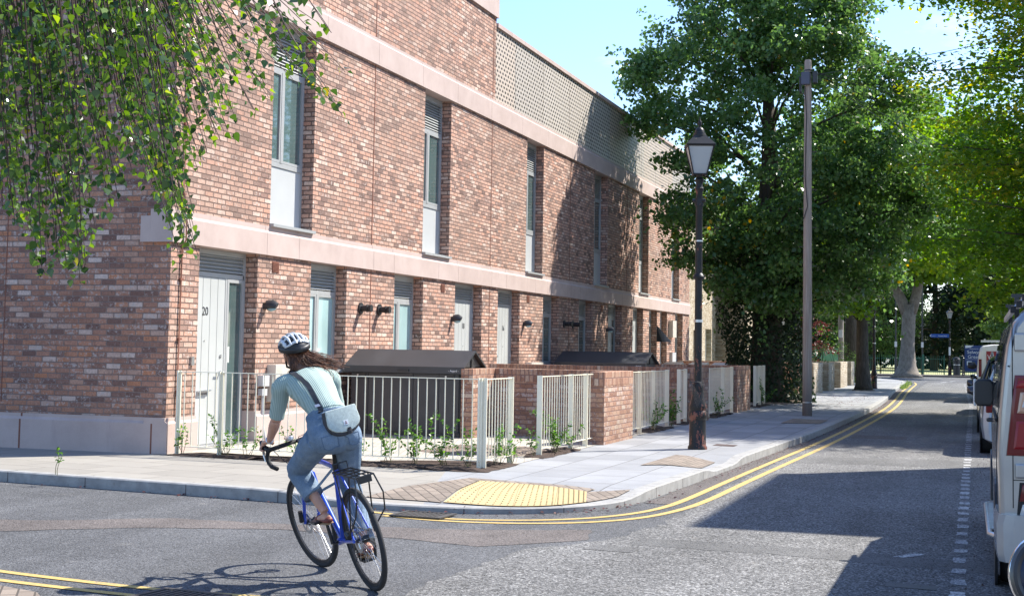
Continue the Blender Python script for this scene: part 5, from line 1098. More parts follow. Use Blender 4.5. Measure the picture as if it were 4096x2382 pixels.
def wheel(t, x, y, r, w, side):
    g = MB(); z = RZ + r; g.lathe([(r * .62, -w / 2), (r * .93, -w / 2), (r, -w * .36), (r, w * .36), (r * .93, w / 2), (r * .62, w / 2)], (x, y, z), 28, (1, 0, 0)); wh = g.build('wheel', 'tyre', t, autos=35)
    g = MB(); g.lathe([(r * .62, 0), (r * .6, .0), (r * .56, -.02), (r * .2, -.01), (r * .16, .02), (.01, .02)], (x + side * w / 2 - side * .012, y, z), 20, (side, 0, 0)); g.build('rim', 'alu', wh, autos=35)
def hull(t, name, mat, y_rings, prof, xl, xr, zoff=RZ, close=True, smooth=40):
    """lofted body: prof(s) gives (inset, height) pairs up one side; y_rings = [(y, inset_add, height_scale)]"""
    rows = []
    for y, ia, hs, *rest in y_rings:
        P = [(xl + i + ia, zoff + h * hs) for i, h in prof]; Q = [(xr - i - ia, zoff + h * hs) for i, h in reversed(prof)]; rows.append([(x, y, z) for x, z in P + Q])
    g = MB(); g.grid(rows, close=True); n = len(rows[0]); g.add(rows[0], [tuple(range(n))]); g.add(rows[-1], [tuple(range(n - 1, -1, -1))]); return g.build(name, mat, t, autos=smooth)
# ---- silver van, rear at the right edge of the picture
VX = .12; VR = 9.62
t = thing('van', 'silver panel van at the right edge, seen from behind with its tall red tail light', 'van', (1.07, 12.0, RZ))
prof = [(.10, .24), (.02, .34), (0, .6), (-.005, 1.0), (.012, 1.25), (.035, 1.5), (.055, 1.66), (.09, 1.8), (.16, 1.89), (.30, 1.945), (.60, 1.975), (.94, 1.985)]
hull(t, 'body', 'silver', [(VR, .035, .985), (VR + .015, .014, .995), (VR + .045, .002, 1), (VR + .3, 0, 1), (12.6, -.01, 1), (13.5, .0, .99), (13.9, .05, .93), (14.3, .10, .74), (14.75, .13, .56), (14.95, .2, .5)], prof, VX, 2.02)
# wheel arch and wheels
for x, s in ((VX + .13, -1), (1.88, 1)): wheel(t, x, 10.66, .335, .22, s); wheel(t, x, 13.75, .335, .22, s)
for y in (10.66, 13.75): g = MB(); g.lathe([(.40, -.006), (.40, .012), (.36, .013)], (VX - .006, y, RZ + .33), 26, (-1, 0, 0)); g.build('wheel_arch', 'blackmetal', t)
g = MB(); rr = []
for y, i in ((VR - .07, .10), (VR - .06, .04), (VR, 0), (VR + .25, -.012), (VR + .62, -.012)): rr.append([(VX + i, y, RZ + .28), (VX + i - .012, y, RZ + .34), (VX + i - .015, y, RZ + .52), (VX + i, y, RZ + .58), (2.02 - i, y, RZ + .58), (2.03 - i, y, RZ + .52), (2.03 - i, y, RZ + .34), (2.02 - i, y, RZ + .28)])
g.grid(rr, close=True); g.add(rr[0], [tuple(range(8))]); g.build('bumper', 'bumper', t, autos=30)
# tail light wrapping the corner, two-part
def lamp(name, mat, z0, z1, x0, x1, pr=.022, parent=None, y=VR):
    g = MB(); m = (z0 + z1) / 2; rr = []
    for k, (i, p) in enumerate(((0, 0), (.006, pr * .8), (.02, pr))): rr.append([(x0 + i, y + .004 - p, z0 + i), (x1 - i, y - p, z0 + i), (x1 - i, y - p, z1 - i), (x0 + i + .02 + (.035 if z1 - z0 > .4 else 0), y + .004 - p, z1 - i)])
    g.grid(rr, close=True); g.add(rr[-1], [(0, 1, 2, 3)]); return g.build(name, mat, parent or t, autos=30)
tl = lamp('tail_light', 'redlens', .83, 1.35, VX + .045, VX + .30); lamp('indicator', 'amberlens', 1.10, 1.245, VX + .11, VX + .28, .034, tl); lamp('indicator_core', 'clearlens', 1.13, 1.215, VX + .13, VX + .26, .038, tl)
g = MB(); framebox2 = None
lamp('lens_block', 'redbright', .87, 1.06, VX + .085, VX + .28, .030, tl); lamp('lens_block', 'redbright', 1.26, 1.32, VX + .10, VX + .28, .030, tl)
lamp('rear_reflector', 'dark', .425, .665, VX + .105, VX + .36, .012); lamp('rear_reflector', 'redlens', .54, .655, VX + .12, VX + .34, .02); lamp('reversing_light', 'clearlens', .445, .53, VX + .12, VX + .34, .02)
for z0, z1 in ((1.50, 1.62), (.69, .785)): g = MB(); g.box(VX + .10, VX + .4, VR - .03, VR + .02, z0, z1); g.build('hinge_cover', 'silver', t, bevel=.012)
g = MB()
for x, z0, z1 in ((VX + .085, .5, 1.72), (VX + .06, 1.40, 1.41)): g.box(x, x + .006, VR - .004, VR + .006, z0, z1)
g.box(VX + .086, 1.9, VR - .003, VR + .01, .675, .68); g.build('panel_gap', 'dark', t)
g = MB(); g.box(VX + .5, 1.0, VR - .012, VR + .01, 1.05, 1.6); g.box(1.1, 1.6, VR - .012, VR + .01, 1.05, 1.6); g.build('rear_window', 'carglass', t)
# side: rail, glass, handle, step, mirror
g = MB(); g.box(VX - .012, VX + .0, 10.2, 12.4, 1.02, 1.045); g.build('slide_rail', 'dark', t)
g = MB()
for y in (10.22, 11.25, 12.42, 13.5): g = MB(); g.tube([(VX + x_, y, RZ + z_) for x_, z_ in ((.02, .36), (0, .6), (-.005, 1.0), (.012, 1.25), (.035, 1.5), (.055, 1.66), (.09, 1.8))], .0055, 5); g.build('panel_gap', 'dark', t)
for y0, y1, nm in ((10.35, 11.15, 'side_window'), (11.35, 12.3, 'side_window'), (12.55, 13.4, 'cab_window')):
    g = MB(); P = [(VX + .000, 1.13), (VX + .022, 1.38), (VX + .052, 1.56)]; g.grid([[(x - .006, y0, z), (x - .006, y1, z)] for x, z in P]); g.grid([[(x + .01, y0, z), (x + .01, y1, z)] for x, z in P]); g.build(nm, 'carglass', t)
g = MB(); g.tube([(VX - .005, 12.5, .93), (VX - .045, 12.5, .93), (VX - .045, 12.68, .93), (VX - .005, 12.68, .93)], .014, 6); g.build('door_handle', 'blackmetal', t)
g = MB(); g.tube([(VX + .0, 10.9, .16), (VX - .045, 11.0, .165), (VX - .06, 12.9, .19), (VX + .0, 13.05, .19)], [.022] * 4, 12); g.obox((VX - .025, 12, .198), (.02, 0, 0), (0, .86, .012), (0, 0, .003)); g.build('side_step', 'alu', t, autos=40)
g = MB(); my = 12.75
for k, (yy, s) in enumerate(((my - .07, .9), (my - .05, 1), (my + .02, 1), (my + .08, .8), (my + .1, .3))):
    pass
rr = []
for yy, s in ((my - .08, .86), (my - .07, 1.), (my + .02, 1.), (my + .09, .78), (my + .12, .35)):
    cx, cz, hw, hh = VX - .075, 1.155, .078 * s, .115 * s; rr.append([(cx + hw * sgx * (1 if abs(sgz) < 1 else .72), yy, cz + hh * sgz) for sgx, sgz in ((-1, -.7), (-.9, -1), (.9, -1), (1, -.7), (1, .7), (.9, 1), (-.9, 1), (-1, .7))])
g.grid(rr, close=True); g.add(rr[0], [tuple(range(8))]); g.add(rr[-1], [tuple(range(7, -1, -1))]); mo = g.build('door_mirror', 'blackmetal', t, autos=45)
g = MB(); g.obox((VX - .15, my + .01, 1.155), (.012, 0, 0), (0, .075, 0), (0, 0, .115)); g.build('mirror_cap', 'whitevan', mo, bevel=.01)
g = MB(); g.box(VX - .135, VX - .02, my - .086, my - .08, 1.065, 1.245); g.build('mirror_glass', 'blackmetal', mo); g = MB(); g.tube([(VX - .04, my, 1.08), (VX + .03, my + .1, 1.08)], .03, 8); g.build('mirror_arm', 'blackmetal', mo)  # mirror glass is plain black, a dark reflection put into its colour
# roof ladder: a thing of its own
lt = thing('ladder', 'aluminium ladder with black rubber feet lying on the silver van roof', 'ladder', (VX + .3, 11, 1.85))
for k, (dx, z, y0) in enumerate(((.10, 1.775, 9.75), (.135, 1.81, 9.7), (.17, 1.85, 9.65), (.21, 1.89, 9.6))):
    g = MB(); g.obox((VX + dx, y0 + 1.5, z + .0), (.010, 0, .0), (0, 1.45, .0), (0, 0, .018)); g.build('stile', 'alu', lt); g = MB(); g.obox((VX + dx, y0 + .03, z), (.018, 0, 0), (0, .035, 0), (0, 0, .022)); g.build('rubber_foot', 'tyre', lt, bevel=.006)
for k in range(9): g = MB(); g.tube([(VX + .10, 9.95 + k * .32, 1.785), (VX + .21, 9.95 + k * .32, 1.885)], .009, 6); g.build('rung', 'alu', lt)
g = MB(); 
for y in (10.3, 12.4): g = MB(); g.box(VX + .1, 1.95, y, y + .04, 1.875, 1.90); g.box(VX + .12, VX + .15, y + .001, y + .039, 1.70, 1.876); g.build('roof_bar', 'blackmetal', t)
# ---- cars
def car(x0, yr, length, width, h, mat, label, rails=False, ang=0., name='parked_car'):
    """rear of the car at y = yr"""
    t = thing(name, label, 'car', (x0 + width / 2, yr + length / 2, RZ), 'cars parked on the right'); x1 = x0 + width
    lo = [(.12, .2), (.03, .26), (.0, .45), (-.0, .62), (.02, .80), (.06, .9), (.12, .93)]
    hull(t, 'body', mat, [(yr, .12, .9), (yr + .06, .04, 1), (yr + .3, 0, 1.02), (yr + length * .5, -.01, 1), (yr + length * .78, 0, .97), (yr + length - .35, .03, .9), (yr + length - .08, .1, .82), (yr + length, .2, .72)], lo, x0, x1)
    up = [(.08, .88), (.14, 1.05), (.20, 1.25), (.27, h - .08), (.40, h - .02), (width / 2 - .03, h)]
    rr = []
    for y, ia, hs in ((yr + .12, .04, .0), (yr + .45, .02, .82), (yr + .8, 0, 1), (yr + length * .55, 0, 1), (yr + length * .62, .03, .93), (yr + length * .78, .08, .0)):
        P = [(x0 + i + ia, RZ + .88 + (z - .88) * hs) for i, z in up]; Q = [(x1 - i - ia, z) for (i, _), (_, z) in zip(reversed(up), reversed(P))]; rr.append([(x, y, z) for x, z in P + Q])
    g = MB(); g.grid(rr, close=True); g.build('cabin', 'carglass', t, autos=35)
    g = MB(); rr = []   # roof skin
    for y, ia, hs in ((yr + .55, .02, .9), (yr + .8, 0, 1), (yr + length * .55, 0, 1), (yr + length * .60, .02, .96)):
        rr.append([(x, y, RZ + .88 + (z - .88) * hs + .012) for x, z in [(x0 + .24 + ia, h - .13), (x0 + .27 + ia, h - .07), (x0 + .40, h - .01), (x0 + width / 2, h + .005), (x1 - .40, h - .01), (x1 - .27 - ia, h - .07), (x1 - .24 - ia, h - .13)]])
    g.grid(rr); g.build('roof', mat, t, autos=40)
    for f in (.12, .34, .55, .66): g = MB(); y = yr + length * f; g.tube([(x0 + .06, y, RZ + .9), (x0 + .25, y + (.25 if f < .2 else -.0 if f < .6 else -.28), RZ + h - .1)], [(.03, .02)] * 2, 6); g.build('pillar', mat, t)
    for x, s in ((x0 + .10, -1), (x1 - .10, 1)): wheel(t, x, yr + .85, .32, .2, s); wheel(t, x, yr + length - .85, .32, .2, s)
    for x in (x0 + .08, x1 - .36): g = MB(); g.box(x, x + .28, yr - .01, yr + .08, RZ + .68, RZ + .88); g.build('tail_light', 'redlens', t, bevel=.02)
    g = MB(); g.box(x0 + .6, x1 - .6, yr - .01, yr + .06, RZ + .5, RZ + .62); g.build('number_plate', 'white_flat', t)
    for x, s in ((x0, -1), (x1, 1)): g = MB(); y = yr + length * .66; g.tube([(x + s * .02, y, RZ + .95), (x + s * .09, y, RZ + .97), (x + s * .22, y - .02, RZ + .98)], [(.05, .03), (.11, .07), (.07, .05)], 10); g.build('door_mirror', 'darkcar', t, smooth=True)
    g = MB()
    for y in (yr + .85, yr + length - .85): g.lathe([(.37, -.004), (.37, .008), (.345, .01)], (x0 - .006, y, RZ + .32), 22, (-1, 0, 0))
    for f in (.36, .57): g.box(x0 - .008, x0 + .0, yr + length * f, yr + length * f + .008, RZ + .3, RZ + .88)
    g.box(x0 - .01, x0 + .01, yr + .5, yr + length - .5, RZ + .24, RZ + .30); g.build('trim', 'blackmetal', t)
    if rails:
        for x in (x0 + .3, x1 - .3): g = MB(); g.tube([(x, yr + .7, RZ + h - .02), (x, yr + .85, RZ + h + .06), (x, yr + length * .52, RZ + h + .06), (x, yr + length * .56, RZ + h - .02)], .018, 6); g.build('roof_rail', 'alu', t)
    return t
car(.03, 23.7, 4.2, 1.76, 1.46, 'paleblue', 'pale silver blue car parked behind the silver van')
car(-.02, 30.1, 4.6, 1.84, 1.60, 'darkcar', 'dark car with silver roof rails parked beyond the pale car', True)
car(.0, 40.0, 4.3, 1.78, 1.46, 'darkcar', 'dark car parked between the roof railed car and the white van')
# ---- white van with red rear panel
t = thing('van', 'white panel van with a red rear sign parked at the far end of the row', 'van', (.95, 53, RZ)); y = 50.2; x0 = -.06
hull(t, 'body', 'whitevan', [(y, .06, .985), (y + .1, .0, 1), (y + 3.4, 0, 1), (y + 4.0, .06, .86), (y + 4.4, .1, .6), (y + 5.0, .16, .52)], [(.1, .24), (.0, .36), (0, .9), (.02, 1.2), (.07, 1.6), (.12, 1.85), (.22, 1.93), (.5, 1.97), (.95, 1.98)], x0, x0 + 1.95)
for x, s in ((x0 + .12, -1), (x0 + 1.83, 1)): wheel(t, x, y + .9, .33, .21, s); wheel(t, x, y + 4.1, .33, .21, s)
for x in (x0 + .07, x0 + 1.7): g = MB(); g.box(x, x + .1, y - .03, y + .03, .75, 1.35); g.build('tail_light', 'redlens', t, bevel=.02)
g = MB(); g.box(x0 + .32, x0 + .96, y - .012, y + .01, .78, 1.62); g.build('rear_panel', 'redpanel', t); g = MB(); g.box(x0 + 1.0, x0 + 1.66, y - .012, y + .01, 1.0, 1.62); g.build('rear_panel', 'greypl', t)
g = MB(); g.lathe([(.09, 0), (.11, .1), (.09, .2), (.01, .22)], (x0 + 1.15, y - .01, 1.3), 10); g.obox((x0 + 1.15, y - .016, 1.16), (.22, 0, 0), (0, .002, 0), (0, 0, .14)); g.build('printed_figure', 'signnavy', t)
text('lettering', "We're\nHiring!", .21, (x0 + .62, y - .016, 1.36), 'white_flat', t, '-y')
g = MB()
for dx in (.25, 1.6): g.box(x0 + dx, x0 + dx + .05, y + .1, y + 3.3, 2.0, 2.04)
for dy in (.3, 1.6, 3.0): g.box(x0 + .15, x0 + 1.8, y + dy, y + dy + .05, 1.95, 2.0)
g.build('roof_rack', 'alu', t); g = MB(); g.box(x0 + .95, x0 + 1.55, y + .5, y + 1.3, 2.04, 2.22); tag(g.build('roof_box', 'greypl', at=(x0 + 1.25, y + .9, 2.04), bevel=.02), 'small grey box on the roof rack of the far white van', 'box')
g = MB(); g.tube([(x0, y + 3.6, 1.05), (x0 - .1, y + 3.6, 1.1), (x0 - .3, y + 3.58, 1.12)], [(.05, .04), (.17, .09), (.13, .07)], 10); g.build('door_mirror', 'blackmetal', t, smooth=True)
# ---- motorcycle cut by the lower right corner: chrome mirror and what carries it
mc = Vector(unproj(4195, 2300, 4.15)); t = thing('motorcycle', 'round chrome backed mirror of a motorcycle cutting the lower right corner', 'motorcycle', (mc.x + .3, mc.y + .2, RZ))
ax = Vector((.35, -.9, .12)).normalized()
g = MB(); g.lathe([(.0, -.075), (.05, -.07), (.095, -.045), (.122, -.005), (.128, .015), (.126, .02)], mc, 36, ax); mo = g.build('mirror', 'chrome', t, autos=50)
g = MB(); g.lathe([(.121, .0), (.121, .036), (.112, .04), (.10, .034), (.10, .0)], mc, 36, ax); g.build('mirror_rim', 'blackmetal', mo, autos=50); g = MB(); g.lathe([(.106, .02), (.106, .032), (.09, .037)], mc, 36, ax); g.build('mirror_glass', 'darkglass', mo)
hx, hy = mc.x + .35, mc.y + .12
g = MB(); g.tube([mc - ax * .06, mc + Vector((.06, .06, -.12)), mc + Vector((.12, .08, -.22))], .008, 6); g.tube([(hx - .2, hy - .05, mc.z - .24), (hx - .05, hy + .05, mc.z - .22), (hx + .1, hy + .05, mc.z - .22), (hx + .45, hy - .05, mc.z - .24)], .013, 8); g.build('handlebar', 'chrome', t)
g = MB(); g.tube([(hx, hy + .02, mc.z - .22), (hx, hy + .35, RZ + .32)], .03, 8); g.tube([(hx + .14, hy + .02, mc.z - .22), (hx + .14, hy + .35, RZ + .32)], .03, 8); g.build('fork', 'chrome', t)
for yy in (.35, -1.0): g = MB(); g.lathe([(.2, -.05), (.28, -.06), (.32, -.03), (.32, .03), (.28, .06), (.2, .05)], (hx + .07, hy + yy, RZ + .32), 24, (1, 0, 0)); g.build('wheel', 'tyre', t, autos=40)
g = MB(); g.tube([(hx + .07, hy - .05, .62), (hx + .07, hy - .3, .7), (hx + .07, hy - .55, .62)], [(.08, .07), (.15, .14), (.1, .08)], 12); g.build('fuel_tank', 'darkcar', t, smooth=True); g = MB(); g.tube([(hx + .07, hy - .55, .64), (hx + .07, hy - 1.1, .66)], [(.12, .05), (.1, .05)], 10); g.build('seat', 'tyre', t, smooth=True); g = MB(); g.box(hx - .08, hx + .22, hy - .6, hy - .15, .1, .5); g.build('engine', 'iron', t, bevel=.03)

# ================================================================== BICYCLE
BR0 = Vector((-3.7385, 8.4985, RZ)); AN, LE = math.radians(45), math.radians(14)
BF = Vector((-math.sin(AN), math.cos(AN), 0)); BL0 = Vector((-math.cos(AN), -math.sin(AN), 0)); Z3 = Vector((0, 0, 1)); BU = Z3 * math.cos(LE) + BL0 * math.sin(LE); BL = BL0 * math.cos(LE) - Z3 * math.sin(LE)
def B(f, s, u): return BR0 + BF * f + BL * s + BU * u
M['blue'] = carpaint('bright blue bicycle enamel', (.02, .08, .55), .1, .3, (.03, .06, .3)); M['black'] = plain('black bicycle parts', (.018, .018, .019), .35); M['bartape'] = plain('black bar tape', (.02, .02, .02), .8, 0, .2, 30, .5, 150)
bk = thing('bicycle', 'bright blue drop bar bicycle with a black rear rack, ridden by the woman', 'bicycle', tuple(BR0))
HT, HB = Vector((.845, 0, .86)), Vector((.885, 0, .71)); sax = (HT - HB).normalized(); ST = Matrix.Rotation(math.radians(9), 3, sax)
def Fr(f, s, u): q = ST @ (Vector((f, s, u)) - HB) + HB; return B(*q)
def cyl(g, a, b, r, n=10, r2=None): g.tube([a, b], [r, r2 if r2 else r], n)
W = .345
def bwheel(name, hubf, X):
    C0 = X(hubf, 0, W); a = (X(hubf, 1, W) - C0).normalized(); g = MB(); r = W - .019; rr = []
    for k in range(56):
        t_ = 2 * PI * k / 56; d = (X(hubf + math.cos(t_), 0, W + math.sin(t_)) - C0); rr.append([C0 + d * (r + .019 * math.cos(q)) + a * .0195 * math.sin(q) for q in np.linspace(0, 2 * PI, 9)[:-1]])
    rr.append(rr[0]); g.grid(rr, close=True); ty = g.build(name, 'tyre', bk, smooth=True)
    g = MB(); rr = []
    for k in range(57):
        t_ = 2 * PI * k / 56; d = (X(hubf + math.cos(t_), 0, W + math.sin(t_)) - C0); rr.append([C0 + d * q + a * p for q, p in ((r - .016, -.011), (r - .016, .011), (r - .036, .007), (r - .036, -.007))])
    g.grid(rr, close=True); g.build('rim', 'black', ty, autos=30)
    for k in range(28):
        t_ = 2 * PI * k / 28; t2 = t_ + (.35 if k % 2 else -.35); s_ = .025 * (1 if k % 4 < 2 else -1); g = MB()
        p = C0 + (X(hubf + math.cos(t_), 0, W + math.sin(t_)) - C0) * (r - .03); q = C0 + (X(hubf + math.cos(t2), 0, W + math.sin(t2)) - C0) * .02 + a * s_; g.tube([p, q], .0012, 3, False); g.build('spoke', 'steel', ty)
    g = MB(); g.tube([C0 - a * .05, C0 - a * .03, C0 - a * .028, C0 + a * .028, C0 + a * .03, C0 + a * .05], [.012, .014, .024, .024, .014, .012], 12); g.build('hub', 'black', ty, autos=40)
    g = MB(); da = C0 + a * .042
    for k in range(40):
        t_ = 2 * PI * k / 40; t3 = 2 * PI * (k + 1) / 40; d = (X(hubf + math.cos(t_), 0, W + math.sin(t_)) - C0); e = (X(hubf + math.cos(t3), 0, W + math.sin(t3)) - C0); g.add([da + d * .055, da + e * .055, da + e * .08, da + d * .08], [(0, 1, 2, 3)])
    for k in range(6): t_ = PI * k / 3; d = (X(hubf + math.cos(t_), 0, W + math.sin(t_)) - C0); cyl(g, da + d * .02, da + d * .058, .004, 4)
    g.build('brake_disc', 'steel', ty)
bwheel('rear_wheel', 0, B); bwheel('front_wheel', 1.03, Fr)
SC, BB = (.275, 0, .80), (.43, 0, .28)
g = MB(); cyl(g, B(*SC), B(*(HT - Vector((.0, 0, .02)))), .0165); cyl(g, B(*BB), B(*(HB + Vector((-.01, 0, .02)))), .021); cyl(g, B(*BB), B(.27, 0, .82), .017); cyl(g, B(*(HB - sax * .01)), B(*(HT + sax * .01)), .023, 12)
for s in (-1, 1): cyl(g, B(.41, s * .03, .28), B(.01, s * .065, W), .0105, 8); cyl(g, B(.285, s * .018, .775), B(.01, s * .065, W + .01), .008, 8)
g.tube([B(.43, -.037, .28), B(.43, .037, .28)], .024, 12); g.build('frame', 'blue', bk, autos=50)
g = MB()
for s in (-1, 1): g.tube([Fr(*(HB + Vector((.004, s * .03, -.015)))), Fr(.92, s * .052, .62), Fr(1.0, s * .056, .42), Fr(1.03, s * .056, W)], [.017, .0155, .012, .010], 10)
cyl(g, Fr(HB.x, -.035, HB.z - .02), Fr(HB.x, .035, HB.z - .02), .02); g.build('fork', 'blue', bk, autos=50)
g = MB(); g.box(0, 0, 0, 0, 0, 0) if False else g.tube([Fr(1.03, .075, W + .02), Fr(1.015, .08, W + .1)], [.02, .016], 8); g.tube([B(.03, .08, W + .03), B(.09, .078, W + .05)], [.02, .018], 8); g.build('brake_caliper', 'black', bk)
g = MB(); cyl(g, B(.272, 0, .81), B(.215, 0, .985), .0135, 12); cyl(g, B(.278, 0, .79), B(.270, 0, .825), .019, 12); g.build('seat_post', 'black', bk)
g = MB(); g.tube([B(.10, 0, 1.0), B(.13, 0, 1.005), B(.20, 0, 1.0), B(.28, 0, 1.0), B(.37, 0, 1.0)], [(.055, .02), (.075, .028), (.06, .026), (.03, .02), (.018, .014)], 16, flat=tuple(BL)); g.build('saddle', 'black', bk, smooth=True)
g = MB(); g.tube([Fr(.84, 0, .88), Fr(.85, 0, .925), Fr(.93, 0, .945)], [.018, .018, .016], 10); g.build('stem', 'black', bk)
g = MB()
for s in (-1, 1):
    g.tube([Fr(.935, 0, .945), Fr(.935, s * .10, .945), Fr(.94, s * .17, .945), Fr(.97, s * .195, .94), Fr(1.02, s * .20, .925), Fr(1.045, s * .205, .885), Fr(1.03, s * .21, .845), Fr(.985, s * .215, .82), Fr(.90, s * .22, .81)], [.0125] + [.016] * 8, 10)
g.build('handlebar', 'bartape', bk, smooth=True)
for s in (-1, 1):
    g = MB(); g.tube([Fr(1.01, s * .2, .935), Fr(1.05, s * .2, .95), Fr(1.085, s * .2, .965), Fr(1.10, s * .2, 1.0)], [(.02, .016), (.02, .018), (.019, .018), (.012, .012)], 10); o = g.build('brake_hood', 'black', bk, smooth=True); g = MB(); g.tube([Fr(1.09, s * .2, .96), Fr(1.10, s * .2, .90), Fr(1.08, s * .205, .85)], [(.01, .005)] * 3, 6); g.build('brake_lever', 'steel', o)
g = MB()
for s in (-1, 1): g.tube([Fr(1.09, s * .19, .95), Fr(1.16, s * .12, .93), Fr(1.12, s * .05, .80), Fr(.93, s * .02, .70)], .0028, 5)
g.build('brake_cable', 'black', bk)
g = MB(); g.lathe([(.03, 0), (.034, .02), (.03, .03)], Fr(.93, .06, .965), 14, BU); g.build('bell', 'alu', bk, autos=40)
# cranks, chainring, chain, mech
ca = math.radians(82); PL = (.43 + .17 * math.cos(ca), .28 + .17 * math.sin(ca)); PRt = (.43 - .17 * math.cos(ca), .28 - .17 * math.sin(ca))
g = MB(); g.tube([B(.43, .04, .28), B(.43, .075, .28), B(PL[0], .085, PL[1])], [.013, .015, .01], 8); g.tube([B(.43, -.04, .28), B(.43, -.075, .28), B(PRt[0], -.085, PRt[1])], [.013, .015, .01], 8); g.build('crank', 'black', bk)
for s, p in ((1, PL), (-1, PRt)): g = MB(); g.obox(B(p[0], s * .135, p[1]), BF * .045, BL * .045, BU * .01); g.build('pedal', 'black', bk, bevel=.004)
g = MB(); g.lathe([(.095, -.002), (.095, .002), (.075, .003)], B(.43, -.05, .28), 32, BL); g.build('chainring', 'black', bk); g = MB()
for k, r in enumerate((.062, .055, .048, .042, .036, .03)): g.lathe([(r, 0), (r, .0025)], B(0, -.035 - .004 * (5 - k), W), 24, BL)
g.build('cassette', 'steel', bk)
g = MB(); cyl(g, B(.43, -.05, .375), B(0, -.047, W + .045), .004, 5); cyl(g, B(.43, -.05, .185), B(.03, -.047, W - .12), .004, 5); g.build('chain', 'iron', bk)
g = MB(); g.tube([B(.0, -.06, W - .03), B(.02, -.07, W - .07), B(.03, -.065, W - .14)], [.014, .012, .01], 8); g.build('derailleur', 'black', bk)
# rack
g = MB(); r_ = .0055; u0 = .79; fa, fb = .16, -.26
for s in (-.065, .065): cyl(g, B(fa, s, u0), B(fb, s, u0), r_, 6)
for s in (-.022, .022): cyl(g, B(fa, s, u0), B(fb, s, u0), r_ * .8, 6)
for f in (fa, fa - .1, fa - .2, fa - .31, fb): cyl(g, B(f, -.065, u0), B(f, .065, u0), r_, 6)
g.tube([B(fa, -.05, u0), B(fa + .01, -.05, u0 + .05), B(fa + .01, .05, u0 + .05), B(fa, .05, u0)], r_, 6)
for s in (-1, 1):
    cyl(g, B(fa - .05, s * .065, u0), B(.0, s * .085, W + .03), r_, 6); cyl(g, B(fb + .1, s * .065, u0), B(-.0, s * .085, W + .03), r_, 6); g.tube([B(fb, s * .065, u0), B(fb - .04, s * .09, u0 - .12), B(fb + .02, s * .1, u0 - .24), B(-.0, s * .085, W + .05)], r_, 6); cyl(g, B(fa, s * .04, u0), B(.285, s * .02, .74), r_, 6)
g.build('rear_rack', 'black', bk); g = MB(); g.obox(B(fb - .006, 0, u0 - .02), BL * .045, BF * .004, BU * .022); g.build('reflector_bracket', 'black', bk)

# ================================================================== RIDER
def blob(tubes, voxel, smooth_it, mat, name, parent, ext=None):
    """union of swept shapes made into one continuous skin"""
    g = MB()
    for tb in tubes:
        if tb[0] == 'ball': 
            _, c, (ra, rb, rc), A = tb; c = Vector(c); rows = []
            for i in range(13):
                th = PI * i / 12; rows.append([c + A[0] * ra * math.sin(th) * math.cos(p) + A[1] * rb * math.sin(th) * math.sin(p) + A[2] * rc * math.cos(th) for p in np.linspace(0, 2 * PI, 17)[:-1]])
            rows[0] = [p + A[2] * 0 for p in rows[0]]; g.grid(rows[1:-1], close=True); n = 16; g.add(rows[1], [tuple(range(n - 1, -1, -1))]); g.add(rows[-2], [tuple(range(n))])
        else:
            pts, r = tb[0], tb[1]; fl_ = tb[2] if len(tb) > 2 else None
            # refine with Catmull-Rom for roundness
            P = [Vector(p) for p in pts]; R = [(q if isinstance(q, (tuple, list)) else (q, q)) for q in (r if isinstance(r, (list, tuple)) else [r] * len(P))]; Q, S_ = [], []
            for i in range(len(P) - 1):
                p0, p1, p2, p3 = P[max(i - 1, 0)], P[i], P[i + 1], P[min(i + 2, len(P) - 1)]
                for k in range(4):
                    t_ = k / 4; Q.append(.5 * ((2 * p1) + (-p0 + p2) * t_ + (2 * p0 - 5 * p1 + 4 * p2 - p3) * t_ ** 2 + (-p0 + 3 * p1 - 3 * p2 + p3) * t_ ** 3)); e = t_ * t_ * (3 - 2 * t_); S_.append((R[i][0] * (1 - e) + R[i + 1][0] * e, R[i][1] * (1 - e) + R[i + 1][1] * e))
            Q.append(P[-1]); S_.append(R[-1]); g.tube(Q, S_, 16, True, fl_)
    me = bpy.data.meshes.new('tmp'); me.from_pydata([tuple(v) for v in g.v], [], g.f); bm = bmesh.new(); bm.from_mesh(me); bmesh.ops.recalc_face_normals(bm, faces=bm.faces); bm.to_mesh(me); bm.free()
    o = bpy.data.objects.new('tmp', me); COL.objects.link(o); m = o.modifiers.new('r', 'REMESH'); m.mode = 'VOXEL'; m.voxel_size = voxel; m.use_smooth_shade = True
    s = o.modifiers.new('s', 'SMOOTH'); s.factor = .5; s.iterations = smooth_it
    dg = bpy.context.evaluated_depsgraph_get(); dg.update(); nm = bpy.data.meshes.new_from_object(o.evaluated_get(dg)); bpy.data.objects.remove(o)
    nm.name = name; nm.materials.clear(); nm.materials.append(M[mat]); nm.polygons.foreach_set('use_smooth', [True] * len(nm.polygons))
    bv = BVHTree.FromPolygons([v.co.copy() for v in nm.vertices], [tuple(p.vertices) for p in nm.polygons])
    nm.transform(Matrix.Translation(-wloc(parent))); r = bpy.data.objects.new(name, nm); COL.objects.link(r); r.parent = parent; return r, bv
def skinmat():
    t = NT('skin'); o = t.obj(); f = t.noise(o, 9, 4); c = t.ramp(f, [(.3, (.52, .27, .18)), (.7, (.66, .38, .27))]); t.fin(c, .5, 0, .4); t.p.inputs['Subsurface Weight'].default_value = .12; t.p.inputs['Subsurface Radius'].default_value = (.02, .008, .004); t.p.inputs['Subsurface Scale'].default_value = .5; t.bump(t.noise(o, 220, 2), .12, .001); return t.m
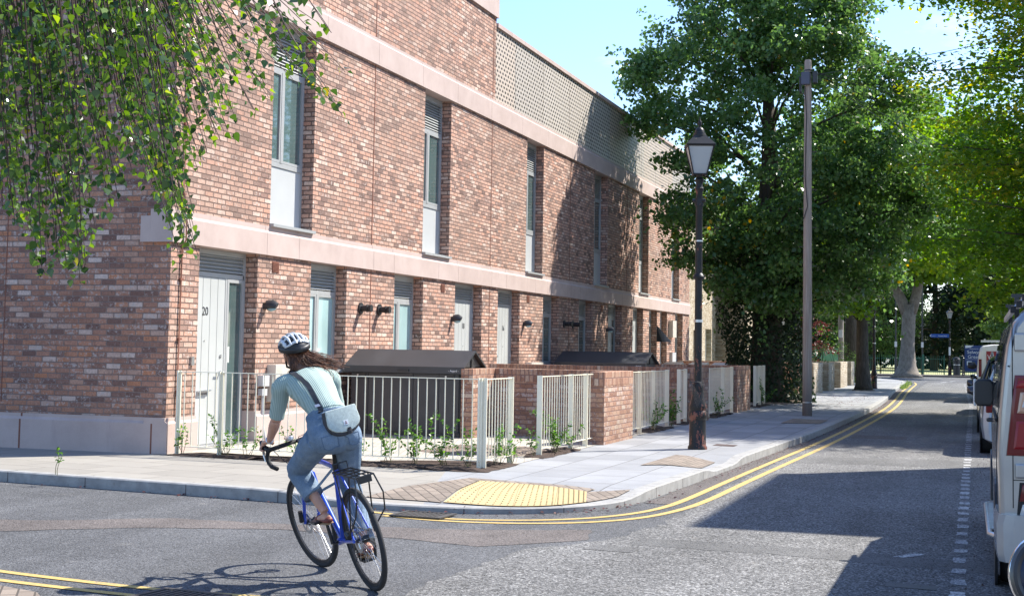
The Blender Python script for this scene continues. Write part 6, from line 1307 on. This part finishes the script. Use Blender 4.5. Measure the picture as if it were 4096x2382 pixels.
def knitmat():
    t = NT('ribbed sage knit'); P = t.sep(t.pos()); d = BL; x = t.math('ADD', t.math('ADD', t.math('MULTIPLY', P[0], d.x), t.math('MULTIPLY', P[1], d.y)), t.math('MULTIPLY', P[2], d.z)); n1 = t.noise(t.pos(), 7, 3)
    w = t.math('SINE', t.math('MULTIPLY', t.math('ADD', x, t.math('MULTIPLY', n1, .01)), 2 * PI / .0115)); c = t.mix(t.sstep(w, -.9, .4), (.29, .375, .34), (.39, .48, .435)); c = t.mix(.6, c, t.ramp(t.noise(t.pos(), 5, 3), [(.3, .88), (.7, 1.08)]), 'MULTIPLY'); t.bump(w, .3, .003); return t.fin(c, .95, 0, .1)
def denim():
    t = NT('washed blue denim'); o = t.obj(); f = t.noise(o, 4.5, 5, .65); g_ = t.noise(o, 160, 2); S = t.sep(o)
    c = t.ramp(f, [(.28, (.10, .155, .225)), (.55, (.18, .245, .325)), (.78, (.33, .40, .46))]); c = t.mix(.7, c, t.ramp(g_, [(.3, .8), (.7, 1.15)]), 'MULTIPLY'); t.bump(t.math('ADD', t.math('MULTIPLY', g_, .3), t.noise(t.comb(S[0], S[1], t.math('MULTIPLY', S[2], 1.8)), 16, 3, .6)), .55, .012); return t.fin(c, .9, 0, .15)
M['skin'] = skinmat(); M['knit'] = knitmat(); M['denim'] = denim(); M['denim_dark'] = plain('darker denim stitching', (.09, .14, .22), .9, 0, .25, 30)
M['hair'] = plain('auburn brown hair', (.10, .042, .022), .45, 0, .5, 25); M['hair_light'] = plain('lighter auburn hair', (.22, .095, .05), .45, 0, .4, 25); M['helmet_white'] = plain('white helmet shell', (.66, .68, .70), .25, 0, .04); M['helmet_black'] = plain('black helmet foam', (.02, .02, .022), .45)  # hair_light: lighter auburn for a random share of the strands
M['bagfelt'] = plain('pale sage felt', (.46, .52, .48), .95, 0, .14, 60, .5, 200); M['baggrey'] = plain('dark grey bag body', (.045, .045, .05), .8); M['shoered'] = plain('red brown shoe leather', (.20, .05, .04), .5, 0, .3, 15); M['sole'] = plain('tan shoe sole', (.35, .22, .12), .7)
person = thing('person', 'cyclist seen from behind in a sage ribbed top, blue jeans and a white helmet', 'person', tuple(B(.2, 0, 1.0)))
AX = (BF, BL, BU)
# joints (forward, left, up in the leaning bicycle frame)
J = dict(pel=(.17, .0, 1.06), waist=(.27, -.01, 1.19), chest=(.44, -.015, 1.32), upch=(.545, -.02, 1.385), neck=(.60, -.015, 1.45), head=(.675, -.02, 1.56),
         shL=(.585, .145, 1.385), elL=(.70, .205, 1.155), wrL=(.925, .215, 1.0), haL=(1.0, .215, .965), shR=(.555, -.185, 1.355), elR=(.70, -.245, 1.13), wrR=(.90, -.22, .995), haR=(.985, -.205, .965),
         hiL=(.21, .085, 1.02), knL=(.60, .165, .80), anL=(.365, .105, .515), hiR=(.18, -.09, .99), knR=(.46, -.135, .655), anR=(.305, -.115, .255))
j = lambda n, df=0, ds=0, du=0: B(J[n][0] + df, J[n][1] + ds, J[n][2] + du)
skin = []
skin += [([j('pel'), j('waist'), j('chest'), j('upch')], [(.13, .09), (.10, .075), (.125, .085), (.10, .06)], tuple(BL)), ([j('upch', 0, 0, .0), j('neck'), j('head', -.02, 0, -.05)], [.06, .050, .050])]
skin += [('ball', j('head', 0, 0, .02), (.095, .076, .115), AX), ('ball', j('head', .05, 0, -.04), (.055, .055, .065), AX)]
skin += [([B(J['head'][0] + .088, J['head'][1], J['head'][2] + .02), B(J['head'][0] + .115, J['head'][1], J['head'][2] - .01), B(J['head'][0] + .095, J['head'][1], J['head'][2] - .02)], [.008, .014, .012])]
for s in (-1, 1): skin += [([j('head', -.01, s * .072, .0), j('head', -.02, s * .086, .02), j('head', -.005, s * .08, -.025)], [(.01, .018), (.008, .022), (.006, .01)])]
for side, sg in (('L', 1), ('R', -1)):
    a, b, c = j('sh' + side), j('el' + side), j('wr' + side)
    skin += [([a, a.lerp(b, .5), b], [.05, .043, .036]), ([b, b.lerp(c, .3), b.lerp(c, .75), c, c + (j('ha' + side) - c) * .2], [.036, .038, .028, (.025, .019), (.027, .018)])]
    # palm on the brake hood
    h = J['ha' + side]; pc = lambda f, s, u: Fr(f, sg * s, u) if False else B(h[0] + f, h[1] + s * sg, h[2] + u)
    skin += [([pc(-.055, 0, .025), pc(-.02, 0.0, .022), pc(.02, .004, .012)], [(.03, .018), (.04, .019), (.04, .016)], tuple(BL))]
    for k, (off, ln) in enumerate(((-.026, .9), (-.008, 1.0), (.011, .95), (.028, .78))):
        st = pc(.015 - .012 * abs(k - 1), .012 + off * .5, .014 - k * .004); skin += [([st, st + BF * .03 * ln + BL * sg * (.018 - k * .003) - BU * .002, st + BF * (.036 - k * .004) * ln + BL * sg * (.026 + off * .2) - BU * .034 * ln, st + BF * (.012 - k * .006) + BL * sg * .016 - BU * .052 * ln], [.0095, .009, .0083, .0065])]
    st = pc(-.035, -.022, .012); skin += [([st, st + BF * .03 - BL * sg * .018 - BU * .01, st + BF * .05 - BL * sg * .014 - BU * .026], [.012, .0105, .008])]
    hi, kn, an = j('hi' + side), j('kn' + side), j('an' + side)
    skin += [([hi, hi.lerp(kn, .5), kn], [.075, .062, .048]), ([kn, kn.lerp(an, .25), kn.lerp(an, .7), an], [.047, .052, .034, .029])]
    # foot: heel, arch, ball, toes
    tl_ = (.17, -.07) if side == 'L' else (.15, -.105)
    skin += [([an + BF * -.035 - BU * .045, an + BF * .0 - BU * .04, an + BF * tl_[0] * .55 + BU * tl_[1] * .75, an + BF * tl_[0] + BU * tl_[1]], [(.026, .024), (.032, .034), (.036, .024), (.034, .014)], tuple(BL))]
body, bvb = blob(skin, .0042, 3, 'skin', 'body', person)
# jeans
kL, kR = j('knL'), j('knR')
def lg(a, b, t_, df=0, ds=0, du=0): return a.lerp(b, t_) + BF * df + BL * ds + BU * du
hL, aL, hR, aR = j('hiL'), j('anL'), j('hiR'), j('anR')
jt = [([j('waist', -.015, 0, -.015), j('pel', 0.03, 0, .03), j('pel', -.01, 0, -.03), j('pel', .03, 0, -.09)], [(.132, .098), (.158, .115), (.172, .128), (.14, .10)], tuple(BL))]
jt += [('ball', j('pel', -.045, .078, -.035), (.10, .088, .105), AX), ('ball', j('pel', -.045, -.085, -.05), (.10, .088, .105), AX)]
jt += [([hL, lg(hL, kL, .3, 0, .01), lg(hL, kL, .65, 0, 0), kL], [(.104, .105), (.10, .098), (.085, .084), (.074, .076)]), ([kL, lg(kL, aL, .3), lg(kL, aL, .52), lg(kL, aL, .60)], [(.074, .076), (.074, .072), (.073, .068), (.072, .067)])]
jt += [([hR, lg(hR, kR, .35), lg(hR, kR, .7), kR], [(.104, .108), (.097, .098), (.084, .084), (.074, .076)]), ([kR, lg(kR, aR, .35), lg(kR, aR, .65), lg(kR, aR, .84)], [(.073, .074), (.068, .066), (.062, .06), (.061, .058)])]
jeans, bvj = blob(jt, .0065, 4, 'denim', 'jeans', person)
# top
tt = [([j('waist', -.04, 0, -.03), j('waist', .0, 0, .02), j('chest', -.02, 0, -.01), j('chest', .04, 0, .02), j('upch', .0, 0, .005), j('neck', -.01, 0, -.035)], [(.130, .094), (.123, .090), (.150, .102), (.165, .104), (.158, .088), (.07, .06)], tuple(BL))]
for side in 'LR':
    a, b = j('sh' + side), j('el' + side); tt += [([j('upch', .0, .02 * (1 if side == 'L' else -1), 0), a, a.lerp(b, .35), a.lerp(b, .8), a.lerp(b, .93)], [.075, .066, .059, .054, .053])]
top, bvt = blob(tt, .006, 4, 'knit', 'top', person)
def snap(p, bv, off):
    r = bv.find_nearest(p)
    return r[0] + r[1] * off if r and r[0] is not None else p
def ribbon(pts, w, wd, bv, off, mat, name, parent, th=.0015, n=30):
    P = [Vector(p) for p in pts]; Q = []
    for i in range(n + 1):
        f = i / n * (len(P) - 1); k = min(len(P) - 2, int(f)); Q.append(P[k].lerp(P[k + 1], f - k))
    Q = [snap(q, bv, off) for q in Q] if bv else Q
    for _ in range(3): Q = [Q[0]] + [(Q[i - 1] + Q[i] * 2 + Q[i + 1]) / 4 for i in range(1, n)] + [Q[-1]]
    g = MB(); rr = []
    for i, q in enumerate(Q):
        d = (Q[min(i + 1, n)] - Q[max(i - 1, 0)]).normalized(); nn = (bv.find_nearest(q)[1] if bv else Vector(wd)); s_ = d.cross(nn).normalized() * w / 2; rr.append([q - s_, q + s_, q + s_ + nn * th, q - s_ + nn * th])
    g.grid(rr, close=True); g.add(rr[0], [(0, 1, 2, 3)]); g.add(rr[-1], [(3, 2, 1, 0)]); return g.build(name, mat, parent, smooth=False)
# jean details: waistband, pockets, hems
def ring(c, axis, r1, bv, off, w, mat, name, parent, n=40):
    axis = Vector(axis).normalized(); a = axis.orthogonal().normalized(); b = axis.cross(a); P = []
    for k in range(n + 1):
        t_ = 2 * PI * k / n; d = a * math.cos(t_) + b * math.sin(t_); hit = bv.ray_cast(c + d * .4, -d, .4); P.append(hit[0] + d * off if hit[0] is not None else c + d * r1)
    g = MB(); g.grid([[p - axis * w / 2, p + axis * w / 2, p + axis * w / 2 + (p - c).normalized() * .003, p - axis * w / 2 + (p - c).normalized() * .003] for p in P], close=True); return g.build(name, mat, parent, smooth=False)
wa = (j('waist') - j('pel')).normalized(); ring(j('waist', -.03, 0, -.035), wa, .13, bvj, .002, .034, 'denim', 'waistband', jeans)
def pocket(f, s, u, w, h, tilt):
    C0 = B(f, s, u); g = MB(); out_ = MB(); rows = []
    pl_ = [(-w / 2, h / 2), (w / 2, h / 2), (w / 2 - .006, -h * .3), (0, -h / 2), (-w / 2 + .006, -h * .3)]
    for k in range(9):
        v = k / 8; rows.append([snap(C0 + BL * (-(w / 2) + w * i / 8) + BU * (h / 2 - h * v + (0 if v < .99 else .02 * (abs(i / 8 - .5) * 2))) - BF * .05, bvj, .003) for i in range(9)])
    g.grid(rows); g.build('pocket', 'denim', jeans, smooth=True)
    edge = rows[0] + [r[-1] for r in rows[1:]] + rows[-1][::-1][1:] + [r[0] for r in rows[::-1]][1:]
    g = MB(); g.tube([snap(e, bvj, .004) for e in edge], .0022, 5); g.build('stitching', 'denim_dark', jeans)
pocket(.06, .085, .995, .125, .125, 0); pocket(.04, -.095, .975, .125, .125, 0)
for a_, b_, q in ((kL, aL, .585), (kR, aR, .82)): ring(a_.lerp(b_, q), b_ - a_, .07, bvj, .001, .02, 'denim', 'hem', jeans)
ring(j('waist', -.025, 0, -.012), wa, .13, bvt, .001, .03, 'knit', 'hem', top)
# shoes
for side in 'LR':
    an = j('an' + side); tl_ = (.17, -.07) if side == 'L' else (.15, -.105)
    g = MB(); hp, mp, tp_ = an - BF * .045 - BU * .072, an + BF * tl_[0] * .5 + BU * (tl_[1] * .8 - .028), an + BF * (tl_[0] + .015) + BU * (tl_[1] - .018); g.tube([hp, mp, tp_], [(.032, .009), (.04, .009), (.036, .009)], 12, flat=tuple(BL)); sh = g.build('shoe', 'sole', person, smooth=True)
    g = MB(); g.tube([an - BF * .052 - BU * .05, an - BF * .02 - BU * .052, an + BF * .05 + BU * (-.055)], [(.028, .02), (.036, .018), (.036, .014)], 12, flat=tuple(BL)); g.tube([an + BF * tl_[0] * .6 + BU * (tl_[1] * .8), an + BF * (tl_[0] + .008) + BU * tl_[1]], [(.041, .03), (.037, .02)], 12, flat=tuple(BL)); g.build('upper', 'shoered', sh, smooth=True)
# bracelet
w_ = j('wrL'); g = MB(); g.lathe([(.030, -.004), (.031, 0), (.030, .004)], w_, 16, j('haL') - j('wrL')); g.build('bracelet', 'steel', person, smooth=True)
# hair: dense strands from under the helmet, blown to the right
hc = Vector(j('head')); hm = [MB(), MB()]
for k in range(1500):
    a = rng.uniform(-1, 1); v = rng.uniform(-.02, .045); st = hc - BF * (.082 - .03 * abs(a)) + BL * a * .078 + BU * (-v)
    br = abs(rng.normal(0, .5)); tgt = rng.beta(1.3, 1.4); n = 9; L_ = rng.uniform(.08, .155); ph = rng.uniform(0, 6); P = [st]
    wind = -BL * (.02 + .30 * tgt * (1 - a * .3)) - BF * rng.uniform(.02, .12) - BU * rng.uniform(.05, .13 if tgt > .5 else .26)
    if a > .3 and rng.uniform() < .5: wind = BL * rng.uniform(-.02, .05) - BF * .06 - BU * rng.uniform(.14, .26)
    for i in range(1, n + 1):
        t_ = i / n; p = st + wind * (L_ / .22) * t_ * (.5 + .5 * t_) - BU * .05 * t_ - BF * .035 * math.sin(PI * t_) + BL * .014 * math.sin(ph + t_ * 8) * t_ + BU * .014 * math.cos(ph + t_ * 7) * t_
        r = bvt.find_nearest(p); 
        if r[0] is not None and (p - r[0]).dot(r[1]) < .008: p = r[0] + r[1] * (.008 + rng.uniform(0, .012))
        P.append(p)
    hm[0 if rng.uniform() < .6 else 1].tube(P, [.0034 * (1 - .7 * i / n) for i in range(n + 1)], 4)
hr = hm[0].build('hair', 'hair', person, smooth=True); hm[1].build('hair_highlights', 'hair_light', hr, smooth=True)
g = MB(); g.tube([j('head', -.03, 0, .02), j('head', -.055, 0, -.04), j('neck', -.045, -.01, -.0), j('neck', -.05, -.03, -.05)], [(.078, .07), (.075, .05), (.07, .035), (.05, .02)], 14, flat=tuple(BL)); g.build('hair_mass', 'hair', hr, smooth=True)
# helmet: black base with white ribs separated by vents
hz = (BU * .97 - BF * .16).normalized(); hf = (BF + BU * .16).normalized(); hcen = j('head', -.0, 0, .055)
def hp_(th, ph, k=1.): # th 0 = crown, ph around; 0 = back
    return hcen + (-hf * .135 * math.cos(ph) * math.sin(th) + BL * .104 * math.sin(ph) * math.sin(th) + hz * .098 * math.cos(th)) * k
g = MB(); rows = [[hp_(th, ph, .94) for ph in np.linspace(0, 2 * PI, 33)[:-1]] for th in np.linspace(.02, 1.75, 16)]; g.grid(rows, close=True); g.add(rows[0], [tuple(range(32))]); hel = g.build('helmet', 'helmet_black', person, smooth=True)
g = MB(); rows = [[hp_(th, ph, 1.005 if 1.5 > th > 1.2 else .99) for ph in np.linspace(0, 2 * PI, 33)[:-1]] for th in (1.32, 1.4, 1.55, 1.62)]
g = MB()
def shellpatch(g, th0, th1, c0, c1, w, n=14):   # curved rib running front to back at side offset
    pass
for off_, wid in ((-.95, .12), (-.52, .085), (-.15, .07), (.15, .07), (.52, .085), (.95, .12)):
    rr = []
    for i in range(25):
        al = -1.02 + 2.3 * i / 24                      # angle from back (-) over the top to the front (+)
        def pt(o_, k): 
            so_ = math.sin(o_); co = math.cos(o_); return hcen + (hf * .135 * math.sin(al) * co + BL * .104 * so_ + hz * .098 * math.cos(al) * co) * k
        wv = wid * (1 + .25 * math.sin(i * .9 + off_ * 5)); rr.append([pt(off_ - wv, .93), pt(off_ - wv * .9, 1.015), pt(off_, 1.04), pt(off_ + wv * .9, 1.015), pt(off_ + wv, .93)])
    g.grid(rr)
for al0 in (-.98, -.2, .75):                      # cross bridges
    rr = []
    for i in range(17):
        o_ = -1.0 + 2.0 * i / 16; r2 = []
        for da, k in ((-.1, .93), (-.08, 1.01), (.08, 1.01), (.1, .93)): al = al0 + da + .1 * math.cos(o_ * 3); r2.append(hcen + (hf * .135 * math.sin(al) * math.cos(o_) + BL * .104 * math.sin(o_) + hz * .098 * math.cos(al) * math.cos(o_)) * k)
        rr.append(r2)
    g.grid(rr)
g.build('shell', 'helmet_white', hel, smooth=True)
g = MB(); rr = [[hp_(th, ph, k) for th, k in ((1.36, .98), (1.40, 1.05), (1.72, 1.03), (1.78, .95))] for ph in np.linspace(0, 2 * PI, 41)]; g.grid(rr, close=False); g.build('helmet_rim', 'helmet_black', hel, smooth=True)
g = MB(); g.tube([j('head', .0, .078, .0), j('head', .03, .07, -.07), j('head', .05, .0, -.11), j('head', .03, -.07, -.07), j('head', .0, -.078, .0)], [(.008, .002)] * 5, 6); g.build('chin_strap', 'helmet_black', hel)
# ---- cross-body bag
bag = thing('shoulder_bag', 'small grey green felt cross-body bag on the lower back of the cyclist', 'bag', tuple(B(.02, 0, 1.12)))
bc = Vector(j('pel', -.125, -.035, .055)); by_ = (BU * .97 + BF * .22).normalized(); bx_ = (-BL + BU * .02).normalized(); bn = bx_.cross(by_).normalized()
if bn.dot(-BF) < 0: bn = -bn
def bagshape(w, h, d, z0, z1, r, n=10):
    P = [(-w * .92, h), (w * .92, h)]; 
    for k in range(n + 1): a = -PI * k / n / 1.0; P.append((w * math.cos(a * 1.0) , -h * .15 + (h * .85) * math.sin(a)))
    return P
def bagpart(P, d0, d1, mat, name, parent, bev=.006):
    g = MB(); n = len(P); V = [bc + bx_ * x + by_ * y + bn * d0 for x, y in P] + [bc + bx_ * x * .96 + by_ * y * .96 + bn * d1 for x, y in P]; g.add(V, [tuple(range(n - 1, -1, -1)), tuple(range(n, 2 * n))] + [(i, (i + 1) % n, n + (i + 1) % n, n + i) for i in range(n)]); return g.build(name, mat, parent, bevel=bev, autos=40)
bagpart(bagshape(.118, .092, 0, 0, 0, 0), -.045, .03, 'baggrey', 'bag_body', bag)
fl_ = bagpart([(x * .98, y * .9 + .010) for x, y in bagshape(.118, .092, 0, 0, 0, 0)], .031, .043, 'bagfelt', 'flap', bag)
g = MB(); g.obox(bc + by_ * -.012 + bn * .045 + bx_ * .01, bx_ * .016, by_ * .016, bn * .0015); lb = g.build('label_patch', 'white_flat', fl_); g = MB(); g.obox(bc + by_ * -.012 + bn * .0475 + bx_ * .01, bx_ * .003, by_ * .009, bn * .0006); g.obox(bc + by_ * -.02 + bn * .0475 + bx_ * .01, bx_ * .009, by_ * .0015, bn * .0006); g.build('emblem', 'shoered', lb)
g = MB(); g.tube([bc + by_ * -.068 + bn * .043 + bx_ * .02, bc + by_ * -.05 + bn * .05 + bx_ * .02, bc + by_ * -.088 + bn * .03 + bx_ * .02], [(.018, .006), (.012, .005), (.02, .006)], 10, flat=tuple(bx_)); g.build('clasp', 'baggrey', bag)
s0 = bc - bx_ * .112 + by_ * .045 + bn * -.01
sp = [s0, s0 + (j('chest', -.12, .03, .04) - s0) * .35, j('chest', -.1, .06, .05), j('upch', -.07, .085, .05), j('upch', .0, .105, .09)]
ribbon(sp, .032, BU, bvt, .006, 'baggrey', 'strap', bag, .003)
m_ = snap(s0.lerp(sp[2], .42), bvt, .012); g = MB(); g.obox(m_, BL * .018 , (sp[2] - s0).normalized() * .012, bn * .003); g.build('strap_buckle', 'steel', bag)
